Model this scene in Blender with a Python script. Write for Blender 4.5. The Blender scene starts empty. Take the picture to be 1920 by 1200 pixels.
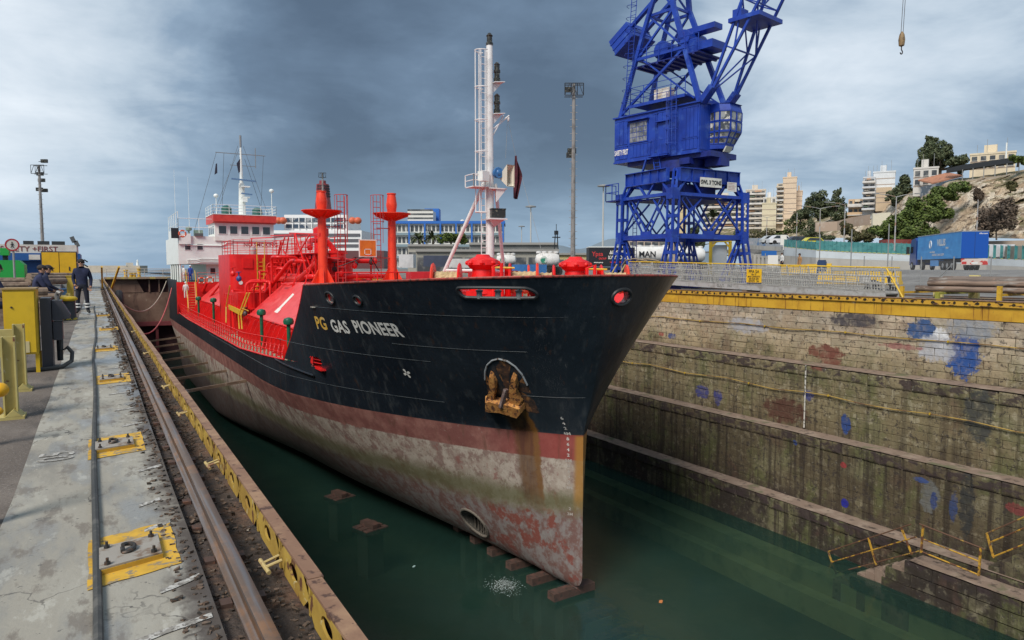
import bpy, bmesh, math, random
from mathutils import Vector, Matrix, noise
random.seed(11)
SC = bpy.context.scene
COL = SC.collection
R = math.radians
# ------------------------------------------------------------------ camera
EYE = Vector((0, 0, 1.5))
YAW, PITCH, FPX = R(30.324), R(4.171), 1330.0
cam = bpy.data.cameras.new('camera')
cam.sensor_width = 36; cam.lens = FPX / 1920 * 36; cam.clip_start = .05; cam.clip_end = 6000
co = bpy.data.objects.new('camera', cam); COL.objects.link(co)
co.location = EYE; co.rotation_euler = (R(90) - PITCH, 0, -YAW)
SC.camera = co
SC.render.resolution_x, SC.render.resolution_y = 1024, 640
# ------------------------------------------------------------------ light
SUN_AZ, SUN_EL = R(238), R(46)          # azimuth clockwise from +Y, elevation
def azdir(az, el): return Vector((math.sin(az) * math.cos(el), math.cos(az) * math.cos(el), math.sin(el)))
sun = bpy.data.lights.new('sun', 'SUN'); sun.energy = 1.5; sun.angle = R(22); sun.color = (1, .95, .88)
so = bpy.data.objects.new('sun', sun); COL.objects.link(so)
so.rotation_euler = (-azdir(SUN_AZ, SUN_EL)).to_track_quat('-Z', 'Y').to_euler()
SC.view_settings.view_transform = 'Standard'; SC.view_settings.look = 'None'
SC.view_settings.exposure = 1.3; SC.view_settings.gamma = 1; SC.view_settings.use_curve_mapping = False
# pixel (of the 1920 x 1200 photograph) -> world point on a plane of known X, Y or Z
_r = Vector((math.cos(YAW), -math.sin(YAW), 0)); _f0 = Vector((math.sin(YAW), math.cos(YAW), 0))
_fw = _f0 * math.cos(PITCH) - Vector((0, 0, math.sin(PITCH))); _up = Vector((0, 0, math.cos(PITCH))) + _f0 * math.sin(PITCH)
def ray(px, py): return _r * ((px - 960) / FPX) + _fw - _up * ((py - 600) / FPX)
def at(px, py, X=None, Y=None, Z=None, D=None):
    d = ray(px, py)
    s = D if D is not None else (X / d.x if X is not None else (Y / d.y if Y is not None else (Z - 1.5) / d.z))
    return EYE + d * s
# ------------------------------------------------------------------ sky
W = bpy.data.worlds.new('World'); SC.world = W; W.use_nodes = True
class NT:
    """tiny node-tree helper"""
    def __init__(s, t): s.t = t; s.t.nodes.clear()
    def n(s, ty, **k):
        o = s.t.nodes.new('ShaderNode' + ty)
        for a, b in k.items():
            if a[0] == '_': o.inputs[a[1:].replace('_', ' ')].default_value = b
            else: setattr(o, a, b)
        return o
    def l(s, a, b): s.t.links.new(a, b)
    def val(s, x, sock):
        if isinstance(x, (int, float)): sock.default_value = x
        else: s.l(x, sock)
    def m(s, op, a, b=0.0, c=None, clamp=False):
        o = s.n('Math', operation=op); o.use_clamp = clamp
        s.val(a, o.inputs[0]); s.val(b, o.inputs[1])
        if c is not None: s.val(c, o.inputs[2])
        return o.outputs[0]
    def step(s, x, lo, hi):
        o = s.n('MapRange', interpolation_type='SMOOTHSTEP'); s.val(x, o.inputs[0])
        o.inputs[1].default_value = lo; o.inputs[2].default_value = hi
        return o.outputs[0]
    def mix(s, f, a, b, mode='MIX'):
        o = s.n('Mix', data_type='RGBA', blend_type=mode); s.val(f, o.inputs[0])
        for x, k in ((a, 6), (b, 7)):
            if isinstance(x, (tuple, list)): o.inputs[k].default_value = (*x[:3], 1)
            else: s.l(x, o.inputs[k])
        return o.outputs[2]
    def noise(s, vec, scale, detail=4, rough=.55, dist=0):
        o = s.n('TexNoise'); o.inputs['Scale'].default_value = scale; o.inputs['Detail'].default_value = detail
        o.inputs['Roughness'].default_value = rough; o.inputs['Distortion'].default_value = dist
        s.l(vec, o.inputs['Vector']); return o.outputs['Fac']
    def vmul(s, vec, k):
        o = s.n('VectorMath', operation='MULTIPLY'); s.l(vec, o.inputs[0]); o.inputs[1].default_value = k; return o.outputs[0]
    def vadd(s, vec, k):
        o = s.n('VectorMath', operation='ADD'); s.l(vec, o.inputs[0]); o.inputs[1].default_value = k; return o.outputs[0]
    def xyz(s, vec):
        o = s.n('SeparateXYZ'); s.l(vec, o.inputs[0]); return o.outputs
def make_sky():
    t = NT(W.node_tree)
    g = t.n('TexCoord').outputs['Generated']
    x, y, z = t.xyz(g)
    h = t.m('ADD', t.m('MAXIMUM', z, 0), .16)
    cb = t.n('CombineXYZ'); t.l(t.m('DIVIDE', x, h), cb.inputs[0]); t.l(t.m('DIVIDE', y, h), cb.inputs[1]); t.l(t.m('MULTIPLY', z, 1.5), cb.inputs[2])
    p = cb.outputs[0]
    n1 = t.noise(p, .55, 7, .55, .6); n2 = t.noise(t.vadd(p, (7.3, 2.1, 0)), 1.7, 8, .6, .4)
    n3 = t.noise(t.vadd(t.vmul(g, (1, 1, 2.2)), (3.7, 1.2, 0)), 3.2, 6, .55, .5)
    def lobe(px, py, k0, k1):
        d = ray(px, py).normalized()
        o = t.n('VectorMath', operation='DOT_PRODUCT'); t.l(g, o.inputs[0]); o.inputs[1].default_value = d
        return t.step(o.outputs['Value'], math.cos(R(k0)), math.cos(R(k1)))
    n4 = t.noise(t.vadd(t.vmul(g, (1, 1, 1.5)), (1.1, 4.2, .3)), 1.6, 6, .52, .7)
    b = t.m('ADD', .52, t.m('MULTIPLY', t.m('SUBTRACT', n1, .5), .62))
    b = t.m('ADD', b, t.m('MULTIPLY', t.m('SUBTRACT', n2, .5), .46))
    b = t.m('ADD', b, t.m('MULTIPLY', t.m('SUBTRACT', n3, .5), .55))
    b = t.m('ADD', b, t.m('MULTIPLY', t.m('SUBTRACT', n4, .5), .75))
    b = t.m('SUBTRACT', b, t.m('MULTIPLY', lobe(780, 130, 26, 5), .27))     # the heavy cloud bank over the dock
    b = t.m('ADD', b, t.m('MULTIPLY', lobe(60, 120, 22, 3), .24))
    b = t.m('ADD', b, t.m('MULTIPLY', lobe(1800, 30, 24, 2), .14))
    cr = t.n('ValToRGB'); t.l(b, cr.inputs[0])
    e = cr.color_ramp; e.elements[0].position = .12; e.elements[0].color = (.038, .057, .084, 1)
    e.elements[1].position = .95; e.elements[1].color = (.37, .395, .42, 1)
    for q, c in ((.32, (.062, .091, .130)), (.48, (.112, .153, .202)), (.64, (.215, .255, .295))):
        k = e.elements.new(q); k.color = (*c, 1)
    # hazy blue-grey band low over the sea
    low = t.m('MULTIPLY', t.step(t.m('ADD', z, t.m('MULTIPLY', t.m('SUBTRACT', n3, .5), .10)), .17, .0), .62)
    c = t.mix(low, cr.outputs[0], (.115, .175, .245))
    sk = t.n('TexSky', sky_type='NISHITA'); sk.sun_disc = False
    sk.sun_elevation = SUN_EL; sk.sun_rotation = SUN_AZ
    c10 = t.vmul(c, (10, 10, 10))
    bg = t.n('Background', _Strength=.1); t.l(t.mix(.96, sk.outputs[0], c10), bg.inputs[0])
    t.l(bg.outputs[0], t.n('OutputWorld').inputs[0])
make_sky()
# ------------------------------------------------------------------ materials
MATS = {}
def mat(name, base, layers=(), rough=.6, metal=0, bump=None, world=False, rnd=0, spec=.5, hsv=None, post=None):
    """base colour + noise-masked layers: (colour, scale or (sx,sy,sz), lo, hi[, detail[, strength]])"""
    if name in MATS: return MATS[name]
    m = bpy.data.materials.new(name); m.use_nodes = True; t = NT(m.node_tree)
    P = t.n('BsdfPrincipled'); out = t.n('OutputMaterial'); t.l(P.outputs[0], out.inputs[0])
    vec = t.n('NewGeometry').outputs['Position'] if world else t.n('TexCoord').outputs['Object']
    c = tuple(base)
    if rnd:
        a = t.n('ObjectInfo').outputs['Random']; g = t.n('NewGeometry').outputs['Random Per Island']
        r = t.m('FRACT', t.m('ADD', a, g))
        c = t.mix(r, tuple(x * (1 - rnd) for x in base), tuple(min(1, x * (1 + rnd)) for x in base))
        r2 = t.m('FRACT', t.m('MULTIPLY', r, 7.31))
        c = t.mix(t.m('MULTIPLY', r2, rnd * .6), c, (base[0] * 1.25, base[1] * .95, base[2] * .7))
    for i, L in enumerate(layers):
        col, sc, lo, hi = L[:4]; det = L[4] if len(L) > 4 else 5; st = L[5] if len(L) > 5 else 1
        if isinstance(sc, (tuple, list)): v = t.vadd(t.vmul(vec, sc), (i * 3.7, i * 1.3, i * 5.1)); s1 = 1
        else: v = t.vadd(vec, (i * 13.7, i * 5.3, i * 3.1)); s1 = sc
        f = t.step(t.noise(v, s1, det, .6), lo, hi)
        if st != 1: f = t.m('MULTIPLY', f, st)
        c = t.mix(f, c, col)
    if post: c = post(t, c, vec, P)
    if isinstance(c, tuple): P.inputs['Base Color'].default_value = (*c[:3], 1)
    else: t.l(c, P.inputs['Base Color'])
    P.inputs['Metallic'].default_value = metal
    P.inputs['Specular IOR Level'].default_value = spec
    if not P.inputs['Roughness'].is_linked: P.inputs['Roughness'].default_value = rough
    if bump:
        b = t.n('Bump'); b.inputs['Strength'].default_value = bump[1]; b.inputs['Distance'].default_value = bump[2] if len(bump) > 2 else .02
        s = bump[0]
        if isinstance(s, (tuple, list)): t.l(t.noise(t.vmul(vec, s), 1, 5, .6), b.inputs['Height'])
        else: t.l(t.noise(vec, s, 5, .6), b.inputs['Height'])
        t.l(b.outputs[0], P.inputs['Normal'])
    MATS[name] = m; return m
RUST = (.15, .055, .022); DIRT = (.06, .05, .04)
def paint(name, col, rough=.45, rust=.0, dirt=.25, sc=2.0, **k):
    L = [(tuple(x * .72 for x in col), sc, .35, .75, 5, .6), (DIRT, (sc * 1.6, sc * 1.6, sc * .35), .58, .85, 5, dirt)]
    if rust: L.append((RUST, sc * 2.2, .72 - rust * .25, .76 - rust * .12, 7))
    return mat(name, col, L, rough, **k)
def emis_free_glass(name, col=(.02, .025, .03), rough=.08):
    return mat(name, col, [((.06, .07, .08), 1.5, .4, .8)], rough, spec=.8)
# ------------------------------------------------------------------ mesh builder
class MB:
    def __init__(s): s.v = []; s.f = []; s.m = []; s.cm = 0
    def add(s, vs, fs):
        o = len(s.v); s.v += [tuple(v) for v in vs]; s.f += [tuple(i + o for i in f) for f in fs]; s.m += [s.cm] * len(fs); return s
    def bx(s, x0, x1, y0, y1, z0, z1):
        return s.add([(x0, y0, z0), (x1, y0, z0), (x1, y1, z0), (x0, y1, z0), (x0, y0, z1), (x1, y0, z1), (x1, y1, z1), (x0, y1, z1)],
                     [(3, 2, 1, 0), (4, 5, 6, 7), (0, 1, 5, 4), (1, 2, 6, 5), (2, 3, 7, 6), (3, 0, 4, 7)])
    def frame(s, c, ax, ay, az):
        c, ax, ay, az = map(Vector, (c, ax, ay, az))
        vs = [c + ax * i + ay * j + az * k for k in (-1, 1) for i, j in ((-1, -1), (1, -1), (1, 1), (-1, 1))]
        return s.add(vs, [(3, 2, 1, 0), (4, 5, 6, 7), (0, 1, 5, 4), (1, 2, 6, 5), (2, 3, 7, 6), (3, 0, 4, 7)])
    def rbox(s, c, sx, sy, sz, rz=0):
        a = Vector((math.cos(rz), math.sin(rz), 0)); b = Vector((-math.sin(rz), math.cos(rz), 0))
        return s.frame(c, a * sx / 2, b * sy / 2, Vector((0, 0, sz / 2)))
    def bar(s, a, b, w, h=None, up=(0, 0, 1)):
        a, b = Vector(a), Vector(b); d = b - a; L = d.length
        if L < 1e-6: return s
        d /= L; u = Vector(up)
        if abs(d.dot(u)) > .98: u = Vector((0, 1, 0)) if abs(d.y) < .9 else Vector((1, 0, 0))
        x = d.cross(u).normalized(); y = x.cross(d)
        h = h or w
        return s.frame((a + b) / 2, x * w / 2, d * L / 2, y * h / 2)
    def cyl(s, a, b, r, n=8, r2=None, cap=True):
        a, b = Vector(a), Vector(b); d = (b - a).normalized()
        u = Vector((0, 0, 1)) if abs(d.z) < .9 else Vector((1, 0, 0))
        x = d.cross(u).normalized(); y = d.cross(x); r2 = r if r2 is None else r2
        vs = [c + (x * math.cos(k * math.tau / n) + y * math.sin(k * math.tau / n)) * q for c, q in ((a, r), (b, r2)) for k in range(n)]
        fs = [(k, (k + 1) % n, n + (k + 1) % n, n + k) for k in range(n)]
        if cap: fs += [tuple(range(n))[::-1], tuple(range(n, 2 * n))]
        return s.add(vs, fs)
    def path(s, pts, r, n=6, closed=False, cap=True):
        P = [Vector(p) for p in pts]; N = len(P); vs = []; px = None
        for i, p in enumerate(P):
            a = P[i - 1] if (i or closed) else p; b = P[(i + 1) % N] if (i < N - 1 or closed) else p
            d = (b - a).normalized()
            if px is None:
                u = Vector((0, 0, 1)) if abs(d.z) < .9 else Vector((1, 0, 0)); px = d.cross(u).normalized()
            px = (px - d * px.dot(d)).normalized(); y = d.cross(px)
            rr = r[i] if isinstance(r, (list, tuple)) else r
            vs += [p + (px * math.cos(k * math.tau / n) + y * math.sin(k * math.tau / n)) * rr for k in range(n)]
        M = N if closed else N - 1
        fs = [(i * n + k, i * n + (k + 1) % n, ((i + 1) % N) * n + (k + 1) % n, ((i + 1) % N) * n + k) for i in range(M) for k in range(n)]
        if cap and not closed: fs += [tuple(range(n))[::-1], tuple(range((N - 1) * n, N * n))]
        return s.add(vs, fs)
    def lathe(s, c, prof, n=16, axis=(0, 0, 1), cap=True):
        c = Vector(c); d = Vector(axis).normalized()
        u = Vector((0, 0, 1)) if abs(d.z) < .9 else Vector((1, 0, 0))
        x = d.cross(u).normalized(); y = d.cross(x)
        vs = [c + d * h + (x * math.cos(k * math.tau / n) + y * math.sin(k * math.tau / n)) * q for q, h in prof for k in range(n)]
        fs = [(i * n + k, i * n + (k + 1) % n, (i + 1) * n + (k + 1) % n, (i + 1) * n + k) for i in range(len(prof) - 1) for k in range(n)]
        if cap: fs += [tuple(range(n))[::-1], tuple(range((len(prof) - 1) * n, len(prof) * n))]
        return s.add(vs, fs)
    def poly(s, pts): return s.add(pts, [tuple(range(len(pts)))])
    def prism(s, pts, d):
        n = len(pts); d = Vector(d); P = [Vector(p) for p in pts]
        return s.add(P + [p + d for p in P], [tuple(range(n))[::-1], tuple(range(n, 2 * n))] + [(k, (k + 1) % n, n + (k + 1) % n, n + k) for k in range(n)])
    def grid(s, fn, nu, nv):
        vs = [fn(i / nu, j / nv) for j in range(nv + 1) for i in range(nu + 1)]; w = nu + 1
        return s.add(vs, [(j * w + i, j * w + i + 1, (j + 1) * w + i + 1, (j + 1) * w + i) for j in range(nv) for i in range(nu)])
    def ball(s, c, rx, ry=None, rz=None, n=10, m=6):
        ry = ry or rx; rz = rz or rx; c = Vector(c)
        return s.grid(lambda u, v: c + Vector((rx * math.sin(v * math.pi) * math.cos(u * math.tau), ry * math.sin(v * math.pi) * math.sin(u * math.tau), -rz * math.cos(v * math.pi))), n, m)
    def mesh(s, name, mats, off=(0, 0, 0), ang=35):
        me = bpy.data.meshes.new(name); o = Vector(off)
        me.from_pydata([(v[0] - o.x, v[1] - o.y, v[2] - o.z) for v in s.v], [], s.f)
        for q in (mats if isinstance(mats, (list, tuple)) else [mats]): me.materials.append(q)
        if any(s.m): me.polygons.foreach_set('material_index', s.m)
        me.polygons.foreach_set('use_smooth', [True] * len(me.polygons))
        me.update(); me.set_sharp_from_angle(angle=R(ang)); return me
OFF = {}
def link(o, parent=None):
    COL.objects.link(o)
    if parent: o.parent = parent
    return o
def tag(o, label=None, cat=None, group=None, kind=None):
    for k, v in (('label', label), ('category', cat), ('group', group), ('kind', kind)):
        if v: o[k] = v
    return o
def thing(name, label, cat, loc=(0, 0, 0), group=None):
    o = bpy.data.objects.new(name, None); o.empty_display_size = .2; o.location = loc
    OFF[o.name] = Vector(loc); return tag(link(o), label, cat, group)
def part(name, mb, m, parent, kind=None, label=None, ang=35):
    off = OFF[parent.name]; o = bpy.data.objects.new(name, mb.mesh(name, m, off, ang)); OFF[o.name] = off
    return tag(link(o, parent), label=label, kind=kind)
def solo(name, mb, m, label, cat, group=None, loc=None, ang=35):
    if loc is None: loc = Vector(mb.v[0])
    o = bpy.data.objects.new(name, mb.mesh(name, m, loc, ang)); o.location = loc; OFF[o.name] = Vector(loc)
    return tag(link(o), label, cat, group)
def struct(name, mb, m, kind='structure', ang=35, parent=None):
    o = bpy.data.objects.new(name, mb.mesh(name, m, (0, 0, 0), ang)); OFF[o.name] = Vector()
    link(o, parent)
    return o if parent else tag(o, kind=kind)
def copy_tree(o, parent=None, loc=None, rz=None, label=None):
    c = o.copy(); COL.objects.link(c); c.parent = parent
    if loc is not None: c.location = loc
    if rz is not None: c.rotation_euler.z = rz
    if label: c['label'] = label
    for ch in list(o.children): copy_tree(ch, c)
    return c
def inst(name, me, parent, loc, rot=(0, 0, 0), scale=(1, 1, 1)):
    o = bpy.data.objects.new(name, me); o.location = Vector(loc) - OFF[parent.name]; o.rotation_euler = rot; o.scale = scale
    OFF[o.name] = OFF[parent.name]; return link(o, parent)
def text_mb(txt, size, fn, bold=.0, extr=0, align='CENTER', spacing=1.0):
    """lettering as mesh: fn maps flat (x, y) in metres to a world point"""
    cu = bpy.data.curves.new('t', 'FONT'); cu.body = txt; cu.size = size; cu.align_x = align; cu.offset = bold; cu.space_character = spacing
    cu.resolution_u = 3; cu.fill_mode = 'FRONT' if hasattr(cu, 'fill_mode') else cu.fill_mode
    o = bpy.data.objects.new('t', cu); COL.objects.link(o)
    dg = bpy.context.evaluated_depsgraph_get(); me = bpy.data.meshes.new_from_object(o.evaluated_get(dg))
    bm = bmesh.new(); bm.from_mesh(me); bmesh.ops.triangulate(bm, faces=bm.faces)
    mb = MB(); mb.add([fn(v.co.x, v.co.y) for v in bm.verts], [tuple(v.index for v in f.verts) for f in bm.faces])
    bm.free(); bpy.data.objects.remove(o); bpy.data.curves.remove(cu); bpy.data.meshes.remove(me)
    return mb
def flat(o, ax, ay): 
    o, ax, ay = Vector(o), Vector(ax), Vector(ay); return lambda x, y: o + ax * x + ay * y
# ================================================================== the dock
X0, ZB = 29.25, -.49
WATER = -10.6
asph = mat('asphalt', (.115, .092, .075), [((.17, .14, .115), 1.2, .4, .7, 7), ((.055, .045, .038), (2.2, .8, 1), .50, .68, 8), ((.24, .21, .18), 45, .58, .68, 3), ((.03, .026, .023), 30, .62, .68, 4, .8)], .9, bump=(42, .9, .012), world=True)
def conc_post(t, c, vec, P):
    X, Y, Z = t.xyz(vec)
    nw = t.noise(t.vmul(vec, (1.6, .45, 1)), 1.3, 5, .6); w = t.step(nw, .46, .60)
    t.l(t.m('SUBTRACT', .85, t.m('MULTIPLY', w, .55)), P.inputs['Roughness'])     # damp patches
    c = t.mix(t.m('MULTIPLY', w, .55), c, (.150, .150, .146))
    nd = t.noise(t.vmul(vec, (2.5, .9, 1)), 2.2, 8, .68)
    c = t.mix(t.m('MULTIPLY', t.step(nd, .52, .62), .75), c, (.15, .125, .10))       # worn-off skin, grime
    c = t.mix(t.m('MULTIPLY', t.step(nd, .43, .36), .6), c, (.43, .41, .35))
    vo = t.n('TexVoronoi', feature='DISTANCE_TO_EDGE'); vo.inputs['Scale'].default_value = 2.1
    wp_ = t.n('VectorMath', operation='ADD'); t.l(t.vmul(vec, (1, .55, 1)), wp_.inputs[0]); nc = t.n('TexNoise'); nc.inputs['Scale'].default_value = 5; nc.inputs['Detail'].default_value = 6; t.l(vec, nc.inputs['Vector'])
    t.l(t.vmul(nc.outputs['Color'], (.28, .28, .28)), wp_.inputs[1]); t.l(wp_.outputs[0], vo.inputs['Vector'])
    cr = t.m('MULTIPLY', t.step(vo.outputs[0], .014, .003), t.step(t.noise(vec, .9, 3), .45, .6))
    c = t.mix(t.m('MULTIPLY', cr, .8), c, (.05, .045, .04))
    fr = t.step(t.m('ADD', X, t.m('MULTIPLY', t.m('SUBTRACT', t.noise(t.vmul(vec, (1, .8, 1)), 4, 8, .7), .5), .55)), .22, .37)
    c = t.mix(t.m('MULTIPLY', fr, .9), c, (.062, .047, .038))                          # dirt spilling over from the rail bed
    return c
conc = mat('concrete', (.30, .275, .225), [((.40, .385, .33), (1.5, .5, 1), .45, .75, 6), ((.12, .11, .10), (1.2, .35, 1), .52, .68, 7, .8), ((.07, .065, .06), 26, .66, .70, 4, .8), ((.1, .095, .085), (2.5, .8, 1), .6, .64, 9, .7)], .85, bump=(38, .35, .01), world=True, post=conc_post)
earth = mat('rail_bed_dirt', (.07, .052, .042), [((.14, .075, .045), 3, .45, .7, 7), ((.03, .026, .024), 7, .5, .68, 6), ((.30, .27, .23), 45, .69, .73, 3)], .95, bump=(24, 1, .03), world=True)
rail_m = mat('rail_steel', (.17, .11, .075), [((.30, .15, .07), 5, .45, .7, 6), ((.21, .2, .205), (30, .6, 30), .45, .62, 3, .7)], .45, .5, bump=(40, .2, .005), world=True)
yel = mat('edge_beam_yellow', (.48, .32, .06), [((.33, .20, .04), 3, .4, .7), ((.13, .055, .028), 7, .56, .62, 7), ((.55, .45, .22), 15, .62, .68)], .6, bump=(30, .3, .006), world=True)
yel_rust = mat('beam_flange_rust', (.23, .125, .075), [((.35, .21, .12), 5, .4, .7, 6), ((.09, .045, .03), 14, .56, .64, 6)], .75, .1, bump=(30, .4, .006), world=True)
def gy(n, d): return n
# --- left quay: asphalt, concrete strip, rail bed
g = MB()
NE = 90
edge = [(-.52 + .05 * noise.noise((0, y * .9, 3)) + .03 * noise.noise((0, y * 4, 7)), y) for y in [-8 + k * 1.35 for k in range(NE + 1)]]
for (xa, ya), (xb, yb_) in zip(edge, edge[1:]): g.poly([(-60, ya, 0), (xa, ya, 0), (xb, yb_, 0), (-60, yb_, 0)])
struct('quay_pavement', g, asph)
g = MB()
for (xa, ya), (xb, yb_) in zip(edge, edge[1:]):
    r1 = .40 + .035 * noise.noise((5, ya * 2.2, 0)) + .03 * noise.noise((5, ya * 7, 1)); r2 = .40 + .035 * noise.noise((5, yb_ * 2.2, 0)) + .03 * noise.noise((5, yb_ * 7, 1))
    g.poly([(xa, ya, .004), (r1, ya, .004), (r2, yb_, .004), (xb, yb_, .004)]); g.poly([(r1, ya, .004), (r1, ya, -.1), (r2, yb_, -.1), (r2, yb_, .004)])
QUAY = struct('quay_concrete', g, conc)
g = MB(); g.grid(lambda u, v: (.30 + .6 * u, -8 + 121 * v, -.055 + .02 * noise.noise((u * 3, v * 300, 1)) - .03 * (u > .35)), 12, 400)
struct('rail_bed', g, earth)
# debris lying in the bed and along the broken edge of the concrete
g = MB()
for k in range(6000):
    y = 1.5 + (random.random() ** 1.8) * 60; x = random.choice((random.uniform(.34, .47), random.uniform(.56, .74), random.uniform(.25, .5)))
    s = random.uniform(.002, .010) * (1 + y * .06); zz = .004 if x < .38 else -.05
    a = Vector((random.uniform(-1, 1), random.uniform(-1, 1), random.uniform(-.3, .3))).normalized() * s * random.uniform(.6, 1.7)
    b = Vector((-a.y, a.x, 0)).normalized() * s; g.frame((x, y, zz + s * .3), a, b, (0, 0, s * random.uniform(.2, .6)))
o = struct('rail_bed_debris', g, mat('debris', (.10, .07, .05), [((.03, .025, .02), 40, .5, .55), ((.42, .38, .32), 23, .66, .69)], .95, rnd=.7, world=True), 'stuff')
# painted marks on the concrete
wp = mat('worn_white_paint', (.46, .44, .40), [((.24, .22, .19), 22, .44, .54, 8), ((.13, .115, .10), 45, .54, .60, 7)], .8, world=True)
yp = mat('worn_yellow_paint', (.62, .36, .035), [((.42, .24, .03), 5, .4, .7), ((.25, .20, .13), 17, .53, .60, 8), ((.10, .08, .06), 9, .60, .68, 8)], .8, world=True)
def mark(y, x0, x1, w, skew=.0, m=wp, name='painted_mark', z=.009):
    b = MB(); n = 7
    top = [(x0 + (x1 - x0) * k / n, y + skew * k / n + w / 2 + random.uniform(-.08, .08) * w, z) for k in range(n + 1)]
    bot = [(x0 + (x1 - x0) * k / n, y + skew * k / n - w / 2 + random.uniform(-.08, .08) * w, z) for k in range(n + 1)]
    for k in range(n): b.poly([bot[k], bot[k + 1], top[k + 1], top[k]])
    return struct(name, b, m, parent=QUAY)
for px, py, L in ((330, 1188, .30), (345, 1100, .16), (300, 990, .12), (285, 945, .11), (285, 880, .14), (250, 797, .16), (235, 768, .16), (225, 738, .2), (230, 722, .2), (218, 690, .2)):
    p = at(px, py, Z=.009); mark(p.y, p.x - L / 2 - .02, p.x + L / 2, .035 + p.y * .004, .10)
b = text_mb('05', .36, lambda x, y: (-.21 - y * .95, 6.62 + x * .9, .0095), .004)
struct('painted_number', b, wp, parent=QUAY)
PLATES = [(.10, 4.1), (.08, 6.75), (.13, 10.9), (.08, 15.1), (.20, 20.1), (.12, 26)]
# yellow patches under the anchor plates
for i, (x, y) in enumerate(PLATES):
    b = MB(); w = .27; d = .30 + y * .012
    b.grid(lambda u, v: (x - .19 + .41 * u + .012 * noise.noise((u * 5, v * 5, i)), y - d + 2 * d * v + .12 * u + .02 * noise.noise((v * 5, u * 5, i + 9)), .0085), 6, 6)
    struct('painted_patch', b, yp, parent=QUAY)
# --- crane rail on the left quay
def rail_prof(x, z, s=1):
    return [(x - .052 * s, z - .13), (x + .052 * s, z - .13), (x + .052 * s, z - .115), (x + .014, z - .10), (x + .014, z - .035), (x + .034 * s, z - .028), (x + .034 * s, z - .004), (x + .026 * s, z), (x - .026 * s, z), (x - .034 * s, z - .004), (x - .034 * s, z - .028), (x - .014, z - .035), (x - .014, z - .10), (x - .052 * s, z - .115)]
g = MB()
for k in range(16):
    y0, y1 = -6 + 7.4 * k, -6 + 7.4 * (k + 1) - .012
    g.prism([(a, y0, b) for a, b in rail_prof(.535, .085, .85)], (0, y1 - y0, 0))
CR = thing('crane_rail', 'long rusty crane rail running along the left quay beside the dock edge', 'rail', (.505, 0, 0))
part('rail', g, rail_m, CR)
g = MB()
for k in range(75):
    y = 1.2 + k * .55
    for s in (-1, 1): g.rbox((.535 + s * .075, y, -.045), .05, .07, .03)
part('rail_clip', g, mat('clip_rust', (.07, .04, .03), [((.16, .07, .04), 20, .5, .7)], .8, world=True), CR, kind='stuff')
# --- yellow edge beam of the left quay: top flange and a web with cut-outs
EB = thing('edge_beam', 'yellow rust-stained steel edge beam with oval cut-outs along the left dock edge', 'beam', (.9, 0, 0))
seg = [-6 + 3.05 * k for k in range(40)]
for k, y0 in enumerate(seg):
    y1 = y0 + 3.04; xx = .006 * math.sin(k * 2.3)
    f = MB(); f.bx(.772 + xx, .842 + xx, y0, y1, .085, .10); part('flange', f, yel_rust, EB)
    w = MB(); xw = .776 + xx; zt, zb = .085, -.075; n = 5; L = (y1 - y0) / n
    for i in range(n):                     # web plate with an oval hole per bay
        a = y0 + i * L; cy, cz, ry, rz_ = a + L / 2, .012, .085, .040; N = 16
        out = []
        for q in range(N):
            t = q * math.tau / N; c, s_ = math.cos(t), math.sin(t); k2 = min((L / 2) / abs(c) if abs(c) > 1e-6 else 9, .08 / abs(s_) if abs(s_) > 1e-6 else 9)
            out.append((cy + c * k2, .005 + s_ * k2))
        C4 = [(a, zb), (a + L, zb), (a + L, zt), (a, zt)]
        inn = [(cy + ry * math.cos(q * math.tau / N), cz + rz_ * math.sin(q * math.tau / N)) for q in range(N)]
        for dx in (0, .012):
            base = len(w.v)
            w.add([(xw + dx, p[0], p[1]) for p in out] + [(xw + dx, p[0], p[1]) for p in inn], [(q, (q + 1) % N, N + (q + 1) % N, N + q) for q in range(N)])
        w.add([(xw + e, p[0], p[1]) for e in (0, .012) for p in inn], [(q, (q + 1) % N, N + (q + 1) % N, N + q) for q in range(N)])
        w.bx(xw, xw + .013, a - .014, a + .014, zb, zt)
    part('web', w, yel, EB)
g = MB(); g.bx(.825, .845, -8, 113, -.3, .086); part('outer_plate', g, yel_rust, EB)
# T-shaped pins sticking out of the beam
pin_m = mat('pin_paint', (.47, .36, .15), [((.25, .13, .07), 14, .5, .62, 6)], .7, world=True)
for i, y in enumerate((3.62, 5.75, 7.95, 9.9, 14, 19)):
    b = MB(); b.cyl((.762, y, .02), (.682, y, .0), .009, 8); b.cyl((.762, y + .07, .02), (.682, y + .06, .0), .007, 6); b.cyl((.688, y - .05, -.012), (.674, y + .10, .002), .011, 8)
    solo('tee_pin', b, pin_m, ('yellow tee-shaped steel pin nearest the camera on the left edge beam', 'second yellow tee pin along the left edge beam', 'third yellow tee pin along the left edge beam', 'fourth yellow tee pin along the left edge beam', 'fifth, small tee pin far along the left edge beam', 'farthest tee pin along the left edge beam')[i], 'pin', 'tee pins along the edge beam')
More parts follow.
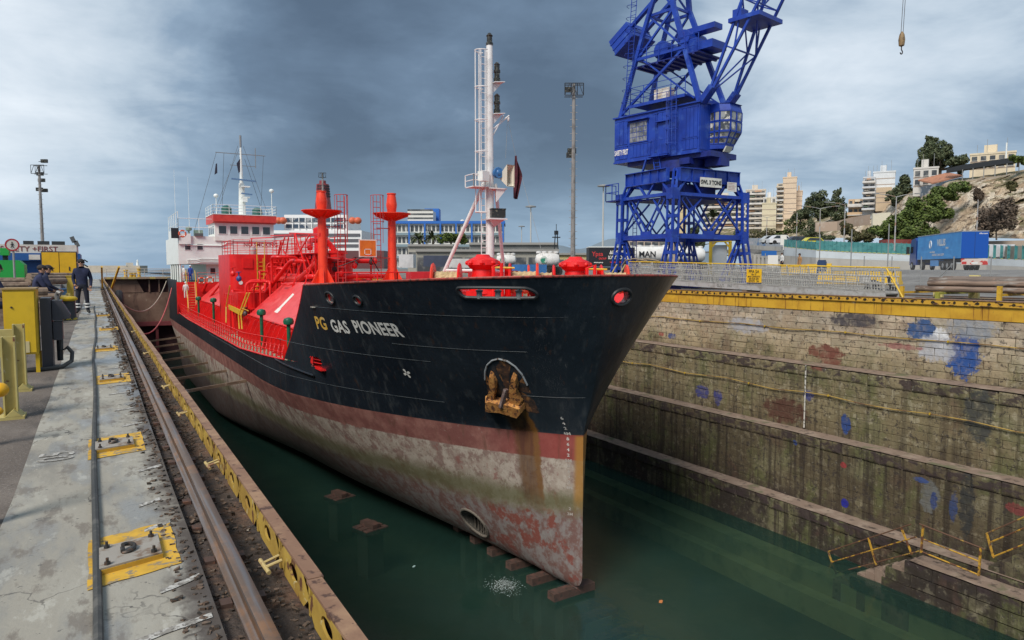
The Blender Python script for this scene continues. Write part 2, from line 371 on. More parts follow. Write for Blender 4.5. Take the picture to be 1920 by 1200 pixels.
# --- anchor plates with a shackle each
plate_m = mat('plate_grey', (.30, .27, .23), [((.17, .11, .07), 12, .5, .65, 6)], .7, bump=(60, .2, .003))
steel_d = mat('dark_steel', (.06, .055, .05), [((.14, .08, .05), 30, .5, .65)], .55, .6)
ylw_edge = paint('plate_side_yellow', (.5, .29, .03), .6, .3, sc=9)
PL = thing('anchor_plate', 'x', 'anchor plate', (0, 0, 0), 'bolted anchor plates on the quay')
sk_ = .16
def shear(p): return (p[0], p[1] + .28 * p[0], p[2])
b = MB(); b.bx(-.155, .135, -.155, .155, .008, .032); b.v = [shear(p) for p in b.v]; part('base_plate', b, ylw_edge, PL)
b = MB(); b.bx(-.15, .13, -.15, .15, .0325, .042); b.v = [shear(p) for p in b.v]; part('top_plate', b, plate_m, PL)
for sx, sy in ((-.115, -.12), (.095, -.12), (-.115, .12), (.095, .12)):
    b = MB(); b.cyl(shear((sx, sy, .042)), shear((sx, sy, .055)), .016, 6); b.cyl(shear((sx, sy, .055)), shear((sx, sy, .075)), .008, 6); part('bolt', b, steel_d, PL)
b = MB(); b.path([shear((-.01 + .03 * math.cos(t) - .01, .036 * math.sin(t), .058 + .012 * math.sin(t * .5))) for t in [R(-140 + 20 * k) for k in range(15)]], .0115, 7); part('shackle', b, steel_d, PL)
b = MB(); b.cyl(shear((-.045, -.03, .055)), shear((-.045, .03, .055)), .011, 7); part('shackle_pin', b, steel_d, PL)
PLAB = ('bolted grey anchor plate with shackle on the yellow patch nearest the camera', 'bolted anchor plate on the second yellow patch along the quay', 'bolted anchor plate on the third yellow patch along the quay', 'bolted anchor plate on the fourth yellow patch along the quay', 'bolted anchor plate on the fifth yellow patch, near the black bollard', 'small far anchor plate on the sixth yellow patch')
for i, (x, y) in enumerate(PLATES):
    o = PL if i == 0 else copy_tree(PL)
    o.location = (x + .01, y, 0); o['label'] = PLAB[i]
# --- black cable lying along the concrete
b = MB(); pts = []
for k in range(120):
    y = .2 + 32 * (k / 119) ** 1.5
    x = -.06 + (.012 * math.sin(y * .8) + .02 * math.sin(y * .31 + 1)) * min(1, y / 6) + (-.03 * max(0, y - 13) ** .5 if y > 13 else 0) * .25
    pts.append((x, y, .024))
b.path(pts, .0195, 8); solo('power_cable', b, mat('cable_rubber', (.045, .045, .042), [((.10, .095, .085), 9, .5, .7)], .7, world=True), 'thick dark grey power cable lying along the concrete strip', 'cable')
# --- right dock wall: stepped masonry built stone by stone
def ell(t, XYZ, nz, y, z, ry, rz, soft=.35):
    X, Y, Z = XYZ
    a = t.m('POWER', t.m('ABSOLUTE', t.m('DIVIDE', t.m('SUBTRACT', Y, y), ry)), 2.0); c = t.m('POWER', t.m('ABSOLUTE', t.m('DIVIDE', t.m('SUBTRACT', Z, z), rz)), 2.0)
    d = t.m('ADD', t.m('ADD', a, c), nz); soft = soft * .55
    return t.step(d, 1.0 + soft, 1.0 - soft)
def yz(px, py, X): p = at(px, py, X=X); return p.y, p.z
SPOTS = [((1808, 665), .62, .95, (.012, .07, .27), 0, .25), ((1728, 618), .62, .42, (.03, .085, .22), 0, .45), ((1764, 640), .28, .62, (.75, .75, .76), 0, .45), ((1755, 655), .75, .5, (.42, .42, .44), 0, .7), ((1820, 615), 1.0, .4, (.27, .28, .30), 0, .8),
         ((1600, 600), 1.1, .28, (.07, .06, .065), 0, .7), ((1400, 610), 1.2, .4, (.38, .37, .38), 0, .9), ((1548, 660), .9, .35, (.16, .055, .035), 0, .6), ((1560, 670), .5, .5, (.17, .06, .04), 0, .7), ((1690, 650), .9, .12, (.30, .13, .11), 0, .7),
         ((1315, 735), .5, .35, (.04, .045, .18), 1, .6), ((1345, 745), .3, .4, (.04, .045, .18), 1, .7), ((1585, 795), .22, .42, (.02, .055, .2), 1, .5), ((1515, 740), .25, .3, (.05, .06, .2), 1, .7), ((1470, 770), 1.2, .55, (.085, .035, .022), 1, .8), ((1260, 630), .35, .16, (.06, .08, .2), 0, .6), ((1240, 626), .2, .14, (.28, .05, .04), 0, .6),
         ((1583, 943), .17, .2, (.008, .014, .26), 2, .12), ((1742, 930), .35, .6, (.13, .13, .12), 2, .7), ((1750, 940), .12, .3, (.03, .05, .15), 2, .4), ((1725, 900), .3, .1, (.04, .07, .2), 2, .5), ((1787, 950), .14, .55, (.03, .05, .13), 2, .5), ((1905, 955), .35, .2, (.18, .04, .035), 2, .6), ((1580, 872), .15, .12, (.3, .04, .04), 2, .5), ((1490, 830), .12, .12, (.03, .06, .2), 2, .5),
         ((1835, 780), .5, 1.0, (.05, .05, .045), 1, .8), ((1812, 945), .25, 1.2, (.03, .03, .028), 2, .6)]
XT = (X0, 28.19, 27.33, 26.47)
def stone_post(t, c, vec, P):
    X, Y, Z = t.xyz(vec)
    n = t.noise(vec, .5, 5, .6); nf = t.noise(vec, 3.2, 7, .65); n9 = t.noise(vec, 9, 5, .7)
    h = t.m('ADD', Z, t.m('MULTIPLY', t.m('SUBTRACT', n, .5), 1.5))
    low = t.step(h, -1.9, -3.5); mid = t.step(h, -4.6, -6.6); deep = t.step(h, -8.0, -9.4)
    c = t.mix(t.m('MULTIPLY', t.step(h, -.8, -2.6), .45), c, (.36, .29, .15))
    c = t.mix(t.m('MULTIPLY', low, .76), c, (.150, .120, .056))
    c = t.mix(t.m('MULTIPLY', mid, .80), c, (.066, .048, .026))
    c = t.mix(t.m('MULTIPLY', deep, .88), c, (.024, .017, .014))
    # moss, pale lime crust, purple-black growth
    ms = t.step(t.noise(t.vadd(t.vmul(vec, (1, 1, .7)), (4, 9, 2)), .7, 7, .65), .48, .64)
    c = t.mix(t.m('MULTIPLY', t.m('MULTIPLY', ms, .7), t.step(h, -1.4, -2.8)), c, (.105, .112, .038)); bp = t.step(t.noise(t.vadd(vec, (11, 5, 3)), .55, 6, .6), .52, .64); c = t.mix(t.m('MULTIPLY', bp, t.m('MULTIPLY', low, .5)), c, (.20, .175, .10)); bq = t.step(t.noise(t.vadd(vec, (2, 15, 9)), .42, 6, .6), .55, .66); c = t.mix(t.m('MULTIPLY', bq, .5), c, (.10, .05, .035))
    c = t.mix(t.m('MULTIPLY', t.step(nf, .54, .64), t.m('SUBTRACT', .50, t.m('MULTIPLY', mid, .28))), c, (.40, .35, .24))
    # run-off streaks below the ledges
    st = t.step(t.noise(t.vmul(vec, (1, 2.9, .10)), 1.25, 6, .62), .47, .62)
    c = t.mix(t.m('MULTIPLY', st, t.m('ADD', t.m('MULTIPLY', low, .42), t.m('MULTIPLY', mid, .36))), c, (.026, .017, .011))
    pit = t.step(t.noise(t.vadd(vec, (3, 1, 7)), 4.5, 8, .74), .55, .60)
    c = t.mix(t.m('MULTIPLY', pit, .75), c, (.032, .024, .022))
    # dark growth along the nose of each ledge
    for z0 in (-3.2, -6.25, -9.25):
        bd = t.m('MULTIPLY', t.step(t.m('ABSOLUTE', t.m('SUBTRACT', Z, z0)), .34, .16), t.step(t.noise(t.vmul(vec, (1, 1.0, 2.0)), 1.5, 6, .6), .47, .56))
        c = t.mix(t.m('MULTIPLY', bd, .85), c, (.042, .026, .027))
    c = t.mix(t.m('MULTIPLY', t.step(n9, .63, .68), t.m('SUBTRACT', .5, t.m('MULTIPLY', mid, .25))), c, (.46, .44, .34))
    nz = t.m('MULTIPLY', t.m('SUBTRACT', t.noise(vec, 3.2, 8, .72), .5), 4.2); XYZ = (X, Y, Z)
    for (px, py), ry, rz, col, tier, soft in SPOTS:
        y, z = yz(px, py, XT[tier]); c = t.mix(t.m('MULTIPLY', ell(t, XYZ, nz, y, z, ry, rz, soft), t.m('ADD', .62, t.m('MULTIPLY', t.step(nf, .62, .42), .34))), c, col)
    return c
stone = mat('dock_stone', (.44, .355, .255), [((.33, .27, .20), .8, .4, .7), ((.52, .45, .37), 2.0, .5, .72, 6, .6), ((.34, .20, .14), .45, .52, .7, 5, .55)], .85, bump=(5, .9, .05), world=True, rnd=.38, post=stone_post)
mortar = mat('mortar_dark', (.085, .070, .050), [((.13, .11, .08), 3, .45, .7)], .95, world=True)
mud = mat('ledge_mud', (.22, .155, .115), [((.31, .235, .18), 1.4, .45, .7, 6), ((.07, .05, .038), 3, .52, .7, 6), ((.12, .12, .06), .7, .55, .7)], .9, bump=(12, .5, .02), world=True)
BRICKS = []
def course(X, z0, z1, ya, yb_, l0, l1, depth=.34, lump=.0):
    y = ya - random.random()
    while y < yb_:
        L = random.uniform(l0, l1); BRICKS.append((X + random.uniform(-.02, .012) * (1 if X > 28 else .5) - lump, y, z0, L - (.016 if X > 28.5 else .012 if X > 27.8 else .006), z1 - z0 - (.014 if X > 28.5 else .011 if X > 27.8 else .006), depth, lump)); y += L
DW = thing('dock_wall', 'tall stepped stone dock wall with mossy altars and paint stains right of the ship', 'dock wall', (X0, 30, -11))
YA, YBk = 7.0, 52.0
TIERS = [(X0, -.49, -2.96, 8), (28.19, -2.96, -5.98, 8), (27.33, -5.98, -9.02, 7), (26.47, -9.02, -11.23, 5)]
for i, (X, zt, zb, n) in enumerate(TIERS):
    cop = 0 if i == 0 else .5
    if cop: course(X, zt - cop, zt - .015, YA, YBk, .75, 1.15, .5, .035)
    h = (zt - cop - zb) / n
    for k in range(n):
        course(X + (.03 if cop else 0), zt - cop - (k + 1) * h + .03 * noise.noise((k * 3.1, i, 0)), zt - cop - k * h + (.03 * noise.noise((k * 3.1 - 3.1, i, 0)) if k else 0), YA, YBk, .45 if i < 2 else .6, 1.15 if i < 2 else 1.6)
def brick_mesh(lump, seed):
    r = random.Random(seed); bm = bmesh.new(); bmesh.ops.create_cube(bm, size=1)
    bmesh.ops.translate(bm, verts=bm.verts, vec=(.5, .5, .5))
    for v in bm.verts:
        if v.co.x < .5: v.co += Vector((r.uniform(0, .05), r.uniform(-.015, .015), r.uniform(-.03, .03)))
    ed = [e for e in bm.edges if all(v.co.x < .5 for v in e.verts)]
    bmesh.ops.bevel(bm, geom=ed, offset=.16 if lump else .03, segments=2 if lump else 1, affect='EDGES', profile=.6)
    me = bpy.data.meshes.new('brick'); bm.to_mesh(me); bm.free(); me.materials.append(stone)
    me.polygons.foreach_set('use_smooth', [True] * len(me.polygons)); me.set_sharp_from_angle(angle=R(14)); return me
BM = {0: [brick_mesh(0, k) for k in range(8)], 1: [brick_mesh(1, 20 + k) for k in range(5)]}
def bsize(b):
    p = Vector((b[0], b[1] + b[3] / 2, b[2])) - EYE; z = p.dot(_fw)
    if z < 2: return 0
    px = 960 + FPX * p.dot(_r) / z; py = 600 - FPX * p.dot(_up) / z
    if px > 1925 or py > 1205 or px < 1150: return 0
    return b[3] * b[4] / z ** 2
BRICKS.sort(key=bsize, reverse=True)
for k, b in enumerate(BRICKS[:300]):
    X, y, z, L, h, d, lump = b; me = BM[1 if lump else 0][k % (5 if lump else 8)]
    inst('stone_block', me, DW, (X, y, z), (0, 0, 0), (d, L, h))
g = MB(); gl = MB(); rr = random.Random(4)
CACHE = {me.name: ([v.co.copy() for v in me.vertices], [tuple(p.vertices) for p in me.polygons]) for q in BM.values() for me in q}
for k, b in enumerate(BRICKS[300:]):
    X, y, z, L, h, d, lump = b; vs, fs = CACHE[BM[1 if lump else 0][k % (5 if lump else 8)].name]
    g.add([(X + v.x * d, y + v.y * L, z + v.z * h) for v in vs], fs)
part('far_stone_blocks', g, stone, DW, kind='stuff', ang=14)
g = MB()
for i, (X, zt, zb, n) in enumerate(TIERS): g.bx(X + (.045 if i == 0 else .06), X + 3, -12, 116, zb, zt - .02 - .012 * i)
part('wall_core', g, mortar, DW)
for i, (X, Xb, z) in enumerate(((28.19, X0, -2.96), (27.33, 28.19, -5.98), (26.47, 27.33, -9.02))):
    g = MB(); NN = 150; g.grid(lambda u, v: (X - .035 + (Xb - X + .12) * u + (.03 * noise.noise((0, v * 120, i)) if u == 0 else 0), -12 + 128 * v, z + .012 + .018 * noise.noise((u * 2, v * 90, i * 5))), 4, 300)
    part('ledge_tread', g, mud, DW)
g = MB(); g.bx(25.6, 29, -12, 116, -13, -11.23); g.bx(24.95, 25.6, -12, 116, -13, -12.0); part('lower_steps', g, mat('sunken_step', (.40, .37, .20), [((.25, .24, .13), 1, .45, .7)], .9, world=True), DW)
# plain stepped wall on the camera's side of the dock
LW = thing('dock_wall', 'stepped stone dock wall beneath the left quay edge', 'dock wall', (.95, 30, -11))
g = MB()
for X, zt, zb in ((.84, -.12, -3), (2.01, -3, -5.98), (2.87, -5.98, -9.02), (3.73, -9.02, -11.3)): g.bx(-2, X, -12, 116, zb, zt)
part('wall_core', g, stone, LW)
# pipe lines (thin yellow) along the wall, drain pipe
ypipe = mat('thin_pipe_yellow', (.42, .27, .06), [((.13, .06, .03), (8, 1.2, 8), .5, .62)], .6, world=True)
for i, (X, z, lab) in enumerate(((X0 - .06, -1.42, 'thin yellow pipe clipped along the upper tier of the dock wall'), (28.19 - .07, -4.25, 'thin rusty yellow pipe along the second tier of the dock wall'))):
    pp = [(X, 8 + k * 1.5, z + .035 * math.sin(k * 1.7) * (1 + i) - .02 * (k % 5 == 0)) for k in range(30)]
    t = thing('pipe_line', lab, 'pipe', (X, 8, z)); b = MB(); b.path(pp, .022, 6); part('pipe', b, ypipe, t)
    for k in range(2, 30, 3): b = MB(); b.rbox((X, pp[k][1], pp[k][2]), .07, .05, .09); part('clip', b, paint('clip_yellow', (.55, .36, .03), .5), t)
b = MB(); p0 = at(1511, 685, X=28.12); p1 = at(1500, 800, X=28.12); b.path([p0, (p0.x, p0.y, p1.z)], .035, 6); solo('drain_pipe', b, mat('drain_white', (.55, .52, .46), [(DIRT, 9, .5, .6)], .7), 'short pale drain pipe running down the second tier of the dock wall', 'pipe')
# --- yellow girder crowning the right wall
gird = mat('girder_yellow', (.66, .38, .035), [((.52, .27, .025), 1.1, .4, .7), ((.20, .07, .018), (7, 7, .45), .55, .68, 7, .85), ((.58, .55, .50), .35, .70, .76, 4), ((.13, .05, .022), 9, .66, .70, 7)], .5, world=True, bump=(20, .15, .01))
lipm = mat('girder_lip_yellow', (.60, .33, .035), [((.10, .045, .025), (4, 4, 9), .54, .62, 6)], .6, world=True, bump=(20, .3, .01))
GR = thing('yellow_girder', 'rust-streaked yellow steel girder along the top of the right dock wall', 'girder', (X0, 30, 0))
for k in range(19):
    y0 = -4 + k * 6.1
    b = MB(); b.bx(X0 - .02, X0 + .4, y0, y0 + 6.09, -.49, .03); part('face_plate', b, gird, GR)
    b = MB(); b.bx(X0 - .10, X0 + .36, y0, y0 + 6.09, .035, .24); part('lip', b, lipm, GR)
    b = MB(); b.bx(X0 - .13, X0 + .42, y0, y0 + 6.09, .245, .262); part('cap_strip', b, yel_rust, GR)
hm = mat('hole_dark', (.02, .015, .012), [((.35, .2, .05), 30, .6, .7)], .9)
hole = MB()
hole.lathe((0, 0, 0), [(.045, -.012), (.06, -.012), (.062, .006), (.045, .008)], 10, (1, 0, 0), cap=False); hole.lathe((0, 0, 0), [(.001, -.004), (.045, -.004)], 10, (1, 0, 0), cap=False)
hme = hole.mesh('bolt_hole', hm)
for k in range(88):
    inst('bolt_hole', hme, GR, (X0 - .108, 9 + k * .42, .14 + random.uniform(-.01, .01)), (0, 0, 0), (1, random.uniform(.8, 1.4), random.uniform(.7, 1)))
# --- dock floor, water, sea
g = MB(); g.bx(-3, 31, -14, 116, -13.4, -12.9); struct('dock_floor', g, mat('dock_floor_silt', (.05, .06, .04), [((.08, .08, .05), .5, .4, .7)], .95, world=True))
def water_mat(name, body, trans, tint, rough=.04, bs=2.4, bst=.13):
    m = bpy.data.materials.new(name); m.use_nodes = True; t = NT(m.node_tree); out = t.n('OutputMaterial')
    vec = t.n('NewGeometry').outputs['Position']
    b = t.n('Bump'); b.inputs['Strength'].default_value = bst; b.inputs['Distance'].default_value = .1
    t.l(t.noise(vec, bs, 5, .6), b.inputs['Height'])
    d = t.n('BsdfDiffuse'); t.l(t.mix(t.step(t.noise(vec, .12, 4), .35, .7), body, tuple(x * 1.35 for x in body)), d.inputs[0])
    tr = t.n('BsdfTransparent'); tr.inputs[0].default_value = (*tint, 1)
    mx = t.n('MixShader'); mx.inputs[0].default_value = trans; t.l(d.outputs[0], mx.inputs[1]); t.l(tr.outputs[0], mx.inputs[2])
    gl = t.n('BsdfGlossy'); gl.inputs['Roughness'].default_value = rough; t.l(b.outputs[0], gl.inputs['Normal'])
    fr = t.n('Fresnel'); fr.inputs[0].default_value = 1.33; t.l(b.outputs[0], fr.inputs['Normal'])
    m2 = t.n('MixShader'); t.l(fr.outputs[0], m2.inputs[0]); t.l(mx.outputs[0], m2.inputs[1]); t.l(gl.outputs[0], m2.inputs[2])
    t.l(m2.outputs[0], out.inputs[0]); return m
wm = water_mat('dock_water', (.020, .056, .044), .55, (.55, .68, .58))
g = MB(); g.grid(lambda u, v: (-3 + 33 * u, -14 + 130 * v, WATER), 2, 2); struct('dock_water', g, wm)
sea = water_mat('sea_water', (.06, .11, .15), 0, (1, 1, 1), .12, .25, .25)
g = MB(); g.poly([(-4000, 118, -1.6), (4000, 118, -1.6), (4000, 5000, -1.6), (-4000, 5000, -1.6)]); struct('sea', g, sea)
CX, KEEL = 14.9, -10.3
def lut(x, t):
    if x <= t[0][0]: return t[0][1]
    for (a, b), (c, d) in zip(t, t[1:]):
        if x <= c: return b + (d - b) * (x - a) / (c - a)
    return t[-1][1]
def slut(x, t):
    # smooth (Catmull-Rom style) table lookup
    n = len(t)
    if x <= t[0][0]: return t[0][1]
    if x >= t[-1][0]: return t[-1][1]
    i = 0
    while t[i + 1][0] < x: i += 1
    x0, y0 = t[i]; x1, y1 = t[i + 1]; h = x1 - x0
    m = (y1 - y0) / h
    ml = (y0 - t[i - 1][1]) / (x0 - t[i - 1][0]) if i > 0 else m
    mr = (t[i + 2][1] - y1) / (t[i + 2][0] - x1) if i + 2 < n else m
    a = 0 if ml * m <= 0 else 2 * ml * m / (ml + m)
    b = 0 if mr * m <= 0 else 2 * mr * m / (mr + m)
    s = (x - x0) / h
    return (y0 * (1 + 2 * s) * (1 - s) ** 2 + y1 * s * s * (3 - 2 * s)
            + h * (a * s * (1 - s) ** 2 - b * s * s * (1 - s)))
H_WL = [(0, 0), (.35, .38), (1.4, 1.22), (3.0, 2.42), (5.6, 3.88), (8.87, 5.4), (11.55, 6.33), (15.47, 7.18), (20, 7.4), (74, 7.4), (82, 6.4), (90, 4)]
H_TOP = [(0, 0), (.02, .48), (.08, 1.0), (.3, 2.0), (.8, 3.15), (1.2, 3.72), (2, 4.58), (3, 5.3), (5, 6.2), (8, 6.95), (12, 7.35), (16, 7.4), (78, 7.4), (88, 6.8), (94, 5)]
H_BOT = [(0, 0), (1, .15), (3, .32), (7.5, .8), (11.5, 1.2), (17.5, 1.85), (22.2, 2.4), (28.3, 3.6), (34, 5.1), (37, 5.85), (42, 6.5), (64, 6.5), (80, 1), (90, .3)]
def ys(z):
    if z > -4.5: return 20.4 - (z + 4.5) * 1.9 / 5.76
    if z < KEEL + .6:
        d = KEEL + .6 - z; return 20.4 + .6 - max(0, .36 - d * d) ** .5
    return 20.4
def hb(Y, z):
    u = Y - ys(z)
    if u < 0: u = 0
    w = slut(u, H_WL)
    if z >= -4.5:
        t = ((z + 4.5) / 5.76) ** 1.15
        return w + (slut(u, H_TOP) - w) * t
    b = slut(u, H_BOT); s = max(0, (z - KEEL) / (-4.5 - KEEL))
    p = .62 - .34 * min(1, max(0, (u - 6) / 26))
    return b + (w - b) * s ** p
def zdeck(Y): return lut(Y, [(34, -2.85), (46, -3.4), (75, -3.4), (84, -3.2)])
def zfc(Y): return lut(Y, [(18.5, 1.26), (31, .77), (40, .7)])
def yb(z): return 30.8 + (z - .77) * (35.0 - 30.8) / (-2.85 - .77)
# ================================================================== the ship
SH = thing('gas_tanker', 'black and red gas tanker with white wheelhouse standing in the flooded dry dock', 'ship', (CX, 60, KEEL))
def hull_post(t, c, vec, P):
    X, Y, Z = t.xyz(vec)
    def S(v): return t.vmul(vec, v)
    nb = t.noise(vec, 1.3, 6, .6); nf = t.noise(vec, 6, 6, .65); ns = t.noise(S((2.2, 2.2, .25)), 1.5, 6, .6); nL = t.noise(vec, .35, 4, .5)
    # black topsides: faded, scuffed, with runs
    blk = t.mix(t.step(nL, .35, .7), (.0085, .0125, .019), (.018, .025, .034))
    blk = t.mix(t.m('MULTIPLY', t.step(ns, .52, .72), .6), blk, (.052, .058, .062)); sc_ = t.noise(t.vmul(vec, (1.5, 1.5, .5)), 3.5, 9, .75); blk = t.mix(t.m('MULTIPLY', t.step(sc_, .66, .70), .5), blk, (.20, .20, .19)); blk = t.mix(t.m('MULTIPLY', t.step(t.noise(t.vadd(t.vmul(vec, (3, 3, .18)), (2, 2, 2)), 1.8, 6, .6), .60, .70), .55), blk, (.06, .03, .018))
    blk = t.mix(t.m('MULTIPLY', t.step(nf, .69, .73), .55), blk, (.12, .12, .115))
    blk = t.mix(t.m('MULTIPLY', t.step(t.noise(t.vadd(S((1, 1, .5)), (9, 3, 1)), 1.1, 8, .7), .705, .725), .75), blk, (.26, .045, .03))
    # plating shows as faint darker and paler strakes
    wv = t.n('TexBrick'); wv.offset = .5; wv.inputs['Scale'].default_value = 1; wv.inputs['Brick Width'].default_value = 5.5; wv.inputs['Row Height'].default_value = 1.65; wv.inputs['Mortar Size'].default_value = .006
    wv.inputs['Color1'].default_value = (0, 0, 0, 1); wv.inputs['Color2'].default_value = (1, 1, 1, 1); wv.inputs['Mortar'].default_value = (.5, .5, .5, 1)
    cb = t.n('CombineXYZ'); t.l(Y, cb.inputs[0]); t.l(Z, cb.inputs[1]); t.l(cb.outputs[0], wv.inputs[0])
    blk = t.mix(t.m('MULTIPLY', wv.outputs['Color'], .22), blk, (.024, .030, .036))
    # boot-top red
    red = t.mix(t.step(nb, .38, .68), (.17, .060, .050), (.26, .115, .092)); red = t.mix(t.m('MULTIPLY', t.step(nf, .6, .7), .5), red, (.30, .22, .18))
    red = t.mix(t.m('MULTIPLY', t.step(Y, 24, 20.6), .7), red, (.26, .032, .026))
    red = t.mix(t.m('MULTIPLY', t.step(ns, .54, .7), .55), red, (.085, .040, .022))
    # fouled pale antifouling below it, the green weed line, patchy paint at the foot
    n2_ = t.noise(t.vadd(t.vmul(vec, (1, 1, .8)), (5, 2, 8)), 2.1, 8, .68); wht = t.mix(t.step(nb, .44, .58), (.34, .28, .23), (.225, .15, .125)); wht = t.mix(t.m('MULTIPLY', t.step(n2_, .50, .57), .75), wht, (.42, .365, .305)); wht = t.mix(t.m('MULTIPLY', t.step(nf, .56, .64), .6), wht, (.17, .13, .10)); wht = t.mix(t.m('MULTIPLY', t.step(n2_, .42, .36), .7), wht, (.22, .085, .07))
    wht = t.mix(t.m('MULTIPLY', t.step(ns, .52, .66), t.m('MULTIPLY', t.step(Y, 28, 42), .7)), wht, (.12, .085, .05))
    aft = t.step(Y, 25, 38)
    low = t.mix(t.step(n2_, .42, .58), (.16, .085, .072), (.22, .19, .18)); low = t.mix(t.m('MULTIPLY', t.step(t.noise(t.vadd(vec, (2, 7, 1)), 1.1, 7, .6), .53, .58), t.step(Y, 30, 23)), low, (.19, .055, .04))
    low = t.mix(t.m('MULTIPLY', t.step(nf, .5, .66), .5), low, (.27, .255, .235))
    low = t.mix(t.m('MULTIPLY', aft, .7), low, (.060, .042, .033))
    zz = t.m('ADD', Z, t.m('MULTIPLY', t.m('SUBTRACT', nb, .5), .25)); z2 = t.m('ADD', Z, t.m('MULTIPLY', t.m('SUBTRACT', nL, .5), .9))
    z2 = t.m('ADD', z2, t.m('MULTIPLY', t.m('SUBTRACT', nf, .5), .7))
    c = t.mix(t.step(z2, -7.25, -7.75), wht, low)
    grn = t.m('MULTIPLY', t.step(z2, -6.35, -7.05), t.step(z2, -7.9, -7.2))
    c = t.mix(t.m('MULTIPLY', grn, .8), c, (.095, .095, .035))
    z3 = t.m('ADD', Z, t.m('MULTIPLY', t.m('SUBTRACT', nf, .5), .10)); z3 = t.m('ADD', z3, t.m('MULTIPLY', t.m('MULTIPLY', t.step(nb, .55, .75), aft), .5))
    c = t.mix(t.step(z3, -5.46, -5.40), c, red)
    c = t.mix(t.step(t.m('ADD', Z, t.m('MULTIPLY', t.m('SUBTRACT', nf, .5), .015)), -4.503, -4.495), c, blk)
    # rust below the anchor and on the stem bar
    d = t.m('ADD', Y, t.m('MULTIPLY', t.m('SUBTRACT', nf, .5), .25))
    rs = t.m('MULTIPLY', t.m('MULTIPLY', t.step(d, 21.6, 21.72), t.step(d, 22.55, 22.3)), t.m('MULTIPLY', t.step(Z, -3.2, -3.7), t.step(z2, -7.9, -6.6)))
    c = t.mix(t.m('MULTIPLY', rs, .85), c, t.mix(t.step(ns, .4, .65), (.065, .024, .010), (.115, .052, .015)))
    rs = t.m('MULTIPLY', t.m('MULTIPLY', t.step(d, 21.62, 21.7), t.step(d, 21.9, 21.8)), t.m('MULTIPLY', t.step(Z, -3.4, -3.8), t.step(z2, -7.3, -6.4)))
    c = t.mix(t.m('MULTIPLY', rs, .55), c, (.20, .09, .018))
    sb = t.m('MULTIPLY', t.step(X, 14.62, 14.76), t.m('MULTIPLY', t.step(Z, -4.45, -4.6), t.step(z2, -7.7, -6.6)))
    c = t.mix(t.m('MULTIPLY', sb, .8), c, (.33, .16, .02))
    t.l(t.m('ADD', .34, t.m('MULTIPLY', t.step(Z, -4.4, -4.6), .45)), P.inputs['Roughness'])
    return c
hull_m = mat('hull_paint', (.02, .02, .02), [], .4, world=True, bump=((.9, 1.3, .55), .38, .14), post=hull_post)
RED = (.74, .014, .012)
red_m = mat('deck_red', RED, [((.60, .008, .008), 1.2, .4, .7), ((.80, .045, .03), 4, .55, .75, 5, .6), ((.28, .03, .02), 7, .64, .71, 7, .75)], .42)
redp = mat('slope_red', (.74, .045, .045), [((.62, .02, .02), (1, 1, 3), .4, .7), ((.78, .15, .13), .8, .5, .75, 5, .6)], .35)
org = mat('vent_orange_red', (.80, .055, .016), [((.66, .035, .012), 2, .4, .7), ((.30, .04, .02), 10, .68, .73)], .45)
whi = mat('house_white', (.78, .80, .76), [((.69, .69, .63), 1.2, .45, .75), ((.38, .26, .16), (4, 4, .5), .66, .80, 6, .55)], .5)
blk_m = mat('black_steel', (.018, .02, .022), [((.06, .04, .03), 20, .6, .7)], .5)
glass_m = emis_free_glass('window_glass')
ylad = mat('ladder_yellow', (.66, .42, .03), [((.4, .22, .03), 8, .5, .7)], .5)
grn = mat('vent_green', (.008, .12, .06), [((.004, .07, .04), 5, .4, .7)], .4)
# --- shell: lower hull, forecastle, poop, with openings
HOLES = [('slot', 19.35, 21.08, .53, .875), ('ell', 28.18, .31, .34, .24), ('ell', 26.04, .29, .23, .17), ('rect', 30.0, 30.24, -.10, .42), ('rect', 30.9, 31.95, -2.90, -2.42), ('ell', 25.5, -9.0, .66, .62)]
def hole_proj(y, z):
    for h in HOLES:
        if h[0] == 'ell':
            dy, dz = (y - h[1]) / h[3], (z - h[2]) / h[4]; r = math.hypot(dy, dz)
            if r < 1: return (h[1] + (y - h[1]) / max(r, .05), h[2] + (z - h[2]) / max(r, .05))
        elif h[0] == 'slot':
            r = (h[4] - h[3]) / 2; cz = (h[3] + h[4]) / 2; cy = min(max(y, h[1] + r), h[2] - r); q = math.hypot(y - cy, z - cz)
            if q < r:
                if q < .02: return (y, h[4] if z > cz else h[3])
                return (cy + (y - cy) * r / q, cz + (z - cz) * r / q)
        elif h[1] < y < h[2] and h[3] < z < h[4]:
            e = [(y - h[1], (h[1], z)), (h[2] - y, (h[2], z)), (z - h[3], (y, h[3])), (h[4] - z, (y, h[4]))]; return min(e)[1]
    return None
def shell(mb, yz_fn, nu, nv, side, inset=0.0):
    W_ = nu + 1; P = [yz_fn(i / nu, j / nv) for j in range(nv + 1) for i in range(W_)]
    pr = [hole_proj(*p) for p in P]; fs = []
    for j in range(nv):
        for i in range(nu):
            f = (j * W_ + i, j * W_ + i + 1, (j + 1) * W_ + i + 1, (j + 1) * W_ + i)
            if side < 0 and all(pr[k] for k in f): continue
            if all(P[k][0] < 19.6 and ((side * hb(*P[k]) + CX - 15.25) / .42) ** 2 + ((P[k][1] - .53) / .27) ** 2 < 1 for k in f): continue
            fs.append(f if side < 0 else f[::-1])
    vs = []
    for p, q in zip(P, pr):
        y, z = q if (q and side < 0) else p
        vs.append((CX + side * max(.004 if inset else 0, hb(y, z) - inset), y + 1.5 * inset * max(0, 1 - (y - ys(z)) / 1.5), z))
    mb.add(vs, fs)
YE = 108.0
